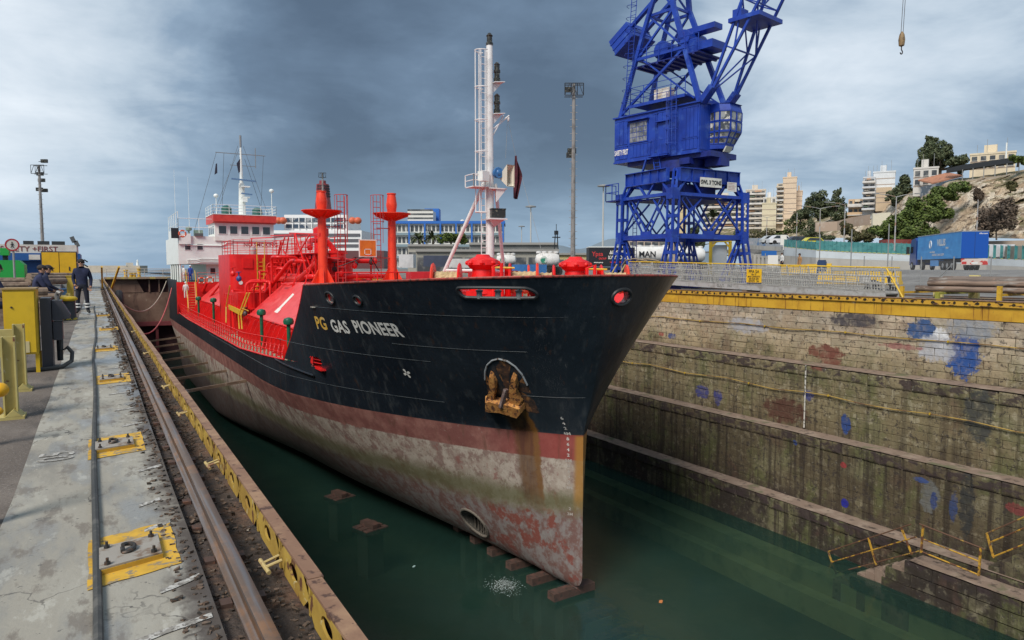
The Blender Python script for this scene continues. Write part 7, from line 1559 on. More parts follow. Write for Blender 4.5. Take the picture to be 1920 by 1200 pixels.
# cars on the upper road
def car(label, px, py, D, col, sc=1):
    p = at(px, py, D=D); t = thing('car', label, 'car', p, 'cars on the upper road'); Q = lambda a, s, z: p + _r * a * sc + _f0 * s * sc + Vector((0, 0, z * sc)); m = mat('carpaint_%02d%02d%02d' % tuple(int(c * 99) for c in col), col, [], .3)
    b = MB(); b.prism([Q(a, -.85, z) for a, z in ((-2.1, .25), (2.1, .25), (2.15, .7), (1.3, .85), (.7, 1.4), (-1.1, 1.45), (-1.8, .9), (-2.1, .8))], _f0 * 1.7 * sc); part('body', b, m, t)
    b = MB(); b.prism([Q(a, -.87, z) for a, z in ((-1.55, .92), (1.05, .92), (.6, 1.33), (-1.0, 1.37))], _f0 * 1.74 * sc); part('window', b, glass_m, t)
    for a in (-1.3, 1.3):
        for s in (-.8, .8): b = MB(); b.cyl(Q(a, s - .1, .32), Q(a, s + .1, .32), .32 * sc, 12); part('wheel', b, MATS['tyre_black'], t)
car('silver car on the upper road left of the white van', 1447, 457, 130, (.5, .52, .52)); car('white van on the upper road beside the white board', 1464, 458, 126, (.72, .72, .72), 1.1); car('dark car on the upper road behind the teal fence', 1497, 459, 122, (.05, .05, .07)); car('yellow taxi on the upper road behind the teal fence', 1526, 462, 116, (.62, .55, .05))
# street lamps
def lamp(label, px, ytop, ybase, D, arms=1, h0=None):
    p = at(px, ybase, D=D); top = at(px, ytop, D=D).z; t = thing('street_lamp', label, 'street lamp', p, 'street lamps along the road'); b = MB(); b.cyl(p, (p.x, p.y, top), .11, 7, .06); part('pole', b, mat('lamp_pole', (.34, .34, .33), [((.28, .16, .1), 1, .5, .6)], .5), t)
    for s in ((1, -1) if arms == 2 else (-1,)) if arms else (): b = MB(); q = Vector((p.x, p.y, top)); b.path([q, q + _r * s * 1.0 + Vector((0, 0, .25)), q + _r * s * 2.6 + Vector((0, 0, .45))], .05, 5); a_ = part('arm', b, MATS['lamp_pole'], t); b = MB(); b.frame(q + _r * s * 2.8 + Vector((0, 0, .45)), _r * .35, _f0 * .14, Vector((0, 0, .06))); part('lamp_head', b, fpm, a_)
    return t
for px, yt, yb_, D, ar, lab in ((1536, 392, 462, 118, 2, 'double-armed street lamp in front of the dark ridge trees'), (1493, 400, 458, 130, 1, 'single-armed street lamp below the peach tower block'), (1437, 408, 455, 150, 2, 'small double street lamp in front of the cream block'), (1677, 370, 470, 95, 2, 'tall double-armed street lamp in front of the green slope'), (1830, 375, 460, 95, 0, 'brown post standing before the cliff behind the lorry'), (1582, 385, 468, 110, 1, 'street lamp leaning left beside the orange house')): lamp(lab, px, yt, yb_, D, ar)
for px, yt, yb_, D, lab in ((1492, 452, 500, 64, 'thin grey post rising behind the farther barriers'), (1536, 440, 500, 66, 'thin grey post at the end of the farther barriers'), (1595, 430, 502, 62, 'thin grey post behind the nearer barriers'), (1664, 420, 505, 60, 'tall grey post left of the lorry')): b = MB(); p = at(px, yb_, D=D); b.cyl((p.x, p.y, gz(p.x, p.y)), (p.x, p.y, at(px, yt, D=D).z), .05, 6); solo('fence_post', b, fpm, lab, 'post', 'tall thin posts in the yard')
t = thing('road_sign', 'blue direction sign on a post under the viaduct', 'sign', at(1442, 500, D=80)); p = at(1442, 475, D=80); b = MB(); b.frame(p, _r * .85, _f0 * .03, Vector((0, 0, .28))); part('sign_face', b, mat('sign_blue', (.02, .12, .38), [], .4), t); b = MB(); b.cyl((p.x - .6, p.y, 1.2), (p.x - .6, p.y, p.z), .05, 6); part('post', b, fpm, t)
for px, py, D, w, h, lab in ((1449, 489, 70, .5, .55, 'white notice board standing by the yellow barriers'), (1469, 450, 118, .5, .85, 'white board on the viaduct parapet')): b = MB(); p = at(px, py, D=D); b.frame(p, _r * w, _f0 * .04, Vector((0, 0, h))); b.frame(p - Vector((0, 0, h + .4)), _r * .05, _f0 * .03, Vector((0, 0, .4))); solo('notice_board', b, MATS['board_white'], lab, 'board')
for px, D, c, lab in ((1499, 62, orc, 'pedestrian in tan clothing walking beside the yellow barriers'), (1466, 72, wc, 'pedestrian in a white top under the viaduct')): p = at(px, 500, D=D); person('person', lab, {}, (p.x, p.y, gz(p.x, p.y)), 1.2, [c, c if c is orc else navyt, skin, boot, hairm])
b = MB(); p = at(1541, 497, D=58); b.rbox((p.x, p.y, gz(p.x, p.y) + .6), .6, .6, 1.2, .4); b.rbox((p.x, p.y, gz(p.x, p.y) + 1.25), .5, .5, .15, .4); solo('waste_bin', b, mat('bin_navy', (.03, .06, .14), [((.5, .5, .5), 1.2, .6, .62)], .5), 'small blue and white box standing by the barriers', 'bin')
# yellow portal frame behind the crane
YF_ = thing('loading_gantry', 'yellow steel portal frame standing behind the blue crane', 'gantry', at(1350, 500, D=62)); q0 = at(1350, 500, D=62)
fy = paint('frame_yellow', (.70, .46, .02), .5)
for s in (-.85, .85): b = MB(); b.bar(q0 + _r * s + Vector((0, 0, -.7)), q0 + _r * s + Vector((0, 0, 2.2)), .2); part('upright', b, fy, YF_); b = MB(); b.bar(q0 + _r * s + Vector((0, 0, 1.6)), q0 + _r * s * .45 + Vector((0, 0, 2.15)), .12); part('knee', b, fy, YF_)
b = MB(); b.bar(q0 + _r * -.95 + Vector((0, 0, 2.25)), q0 + _r * .95 + Vector((0, 0, 2.25)), .24); part('crossbar', b, fy, YF_); b = MB(); b.frame(q0 + Vector((0, 0, .7)) + _f0 * .4, _r * .7, _f0 * .03, Vector((0, 0, 1.2))); part('sheet', b, mat('sheet_pale', (.55, .58, .6), [], .5), YF_)
# ---- tank trailers, billboard trailer
def tanker(label, x0, x1, y0, y1, D, txt=None):
    A, B = at(x0, (y0 + y1) / 2, D=D), at(x1, (y0 + y1) / 2, D=D); r = (at(x0, y0, D=D).z - at(x0, y1, D=D).z) / 2; L = (B - A).length; t = thing('tank_trailer', label, 'tank trailer', A, 'white tank trailers parked behind the quay')
    b = MB(); b.lathe(A, [(.02, 0), (r * .7, .12), (r * .95, .4), (r, .9), (r, L - .9), (r * .95, L - .4), (r * .7, L - .12), (.02, L)], 18, B - A); part('tank', b, mat('tank_white', (.70, .69, .66), [((.55, .53, .49), 1, .45, .7), ((.3, .27, .22), (2, 2, .6), .62, .75, 5, .6)], .45), t)
    b = MB()
    for k in range(4): q = A.lerp(B, .15 + .23 * k) + Vector((0, 0, r)); b.lathe(q, [(.25, -.05), (.25, .12), (.1, .16)], 10)
    b.bar(A.lerp(B, .08) + Vector((0, 0, r + .05)), A.lerp(B, .92) + Vector((0, 0, r + .05)), .3, .05); part('manhole_row', b, MATS['tank_white'], t)
    b = MB(); b.bar(A - Vector((0, 0, r + .1)), B - Vector((0, 0, r + .1)), .8, .25); part('chassis', b, blk_m, t)
    for k in range(3): q = A.lerp(B, .65 + .12 * k); b = MB(); b.cyl(q - _f0 * .9 - Vector((0, 0, r + .45)), q - _f0 * .6 - Vector((0, 0, r + .45)), .45, 14); part('wheel', b, MATS['tyre_black'], t)
    if txt: part('lettering', text_mb(txt, .8, flat(A.lerp(B, .5) - _f0 * (r + .02) - Vector((0, 0, .25)), _r, (0, 0, 1)), .02), blk_m, t)
    else: b = MB(); b.lathe(A.lerp(B, .35) - _f0 * (r * .98), [(.001, .02), (.33, .01)], 14, -_f0, cap=False); part('green_emblem', b, mat('emblem_green', (.02, .22, .13), [((.5, .55, .5), 2, .5, .52)], .5), t)
tanker('white tank trailer with green emblem left of the light mast', 1003, 1050, 474, 500, 66); tanker('rounded white tank left of the foremast foot', 930, 968, 477, 497, 78); tanker('long white tank trailer seen through the left crane legs', 1160, 1262, 462, 492, 74, 'MAN'); tanker('white tank trailer seen through the right crane legs', 1266, 1322, 464, 492, 78)
p0, p1 = at(1104, 500, D=70), at(1190, 500, D=70); t = thing('billboard_trailer', 'black advertising trailer with red and white Greek lettering left of the crane', 'trailer', p0); zt_ = at(1104, 464, D=70).z
b = MB(); b.prism([p0, p1, Vector((p1.x, p1.y, zt_)), Vector((p0.x, p0.y, zt_))], _f0 * 2.4); part('box', b, mat('trailer_black', (.022, .022, .026), [], .4), t)
b = MB(); b.prism([Vector((p0.x, p0.y, zt_ + .005)), Vector((p1.x, p1.y, zt_ + .005)), Vector((p1.x, p1.y, zt_ + .09)), Vector((p0.x, p0.y, zt_ + .09))], _f0 * 2.4); part('roof_rail', b, whi, t)
pp = lambda a, z: p0 + (p1 - p0).normalized() * a - _f0 * .02 + Vector((0, 0, z))
pd = (p1 - p0).normalized()
for tx, a, z, sz, m_ in (('Ypsa', .85, 1.05, .62, mat('print_red', (.55, .04, .04), [], .5)), ('GROUP', 1.35, .72, .24, MATS['print_red']), ('ΔΙΕΘΝΕΙΣ', 2.95, 1.25, .44, wpm), ('ΚΑΥΣΟΕΙΔΗ', 3.05, .75, .44, wpm), ('www.ypsagroup.gr', .95, .38, .13, wpm), ('ΚΙΝΗΣΗ ΑΠΟΘΗΚΗ', 2.75, .38, .16, MATS['print_red'])): part('lettering', text_mb(tx, sz, flat(pp(a, z), pd * .92, (0, 0, 1)), .012), m_, t)
b = MB(); b.bar(p0 - Vector((0, 0, .2)), p1 - Vector((0, 0, .2)), 2.0, .3); part('chassis', b, blk_m, t)
for k in range(3): q = p0.lerp(p1, .6 + .14 * k); b = MB(); b.cyl(q - Vector((0, 0, .5)), q + _f0 * .3 - Vector((0, 0, .5)), .48, 12); part('wheel', b, MATS['tyre_black'], t)
container('container', 'blue covered skip behind the foredeck winches', 960, 1025, 496, 512, 58, (.03, .16, .42), group='containers in the yard', ribs=False); container('container', 'small white container behind the starboard vent riser', 748, 775, 477, 502, 80, (.62, .63, .62), group='containers in the yard', ribs=False); container('container', 'dark tarpaulin-covered load behind the deck lockers', 794, 840, 479, 500, 76, (.045, .06, .10), group='containers in the yard', ribs=False); container('container', 'white machinery crate left of the foremast', 842, 880, 485, 502, 70, (.6, .6, .58), group='containers in the yard', ribs=False)
# ---- middle distance: low sheds, terminal, ferry, masts
def shed(label, x0, x1, y0, y1, D, col, nb=0, nm='shed', dep=14):
    A, B = at(x0, y1, D=D), at(x1, y1, D=D); A.z -= 3; B.z -= 3; h = at(x0, y0, D=D).z - A.z; t = thing(nm, label, 'building', A, 'harbour buildings'); m = mat('shed_%02d%02d%02d' % tuple(int(c * 99) for c in col), col, [(tuple(c * .7 for c in col), .3, .4, .7)], .85)
    b = MB(); b.prism([A, B, B + Vector((0, 0, h)), A + Vector((0, 0, h))], _f0 * dep); w = part('wall', b, m, t); b = MB(); b.prism([A + Vector((0, 0, h + .003)) - _f0 * .4, B + Vector((0, 0, h + .003)) - _f0 * .4, B + Vector((0, 0, h + .35)) - _f0 * .4, A + Vector((0, 0, h + .35)) - _f0 * .4], _f0 * (dep + .6)); part('roof', b, mat('roof_grey', (.28, .27, .25), [], .9), t)
    for k in range(nb):
        p, q = A.lerp(B, (k + .08) / nb), A.lerp(B, (k + .92) / nb); b = MB(); b.prism([p - _f0 * .06 + Vector((0, 0, h * .45)), q - _f0 * .06 + Vector((0, 0, h * .45)), q - _f0 * .06 + Vector((0, 0, h * .85)), p - _f0 * .06 + Vector((0, 0, h * .85))], _f0 * .05); part('window', b, pane_m, w)
    return t
shed('long low grey shed behind the foremast', 780, 1048, 472, 505, 105, (.28, .27, .23), 9); shed('upper dark clerestory storey of the grey shed', 880, 1045, 459, 474, 112, (.20, .20, .19), 6); shed('stepped old stone shed left of the foremast', 765, 850, 462, 500, 118, (.36, .34, .29), 4); shed('yellow-roofed low hall right of the light mast', 1045, 1110, 478, 505, 130, (.50, .40, .20), 5); shed('long beige warehouse seen behind the crane', 1180, 1290, 446, 475, 170, (.48, .38, .30), 8)
def terminal():
    D = 240; A, B = at(738, 500, D=D), at(945, 500, D=D); z1 = at(738, 420, D=D).z; t = thing('terminal_building', 'white and blue port terminal with banded storeys behind the foremast', 'building', A)
    wl = mat('terminal_white', (.66, .64, .58), [], .7); bl = mat('terminal_blue', (.02, .13, .45), [], .5); L = (B - A).length; Q = lambda a, z, d=0: A + (B - A) * a + Vector((0, 0, z - A.z)) + _f0 * d
    b = MB(); b.prism([Q(0, -1), Q(1, -1), Q(1, z1), Q(0, z1)], _f0 * 16); w = part('wall', b, wl, t); b = MB(); b.prism([Q(-.01, z1 + .01, -1), Q(1.01, z1 + .01, -1), Q(1.01, z1 + .9, -1), Q(-.01, z1 + .9, -1)], _f0 * 18); part('blue_cornice', b, bl, t)
    nf = 4; fh = (z1 - 1) / nf
    for f in range(nf):
        z = 1 + f * fh; b = MB(); b.prism([Q(0, z, -1.2), Q(1, z, -1.2), Q(1, z + fh * .22, -1.2), Q(0, z + fh * .22, -1.2)], _f0 * 1.19); part('gallery', b, mat('gallery_teal_grey', (.20, .27, .30), [], .6), w)
        for c in range(26): b = MB(); a0 = (c + .15) / 26; b.prism([Q(a0, z + fh * .35, -.1), Q(a0 + .026, z + fh * .35, -.1), Q(a0 + .026, z + fh * .85, -.1), Q(a0, z + fh * .85, -.1)], _f0 * .09); part('window', b, pane_m, w)
    for c in range(8): b = MB(); a0 = c / 7 * .985; b.prism([Q(a0, -1, -1.4), Q(a0 + .015, -1, -1.4), Q(a0 + .015, z1, -1.4), Q(a0, z1, -1.4)], _f0 * .15); part('blue_pier', b, bl, t)
    b = MB(); x0, x1 = at(764, 395, D=D - 2), at(812, 395, D=D - 2); b.prism([Vector((x0.x, x0.y, z1 + .95)), Vector((x1.x, x1.y, z1 + .95)), x1, x0], _f0 * 9); tw = part('control_storey', b, wl, t)
    for k in range(3): z = z1 + 1.6 + k * 1.35; b = MB(); b.prism([Vector((x0.x, x0.y, z)) - _f0 * .1, Vector((x1.x, x1.y, z)) - _f0 * .1, Vector((x1.x, x1.y, z + .5)) - _f0 * .1, Vector((x0.x, x0.y, z + .5)) - _f0 * .1], _f0 * .09); part('window_band', b, pane_m, tw)
    b = MB(); x0, x1 = at(796, 391, D=D + 8), at(823, 391, D=D + 8); b.prism([Vector((x0.x, x0.y, z1 + .95)), Vector((x1.x, x1.y, z1 + .95)), x1, x0], _f0 * 6); part('blue_tower', b, bl, t)
    b = MB(); p = at(867, 417, D=D); b.ball(p, 1.0, .6, 1.0, 10, 6); b.cyl((p.x, p.y, z1 + .9), p, .2, 6); part('satellite_dish', b, wl, t)
terminal()
def palm(label, px, py, D, sc=1):
    p = at(px, py, D=D); base = Vector((p.x, p.y, 0)); t = thing('palm_tree', label, 'tree', base, 'trees before the terminal'); b = MB(); b.path([base, p], [.35, .25], 7); part('trunk', b, bark, t); b = MB(); rr = random.Random(px)
    for k in range(34):
        q = rr.uniform(0, math.tau); e = rr.uniform(-.3, 1.1); d = Vector((math.cos(q) * math.cos(e), math.sin(q) * math.cos(e), math.sin(e))); L = 2.9 * sc; s = d.cross(Vector((0, 0, 1))).normalized() * .28 * sc; c1 = p + d * L * .5 + Vector((0, 0, .3)); c2 = p + d * L - Vector((0, 0, .7 * sc))
        b.add([p - s * .2, c1 - s, c2, c1 + s, p + s * .2], [(0, 1, 3, 4), (1, 2, 3)])
    part('fronds', b, lf_p, t, kind='stuff')
for px, py, D, lab in ((786, 450, 150, 'left palm in front of the terminal building'), (812, 448, 152, 'second palm in front of the terminal building'), (1338, 408, 150, 'palm tree seen between the crane legs')): palm(lab, px, py, D)
tree('pine_tree', 'round green tree in front of the terminal, left of the foremast', at(845, 458, D=150), lobes_px([(838, 447, 14, 10), (855, 445, 14, 11), (868, 448, 10, 9), (826, 452, 8, 6)], 150), lf_b, 2000, .38, .25, 12, 'trees before the terminal')
tree('pine_tree', 'dark bushy tree seen between the legs of the crane', at(1298, 470, D=140), lobes_px([(1300, 440, 12, 22), (1310, 455, 10, 16), (1388, 440, 12, 14)], 140), lf_e, 2000, .38, .25, 13, 'trees before the terminal')
def ferry():
    D = 300; t = thing('ferry', 'white passenger ferry with tall red funnel moored behind the tanker', 'ship', at(600, 500, D=D)); P = lambda px, py, d=0: at(px, py, D=D) + _f0 * d; wl = mat('ferry_white', (.72, .71, .69), [], .5)
    def bxp(nm, x0, x1, y0, y1, m, d0=0, dep=30, par=t): b = MB(); b.prism([P(x0, y1, d0), P(x1, y1, d0), P(x1, y0, d0), P(x0, y0, d0)], _f0 * dep); return part(nm, b, m, par)
    h = bxp('hull', 490, 720, 470, 512, mat('ferry_hull', (.10, .03, .03), [], .5)); up = bxp('upper_decks', 505, 678, 432, 470, wl); bxp('deck_house', 530, 650, 402, 432, wl, 2, 26, up)
    for y in (408, 420): 
        bxp('window_band', 534, 646, y, y + 7, mat('ferry_glass', (.05, .07, .10), [((.3, .3, .3), .2, .55, .6)], .2), 1.6, .3, up)
        for k in range(9): bxp('mullion', 546 + k * 12, 547.5 + k * 12, y - 1, y + 8, wl, 1.2, .35, up)
    for y in (438, 448, 458): bxp('deck_shade_band', 508, 675, y, y + 5, mat('deck_shadow', (.10, .10, .11), [], .8), -.4, .35, up)  # dark bands paint the shade inside the ferry's open decks
    for px in (524, 532, 662, 672): b = MB(); q = P(px, 414, -1); b.ball(q, 1.7, 1.4, 1.5, 10, 6); part('lifeboat', b, mat('lifeboat_orange', (.60, .12, .05), [], .5), t)
    f = MB(); c = P(592, 400, 12); n = 16
    f.lathe(Vector((c.x, c.y, c.z - .5)), [(3.9, 0), (3.6, 3.5), (3.0, 9.5), (2.7, 14), (1.5, 14.3), (1.4, 15.6)], n); part('funnel', f, mat('funnel_red', (.22, .03, .035), [((.12, .02, .02), .8, .55, .6)], .5), t)
    for r_ in range(5):
        for k in range(7): b = MB(); q = R(-150 + k * 20); rad = 3.2 - r_ * .09; z = c.z + 8.2 + r_ * 1.1; b.frame((c.x + rad * math.cos(q), c.y + rad * math.sin(q), z), Vector((-math.sin(q), math.cos(q), 0)) * .32, Vector((math.cos(q), math.sin(q), 0)) * .1, Vector((0, 0, .35))); part('funnel_vent', b, blk_m, t)
ferry()
def mast_light(nm, label, px, ytop, D, r=.22, heads=4, frame_=True, extra=()):
    p = at(px, 500, D=D); zt_ = at(px, ytop, D=D).z; t = thing(nm, label, 'light mast', (p.x, p.y, 0), 'light masts'); b = MB(); b.cyl((p.x, p.y, 0), (p.x, p.y, zt_), r, 8, r * .62); pole = part('pole', b, mat('mast_concrete', (.26, .25, .235), [((.16, .15, .14), 1.4, .45, .65)], .8), t)
    n = int(zt_ / .55)
    if frame_:
        for k in range(2, n): b = MB(); z = zt_ * k / n; rr_ = r * (1 - .38 * k / n); b.bar((p.x - _r.x * (rr_ + .16), p.y - _r.y * (rr_ + .16), z), (p.x + _r.x * (rr_ + .16), p.y + _r.y * (rr_ + .16), z), .035); part('step_iron', b, fpm, pole)
        b = MB(); w = .75; Z = Vector((p.x, p.y, zt_))
        for zz in (0, -.95):
            for s in (-1, 1): b.bar(Z - _r * w + _f0 * s * .3 + Vector((0, 0, zz)), Z + _r * w + _f0 * s * .3 + Vector((0, 0, zz)), .06)
        for k in (-1, -.33, .33, 1): b.bar(Z + _r * w * k - _f0 * .3, Z + _r * w * k - _f0 * .3 - Vector((0, 0, .95)), .05); b.bar(Z + _r * w * k - _f0 * .3 - Vector((0, 0, .95)), Z + _r * w * (k - .5 if k > 0 else k + .5) - _f0 * .3, .04)
        part('head_frame', b, blk_m, t)
    for px2, py2 in extra: q = at(px2, py2, D=D); b = MB(); b.frame(q, _r * .36, _f0 * .12, Vector((0, 0, .2))); b.bar(q, (p.x, p.y, q.z - .2), .06); part('floodlight', b, lamp_g, t)
    return t
mast_light('light_mast', 'tall stepped concrete floodlight mast left of the blue crane', 1074, 164, 58.5, .21, extra=((1067, 168), (1072, 283), (1070, 291)))
mast_light('light_mast', 'floodlight mast on the left quay behind the safety-first hut', 82, 312, 82, .20, extra=((75, 326), (78, 338), (74, 355), (83, 357), (83, 302)))
mast_light('light_mast', 'distant floodlight mast showing above the ferry funnel', 608, 326, 150, .25)
for px, yt, D, lab in ((995, 390, 160, 'white high-mast lamp left of the stepped mast'), (1130, 352, 140, 'slim high-mast lamp between the stepped mast and the crane'), (978, 426, 260, 'far faint high-mast lamp behind the shed')):
    p = at(px, 500, D=D); z = at(px, yt, D=D).z; t = thing('light_mast', lab, 'light mast', (p.x, p.y, 0), 'light masts'); b = MB(); b.cyl((p.x, p.y, 0), (p.x, p.y, z), .24, 8, .13); part('pole', b, mat('mast_pale', (.45, .45, .43), [], .6), t); b = MB(); b.lathe((p.x, p.y, z), [(.3, 0), (1.2, .1), (1.2, .3), (.4, .5)], 12); part('lamp_ring', b, fpm, t)
b = MB(); p = at(1043, 440, D=108); 
for s in (-.45, .45): b.cyl((p.x + s, p.y, 3), (p.x + s * .4, p.y, p.z), .08, 5)
b.rbox((p.x, p.y, p.z - .4), 1.2, .5, .15); b.rbox((p.x, p.y, p.z + .3), .5, .4, .6); b.cyl(p, p + Vector((0, 0, 1.6)), .05, 5); solo('beacon_tower', b, blk_m, 'small black lattice beacon on the end of the grey shed', 'tower')
# ---- breakwater and harbour light
b = MB(); A, B = at(-200, 503.5, D=620), at(262, 503.5, D=560); b.prism([Vector((A.x, A.y, -2)), Vector((B.x, B.y, -2)), at(262, 498, D=560), at(-200, 497.5, D=620)], _f0 * 12); BWR = thing('breakwater', 'long pale stone breakwater with a small white light far out at sea', 'breakwater', B); part('mole', b, mat('mole_stone', (.42, .36, .28), [((.30, .26, .2), .1, .4, .7)], .9), BWR)
b = MB(); p = at(258, 498, D=565); b.lathe(p, [(1.0, 0), (.8, 3), (1.1, 3.1), (.6, 3.2), (.6, 4.2), (.1, 4.8)], 10); part('harbour_light', b, whi, BWR)
b = MB(); p = at(243, 498, D=565); b.rbox(p + Vector((0, 0, 1)), 5, 4, 2.6); part('keeper_hut', b, mat('hut_stone', (.55, .50, .42), [], .8), BWR)
g = MB()
def fh(u, v): 
    p = at(900 + 500 * u, 503, D=1500); p.z = -2 + v * (40 + 30 * noise.noise((u * 6, 0, 2)) + 26 * math.sin(u * 3)); p += _f0 * (v * 300); return p
g.grid(fh, 40, 4); struct('far_hills', g, mat('hill_haze', (.14, .18, .21), [((.17, .21, .24), .004, .4, .7)], .95))
# ================================================================== inside the dock
wet = mat('wet_timber', (.075, .045, .035), [((.13, .065, .05), 3, .45, .7), ((.035, .03, .026), 5, .5, .7)], .6)
# gate at the seaward end
GT = thing('dock_gate', 'rusty brown steel dock gate with walkway railings at the far end of the dock', 'dock gate', (15, 112, -11)); YG = 112
gm = mat('gate_rust', (.155, .085, .060), [((.22, .135, .095), .5, .42, .7), ((.08, .04, .03), (1, 1, .3), .52, .68, 6), ((.30, .22, .16), 1.1, .62, .72)], .8, world=True); gd = mat('gate_dark', (.045, .018, .02), [((.08, .03, .03), 1, .4, .7)], .85, world=True)
def gb(nm, x0, x1, y0, y1, z0, z1, m): b = MB(); b.bx(x0, x1, y0, y1, z0, z1); return part(nm, b, m, GT)
gb('gate_body', 1, 29.2, YG + .8, YG + 4, -12.5, 0, gd)
gb('top_deck', .9, 29.2, YG - .4, YG + 4.2, .02, .28, mat('deck_edge_rust', (.30, .20, .13), [((.45, .33, .1), .8, .5, .6)], .7, world=True)); gb('skin_plate', 1, 29.2, YG + .2, YG + .79, -6.0, -1.9, gm); gb('waling', 1, 29.2, YG - .3, YG + .79, -6.6, -6.02, mat('waling_red', (.20, .04, .045), [], .7))
b = MB(); b.prism([(1.2, YG + .15, -1.88), (1.2, YG + .15, 0), (4.8, YG + .15, 0), (5.7, YG + .15, -1.88)], (0, .5, 0)); part('slope_plate', b, gm, GT)
for k in range(14): x = 6.3 + k * 1.25; gb('frame_web', x, x + .18, YG + .1, YG + .79, -1.88, 0, gm)
for k in range(7): x = 3 + k * 4; gb('strut', x, x + .35, YG, YG + .79, -12, -6.62, MATS['waling_red'])
gb('recess_shade', 1.0, 2.9, YG + .05, YG + .18, -4.2, -2.2, gd)  # dark slab in front of the skin plate, painted as a recess in shade
b = MB(); rails(b, [(1.2, YG - .3, .28), (29, YG - .3, .28)], 1.15, 3, .035, 2.2); part('walkway_rail', b, mat('rail_rusty_white', (.45, .40, .36), [], .6), GT)
for i, (px, h) in enumerate(((236, 1.0), (246, .6), (252, .6), (261, 1.3))): p = at(px, 515, Y=YG); b = MB(); b.lathe((p.x, YG + .4, .28), [(.28, 0), (.22, .1), (.22, h - .2), (.34, h - .1), (.3, h)], 10); solo('gate_bollard', b, sty, ('left tall yellow bollard on the dock gate', 'short yellow bollard on the dock gate, left of a pair', 'short yellow bollard on the dock gate, right of a pair', 'tall yellow post on the dock gate nearest the tanker')[i], 'bollard', 'yellow bollards on the gate')
for i, (x, rx) in enumerate(((.35, 0), (.95, .5))): b = MB(); b.bar((x, 60 + i, 0), (x + rx, 58 + i, 1.6), .12); solo('yellow_prop', b, sty, ('upright yellow prop at the far end of the crane rail', 'leaning yellow prop beside the fender tyre')[i], 'prop')
b = MB(); b.path([(1.35 + .0 * q, 58 + .62 * math.cos(q), -.9 + .62 * math.sin(q)) for q in [k * math.tau / 18 for k in range(18)]], .26, 8, closed=True); solo('fender_tyre', b, mat('rubber_black', (.02, .02, .022), [((.05, .05, .05), 3, .5, .7)], .8), 'black rubber tyre fender hung at the far left dock edge', 'tyre')
def sag(a, c, d, n=22): a, c = Vector(a), Vector(c); return [a.lerp(c, k / n) - Vector((0, 0, d * 4 * (k / n) * (1 - k / n))) for k in range(n + 1)]
for a, c, d, r, col, lab in (((1.3, 56, -1.6), at(322, 540, X=7.2), 3.0, .06, (.45, .10, .10), 'faded red mooring rope sagging from the left dock edge to the tanker'), ((1.4, 58, -.9), at(312, 527, X=6.8), 1.8, .05, (.38, .32, .25), 'tan mooring rope sagging above the red one to the tanker'), ((1.4, 58, -1.0), (5.5, 111, -9), 3.2, .035, (.12, .11, .10), 'thin dark rope hanging down towards the dock gate')):
    b = MB(); b.path(sag(a, c, d), r, 6); solo('mooring_rope', b, mat('rope_%d' % int(r * 1000), col, [], .9), lab, 'rope')
# timber shores between wall ledge and hull
shore = mat('shore_timber', (.20, .13, .085), [((.12, .075, .05), (1, 6, 6), .42, .62), ((.30, .22, .16), 2, .58, .7)], .85)
names = ('nearest', 'second', 'third', 'fourth', 'fifth', 'sixth', 'farthest')
for i, (px, py) in enumerate(((462, 714), (425, 695), (390, 680), (365, 667), (352, 655), (345, 643), (338, 632))):
    e = onh(px, py); t = thing('timber_shore', 'long timber shore propping the hull from the left wall, %s of seven' % names[i], 'shore', (2.9, e.y, e.z), 'timber shores'); b = MB(); a = Vector((2.2, e.y - .2, e.z - .55)); b.bar(a, (e.x - .01, e.y, e.z), .17, .17); part('beam', b, shore, t)
    b = MB(); b.bar(Vector((2.2, e.y - .2, e.z - .55)).lerp(e, .05), Vector((2.2, e.y - .2, e.z - .55)).lerp(e, .42), .178, .178); part('painted_band', b, mat('band_pale', (.42, .38, .34), [((.2, .14, .1), 4, .5, .56)], .8), t)
# keel and bilge blocks
def blocks(nm, lab, x, y, z, rz, sc=1):
    t = thing(nm, lab, 'keel block', (x, y, z), 'blocks under the ship'); Q = lambda a, s: (x + a * math.cos(rz) - s * math.sin(rz), y + a * math.sin(rz) + s * math.cos(rz))
    b = MB(); b.rbox((x, y, (z - .3 - 12.9) / 2), .9 * sc, .8 * sc, z - .3 + 12.9, rz); part('pier', b, mat('pier_concrete', (.13, .12, .09), [], .9), t)
    for s in (-.42, 0, .42): b = MB(); p = Q(0, s * sc); b.rbox((p[0], p[1], z - .17), 1.2 * sc, .34 * sc, .24, rz + s * .12); part('lower_timber', b, wet, t)
    b = MB(); b.rbox((x, y, z + .05), .42 * sc, 1.0 * sc, .2, rz); part('cap_timber', b, wet, t); return t
blocks('bilge_block', 'stacked timber bilge block in the green water, farther of two left of the bow', *at(637, 930, Z=-10.6)[:2], -10.52, .3); blocks('bilge_block', 'stacked timber bilge block in the green water, nearer of two left of the bow', *at(694, 988, Z=-10.6)[:2], -10.51, .3)
for i, y in enumerate((29, 27.3, 25.7, 24.1, 22.5, 21.0, 19.6, 18.2)):
    kz = 0 if y > 20.6 else -.42
    t = thing('keel_block', 'timber keel block under the stem line, %s from the camera' % ('eighth', 'seventh', 'sixth', 'fifth', 'fourth', 'third', 'second', 'first')[i], 'keel block', (CX, y, KEEL), 'keel blocks under the ship'); b = MB(); b.rbox((CX - .05, y, KEEL - .16 + kz), 1.9, .42, .30, .05); part('cap_timber', b, wet, t); b = MB(); b.rbox((CX, y, -11.9), 1.2, .5, 2.0); part('pier', b, MATS['pier_concrete'], t)
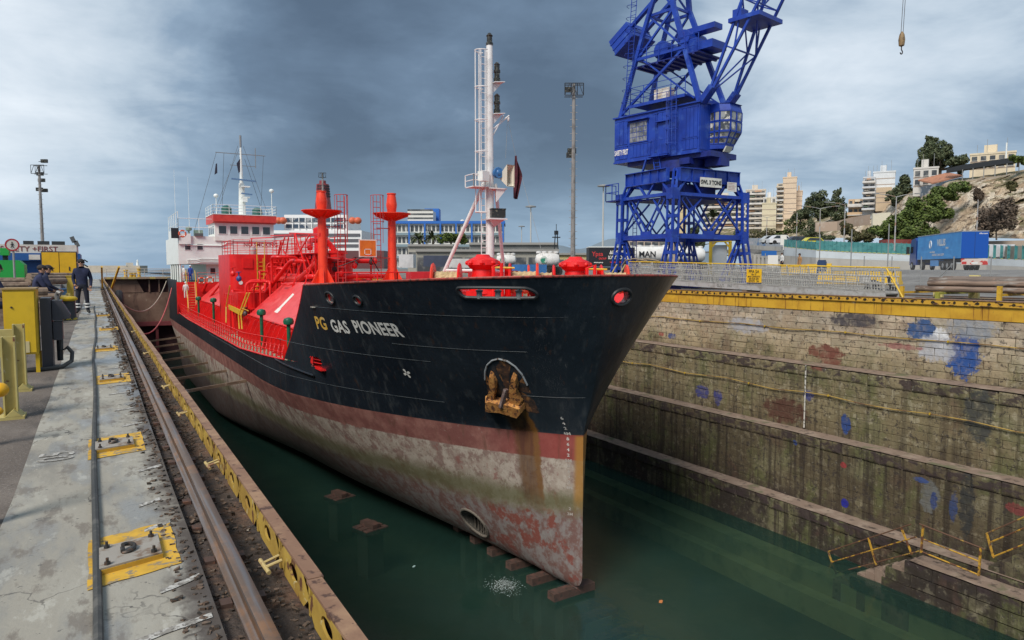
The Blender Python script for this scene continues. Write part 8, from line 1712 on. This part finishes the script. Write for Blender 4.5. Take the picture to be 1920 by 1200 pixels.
# bubbling outlet: foam flecks
b = MB(); rr = random.Random(8); fo = at(945, 1098, Z=WATER)
for k in range(650):
    q = rr.gauss(0, .28); w = rr.gauss(0, .34); s = rr.uniform(.005, .019); z = WATER + .006 + .10 * math.exp(-(q * q + w * w) * 8) * rr.random(); a = rr.uniform(0, 6.3)
    p = (fo.x + q, fo.y + w); b.add([(p[0] + s * math.cos(a + i * 1.57), p[1] + s * math.sin(a + i * 1.57), z) for i in range(4)], [(0, 1, 2, 3)])
o = struct('foam', b, mat('foam_white', (.6, .66, .64), [], .6), 'stuff')
for i, (px, py, c, s, lab) in enumerate(((1239, 1128, (.55, .20, .06), .10, 'small orange scrap floating near the right wall'), (776, 1062, (.40, .55, .52), .07, 'pale scrap floating left of the bow'))):
    p = at(px, py, Z=WATER + .01); b = MB(); b.rbox(p, s * 2, s * 1.2, .01, .7); b.rbox(p + Vector((s * .5, s * .3, .012)), s, s * .8, .01, .2); solo('floating_scrap', b, mat('scrap_%d' % i, c, [], .7), lab, 'debris')
# stone stairs against the right wall, with railings
ST = thing('dock_stairs', 'broken stone stairs with landing descending into the water at lower right', 'stairs', (26, 14, -11))
b = MB(); b.bx(25.62, 26.50, 4, 14.55, -12.6, -9.28); part('landing_mass', b, stone, ST)
course_ = []
for r_ in range(4):
    y = 4.0 + .3 * (r_ % 2)
    while y < 14.5 + r_ * .5:
        L = random.uniform(.9, 1.5); b = MB(); z1 = -9.30 - r_ * .48; x_ = 25.54 + random.uniform(-.02, .03); b.bx(x_, x_ + .5, y, min(y + L - .02, 14.55 + (r_ + .3) * .72), z1 - .46, z1 - .015 - random.uniform(0, .01)); part('stone_block', b, stone, ST); y += L
b = MB(); b.grid(lambda u, v: (25.5 + .98 * u, 4 + 10.6 * v, -9.26 + .02 * noise.noise((u * 3, v * 30, 2))), 4, 60); part('landing_tread', b, mud, ST)
for k in range(9): y = 14.55 + k * .35; z = -9.45 - k * .215; b = MB(); b.bx(25.58 + .05 * random.random(), 26.5, y, y + .36, -12.6, z); part('step', b, mud, ST)
for k in range(10): y = 12.4 - k * .36; z = -8.98 + k * .30; b = MB(); b.bx(26.55, 27.4, y - .36, y, -9.05, z + .12); part('step', b, stone, ST)
ry = mat('rail_yellow_rusty', (.50, .28, .03), [((.12, .05, .025), (3, 3, 3), .46, .56, 5), ((.6, .38, .05), 3, .55, .7)], .65, world=True); rr2 = mat('rail_rust', (.12, .06, .035), [((.4, .24, .04), 2.2, .56, .62)], .7, world=True)
RL = thing('stair_railing', 'rusty yellow hand railing leaning along the lower stone stairs', 'railing', (25.7, 15, -10))
po = [((1568, 1077), (1553, 1035)), ((1643, 1060), (1628, 1008)), ((1710, 1040), (1690, 990))]
def rp(p): return at(*p, X=25.72)
for i, (a, c) in enumerate(po): b = MB(); b.bar(rp(a), rp(c), .055); part('post', b, rr2 if i == 0 else ry, RL)
for f in (1.02, .55, .06):
    b = MB(); q = [rp(a).lerp(rp(c), f) for a, c in po]; b.cyl(q[0], q[0].lerp(q[2], 1.12), .026, 6); part('rail', b, rr2 if f != .55 else ry, RL)
RL2 = thing('stair_railing', 'yellow hand railing along the landing at the lower right', 'railing', (25.8, 13.5, -9)); po = [((1727, 1036), (1731, 984)), ((1835, 1080), (1839, 1026))]
for a, c in po: b = MB(); b.bar(at(*a, X=25.72), at(*c, X=25.72), .06); part('post', b, ry, RL2)
for f in (.98, .5, .04): b = MB(); q = [at(*a, X=25.72).lerp(at(*c, X=25.72), f) for a, c in po]; d = (q[1] - q[0]) * .07; b.cyl(q[0] - d * (f > .9), q[1] + d * (f > .9), .028, 6); part('rail', b, ry if f < .9 else rr2, RL2)
RL3 = thing('stair_railing', 'yellow hand railing of the upper flight at the right edge', 'railing', (26.6, 12, -8)); a, c = at(1863, 1046, X=26.6), at(1850, 1000, X=26.6); b = MB(); b.bar(a, c, .06); part('post', b, ry, RL3)
for f in (1.0, .62, .05): b = MB(); q = a.lerp(c, f); b.cyl(q, q + Vector((0, -2.6, 2.15)), .028, 6); part('rail', b, ry if f < 1 else rr2, RL3)
b = MB(); q = a + Vector((0, -1.9, 1.6)); b.bar(q, q + Vector((0, .1, 1.0)), .06); part('post', b, ry, RL3)
# ================================================================== left quay
ycab = paint('cabinet_yellow', (.62, .40, .012), .45, .12, .3, 3); dgrey = paint('cabinet_charcoal', (.045, .045, .055), .5, .1, .3, 4)
CB = thing('electric_cabinet', 'yellow steel cabinet on legs at the left edge of the quay', 'cabinet', (-.95, 12.4, 0))
b = MB(); b.bx(-1.15, -.76, 12.2, 12.75, .27, 1.2); bd = part('body', b, ycab, CB); b = MB(); b.bx(-1.13, -.78, 12.18, 12.197, .30, 1.17); part('door', b, ycab, bd)
for x in (-1.13, -.80):
    for y in (12.24, 12.68): b = MB(); b.bx(x - .0, x + .05, y, y + .05, 0, .27); part('leg', b, ycab, CB)
b = MB(); b.bx(-1.16, -.75, 12.17, 12.78, 1.2, 1.22); part('roof', b, mat('cab_top_brown', (.3, .2, .08), [], .7), CB); b = MB(); b.bx(-.97, -.86, 12.17, 12.179, .30, .46); part('nameplate', b, mat('plate_tan', (.5, .42, .22), [], .6), bd)
for x, z in ((-1.0, .70), (-1.05, .95)): b = MB(); b.cyl((x, 12.18, z), (x, 12.165, z), .014, 8); part('lock', b, steel_d, bd)
GB = thing('switch_cabinet', 'charcoal grey electrical box with thick cable beside the yellow cabinet', 'cabinet', (-.62, 12.9, 0))
b = MB(); b.bx(-.735, -.60, 12.5, 13.0, .0, 1.06); part('tall_box', b, dgrey, GB); b = MB(); b.bx(-.59, -.46, 12.6, 12.95, .72, 1.02); b.bx(-.588, -.47, 12.62, 12.95, .42, .70); part('socket_box', b, dgrey, GB)
b = MB(); b.prism([(-.459, 12.6, .99), (-.36, 12.6, .80), (-.37, 12.6, .74), (-.459, 12.6, .74)], (0, .3, 0)); part('socket_flap', b, dgrey, GB)
b = MB(); b.path([(-.53, 12.8, 1.02), (-.53, 12.8, 1.1), (-.51, 12.76, 1.14), (-.47, 12.72, 1.12)], .03, 8); part('cable_gland', b, mat('gland_grey', (.22, .21, .2), [], .5, .3), GB)
b = MB(); b.path([(-.5, 12.75, .45), (-.5, 12.72, .25), (-.42, 12.7, .30), (-.36, 12.68, .22), (-.37, 12.6, .1), (-.48, 12.45, .04), (-.7, 12.35, .03), (-.95, 12.3, .03)], .03, 8); part('cable', b, MATS['cable_rubber'], GB); b = MB(); b.cyl((-.52, 12.75, .1), (-.52, 12.75, .45), .04, 8); part('plug', b, blk_m, GB)
BO = thing('mooring_bollard', 'black mooring bollard with yellow cap beside the standing man', 'bollard', (-.76, 24.3, 0)); b = MB(); b.lathe((-.76, 24.3, 0), [(.24, 0), (.22, .05), (.205, .55)], 20); part('post', b, blk_m, BO); b = MB(); b.lathe((-.76, 24.3, .55), [(.2, 0), (.255, .03), (.265, .08), (.22, .13), (.05, .15)], 20); part('cap', b, paint('bollard_cap_yellow', (.66, .43, .01), .5), BO); b = MB(); b.lathe((-.76, 24.3, .012), [(.242, 0), (.228, .055)], 20, cap=False); part('foot_paint', b, mat('foot_chipped', (.03, .03, .03), [((.55, .38, .02), 14, .5, .54)], .7), BO)
pale = mat('stand_pale', (.46, .38, .13), [((.36, .29, .10), 3, .4, .7), (RUST, 7, .64, .70, 6), ((.6, .57, .48), 5, .66, .7)], .65)
def stand(lab, x, y, h, rz=0):
    t = thing('steel_stand', lab, 'stand', (x, y, 0), 'pale yellow steel stands'); b = MB(); b.bx(x - .105, x - .09, y - .07, y + .07, .03, h); b.bx(x + .0, x + .015, y - .07, y + .07, .03, h); b.bx(x - .09, x, y - .012, y + .012, .03, h); part('post', b, pale, t); b = MB(); b.bx(x - .2, x + .07, y - .13, y + .13, .0, .028); part('base_plate', b, pale, t); b = MB(); b.bx(x - .6, x - .106, y - .05, y + .05, h - .2, h - .06); part('arm', b, pale, t)
    b = MB(); b.prism([(x - .09, y - .13, .03), (x + .05, y - .13, .03), (x - .02, y - .13, .1)], (0, .26, 0)); part('gusset', b, pale, t)
stand('pale yellow steel stand in front of the yellow cabinet', -.80, 10.5, .82); stand('pale yellow steel stand nearest the camera at the left edge', -.74, 8.62, .82)
stand('low pale yellow stand beside the black bollard', -.95, 26.5, .62); stand('low pale yellow stand behind the black bollard', -.8, 28.2, .66); stand('low pale yellow stand under the timber pile', -1.1, 25.2, .5)
b = MB(); kp = at(1, 731, Y=7.3); b.ball(kp, .062, .062, .062, 12, 8); b.cyl((-.9, 7.3, kp.z), kp, .04, 8); b.ball((kp.x - .02, 7.3, kp.z - .18), .035, .035, .035, 10, 6); b.cyl((-.9, 7.3, 0), (-.9, 7.3, .6), .05, 8); solo('valve_knob', b, paint('knob_yellow', (.70, .36, .005), .4), 'round orange-yellow knob at the left picture edge before the stands', 'knob')
b = MB(); b.cyl((-.60, 5.05, 0), (-.60, 5.05, .75), .05, 10); b.lathe((-.60, 5.05, .72), [(.05, 0), (.06, .03), (.04, .08)], 10); solo('bollard_post', b, blk_m, 'slim black post at the left edge of the pavement', 'post')
# timber piles
tmb = mat('weathered_log', (.24, .17, .12), [((.14, .095, .07), (6, 1, 6), .42, .62), ((.34, .27, .2), 2, .58, .7)], .9, bump=((20, 3, 20), .4, .01)); tk = 0
for px, py, Y, L, rz, r, w in ((15, 548, 16.5, 1.3, 1.2, .09, 'round log at the far left edge by the cabinet'), (20, 535, 24.2, .8, 1.45, .10, 'thick log behind the cabinet under the sitting man'), (14, 526, 24.5, .8, 1.5, .09, 'upper log left of the sitting man'), (24, 543, 24.3, .9, 1.5, .10, 'lower log left of the sitting man'), (72, 556, 23.6, 1.0, 1.45, .09, 'short seat log under the sitting man'), (95, 522, 30, 2.4, .5, .12, 'slanting log in the pile before the yellow doors'), (104, 517, 31, 2.6, .6, .11, 'topmost slanting log before the yellow doors'), (88, 528, 29, 2.2, .45, .12, 'low slanting log before the yellow doors'), (110, 520, 32, 2.2, .7, .10, 'rear slanting log before the yellow doors'), (92, 516, 33, 2, .55, .1, 'small rear log of the pile before the yellow doors')):
    p = at(px, py, Y=Y); d = Vector((math.sin(rz), math.cos(rz), 0)); b = MB(); b.cyl(p - d * L / 2, p + d * L / 2, r, 9, r * .92); solo('log', b, tmb, 'weathered ' + w, 'log', 'logs piled on the left quay'); 
b = MB(); b.bx(-2.9, -1.25, 22.6, 23.6, 0, .58); solo('timber_base', b, tmb, 'low stack of old timbers under the sitting man', 'timber')
b = MB(); b.bx(-3.2, -1.35, 29, 33, 0, .75); solo('timber_base', b, tmb, 'low stack of old timbers before the yellow doors', 'timber')
for x0, x1, y, z0, z1, c, lab in ((-1.75, -1.0, 33, .72, 1.12, (.30, .31, .30), 'grey metal box on the blue crate behind the bollard'), (-2.15, -1.2, 32.2, .5, .86, (.36, .37, .36), 'wider grey box left of the blue crate'), (-1.5, -.98, 31.5, .0, .7, (.06, .15, .32), 'blue crate behind the black bollard'), (-.95, -.75, 30.6, .1, 1.2, (.55, .38, .05), 'narrow yellow locker right behind the standing man')): b = MB(); b.bx(x0, x1, y, y + .8, z0, z1); b.bx(x0 - .02, x1 + .02, y - .02, y + .82, z1, z1 + .03); solo('storage_box', b, paint('box_%02d%02d' % (int(c[0] * 99), int(c[2] * 99)), c, .6, .1), lab, 'box')
GM = thing('green_machine', 'bright green steel machine housing at the left picture edge', 'machine', (-2.7, 30, 0)); gmm = paint('machine_green', (.015, .33, .05), .5, .1, .3, 2); b = MB(); b.prism([(-3.6, 30, .9), (-2.16, 30, .9), (-2.16, 30, 1.62), (-2.32, 30, 1.78), (-3.1, 30, 1.78), (-3.6, 30, 1.6)], (0, 1.2, 0)); part('housing', b, gmm, GM); b = MB(); b.bx(-2.85, -2.6, 30.2, 30.8, 1.95, 2.2); part('top_box', b, gmm, GM); b = MB(); b.bx(-2.8, -2.65, 30.4, 30.6, 1.78, 1.95); part('neck', b, blk_m, GM); b = MB(); b.bx(-3.3, -2.35, 30.1, 31, .3, .9); part('base', b, paint('machine_green_dark', (.01, .12, .04), .6), GM)
# hut with safety lettering and yellow doors
HU = thing('quay_hut', 'white and blue flat-roofed quay hut lettered SAFETY FIRST at far left', 'hut', (-4, 61, 0)); hb_ = paint('hut_blue', (.012, .09, .30), .5); hw = mat('hut_white', (.62, .60, .54), [((.5, .46, .4), 1, .4, .7)], .7)
b = MB(); b.bx(-9, -1.2, 60.4, 66, 0, 2.55); part('wall', b, hb_, HU); b = MB(); b.bx(-9.3, -.95, 59.7, 66.3, 2.04, 2.55); part('blue_fascia', b, hb_, HU); b = MB(); b.bx(-9.3, -1.15, 59.8, 66.2, 2.56, 3.15); part('white_parapet', b, hw, HU)
tx = text_mb('SAFETY +FIRST', .5, flat((-3.95, 59.78, 2.68), (1.02, 0, 0), (0, 0, 1)), .008); part('lettering', tx, mat('letter_maroon', (.18, .05, .05), [], .7), HU)
b = MB(); b.bx(-4.0, -3.35, 59.66, 59.69, 2.1, 2.45); part('small_sign', b, hw, HU); b = MB(); b.bx(-5.6, -4.6, 60.3, 60.39, 0, 2.04); part('white_panel', b, hw, HU); b = MB(); b.lathe((-4.3, 60.2, .95), [(.001, .02), (.24, .01)], 14, (0, -1, 0), cap=False); part('round_sign', b, hw, HU)
for k in range(4): b = MB(); b.rbox((-5 + k * .9, 61.5, 3.3), .5 + .1 * k, .6, .3); part('roof_gear', b, blk_m, HU)
for k in range(2): b = MB(); b.frame((-1.35 + k * .22, 60, 3.55 - k * .3), (.13, 0, .05), (0, .1, 0), (-.08, 0, .2)); part('roof_floodlight', b, MATS['flood_grey'], HU)
for k in range(3): b = MB(); b.path([(-.95, 60, 2.0 - .35 * k), (-.7, 60, 2.1 - .35 * k), (-.5, 60, 1.95 - .35 * k)], .05, 5); part('cable_hook', b, blk_m, HU)
DB = thing('door_locker', 'bright yellow double-door locker in front of the quay hut', 'locker', (-2.1, 55.5, 0)); b = MB(); b.bx(-3.05, -1.05, 55.1, 56.6, .3, 2.6); part('body', b, dgrey, DB)
for x in (-3.0, -2.04): b = MB(); b.bx(x, x + .92, 55.04, 55.098, .4, 2.53); d = part('door', b, paint('door_yellow', (.68, .40, .01), .45, .05, .2, 2), DB); b = MB(); b.bx(x + .5, x + .56, 55.0, 55.038, 1.35, 1.6); part('handle', b, blk_m, d)
SG = thing('no_entry_sign', 'round red-bordered sign with a walking figure on a post at far left', 'sign', (-2.14, 26, 0)); b = MB(); b.cyl((-2.12, 26, 0), (-2.12, 26, 2.1), .03, 8); part('post', b, fpm, SG); b = MB(); b.lathe((-2.14, 25.96, 2.2), [(.001, .0), (.15, .0)], 24, (0, -1, 0), cap=False); part('face', b, hw, SG); b = MB(); b.lathe((-2.14, 25.955, 2.2), [(.145, 0), (.185, 0), (.185, -.02)], 24, (0, -1, 0), cap=False); part('red_ring', b, mat('ring_red', (.36, .02, .03), [], .5), SG)
b = MB(); O = Vector((-2.14, 25.945, 2.2)); F2 = lambda x, z: O + Vector((x, 0, z))
for a, c, w in (((0, .045), (0, -.01), .035), ((0, -.01), (-.035, -.09), .018), ((0, -.01), (.04, -.09), .018), ((0, .04), (-.045, -.01), .014), ((0, .04), (.045, .0), .014)): b.bar(F2(*a), F2(*c), w, .004, up=(0, 1, 0))
b.lathe(F2(0, .075), [(.001, .002), (.02, .002)], 10, (0, -1, 0), cap=False); part('pictogram', b, blk_m, SG)
# ================================================================== people
person('person', 'standing man in navy sweater and dark work trousers with reflective bands, hand in pocket', dict(elR=(.25, -.06, 1.14), wrR=(.20, .03, .95), haR=(.17, .06, .89), elL=(-.26, -.05, 1.13), wrL=(-.25, .02, .90), haL=(-.24, .04, .82), toL=(-.2, .13, .045), toR=(.19, .14, .045), anL=(-.14, -.02, .09), anR=(.14, -.02, .09), knL=(-.13, .03, .5), knR=(.13, .03, .5)), (-.42, 27.4, 0.006), R(176), [navy, navyt, skin, boot, hairm], bands=True, scale=1.01)
sit = dict(pel=(0, 0, .55), spi=(0, .06, .74), che=(0, .12, .95), nec=(0, .17, 1.10), hd0=(0, .20, 1.17), hd1=(0, .22, 1.27), hd2=(0, .21, 1.36), shL=(-.185, .11, 1.02), shR=(.185, .11, 1.02), elL=(-.25, .22, .78), elR=(.25, .22, .78), wrL=(-.12, .42, .68), wrR=(.12, .42, .68), haL=(-.06, .48, .64), haR=(.06, .48, .64), hiL=(-.1, .03, .53), hiR=(.1, .03, .53), knL=(-.15, .45, .52), knR=(.15, .45, .52), anL=(-.14, .42, .10), anR=(.14, .42, .10), toL=(-.15, .57, .05), toR=(.15, .57, .05))
jk = mat('navy_jacket', (.018, .022, .055), [((.03, .035, .085), 5, .4, .7)], .95, bump=(22, .4, .01)); capm = mat('cap_dark', (.03, .024, .024), [], .9)
person('person', 'older man in dark cap and navy jacket sitting on the logs', sit, (-1.52, 23.8, .20), R(-78), [jk, navy, mat('skin_weathered', (.36, .19, .12), [], .6), boot, hairm], capc=capm)
person('person', 'second seated man mostly hidden behind the man in the dark cap', sit, (-1.42, 24.7, .20), R(-80), [navy, navyt, skin, boot, hairm], capc=capm)
person('person', 'man in navy cut off by the left picture edge beside the cabinet', sit, (-1.95, 17.8, .22), R(-60), [jk, navy, skin, boot, hairm])
hy = mat('helmet_white', (.7, .7, .68), [], .4)
for px, py, Y, c, hl, rz, lab in ((349, 560, 82.6, wc, hy, 0, 'crewman in white coverall climbing the poop ladder'), (358, 536, 84.6, bc, hy, 2.6, 'crewman in blue coverall and white helmet on the poop'), (345, 536, 84.8, wc, hy, 2, 'crewman in white at the poop rail beside the blue one')):
    p = at(px, py, Y=Y); person('person', lab, {}, (p.x, p.y, p.z if Y < 84 else .03), rz, [c, c, skin, boot, hairm], helmet=hl)
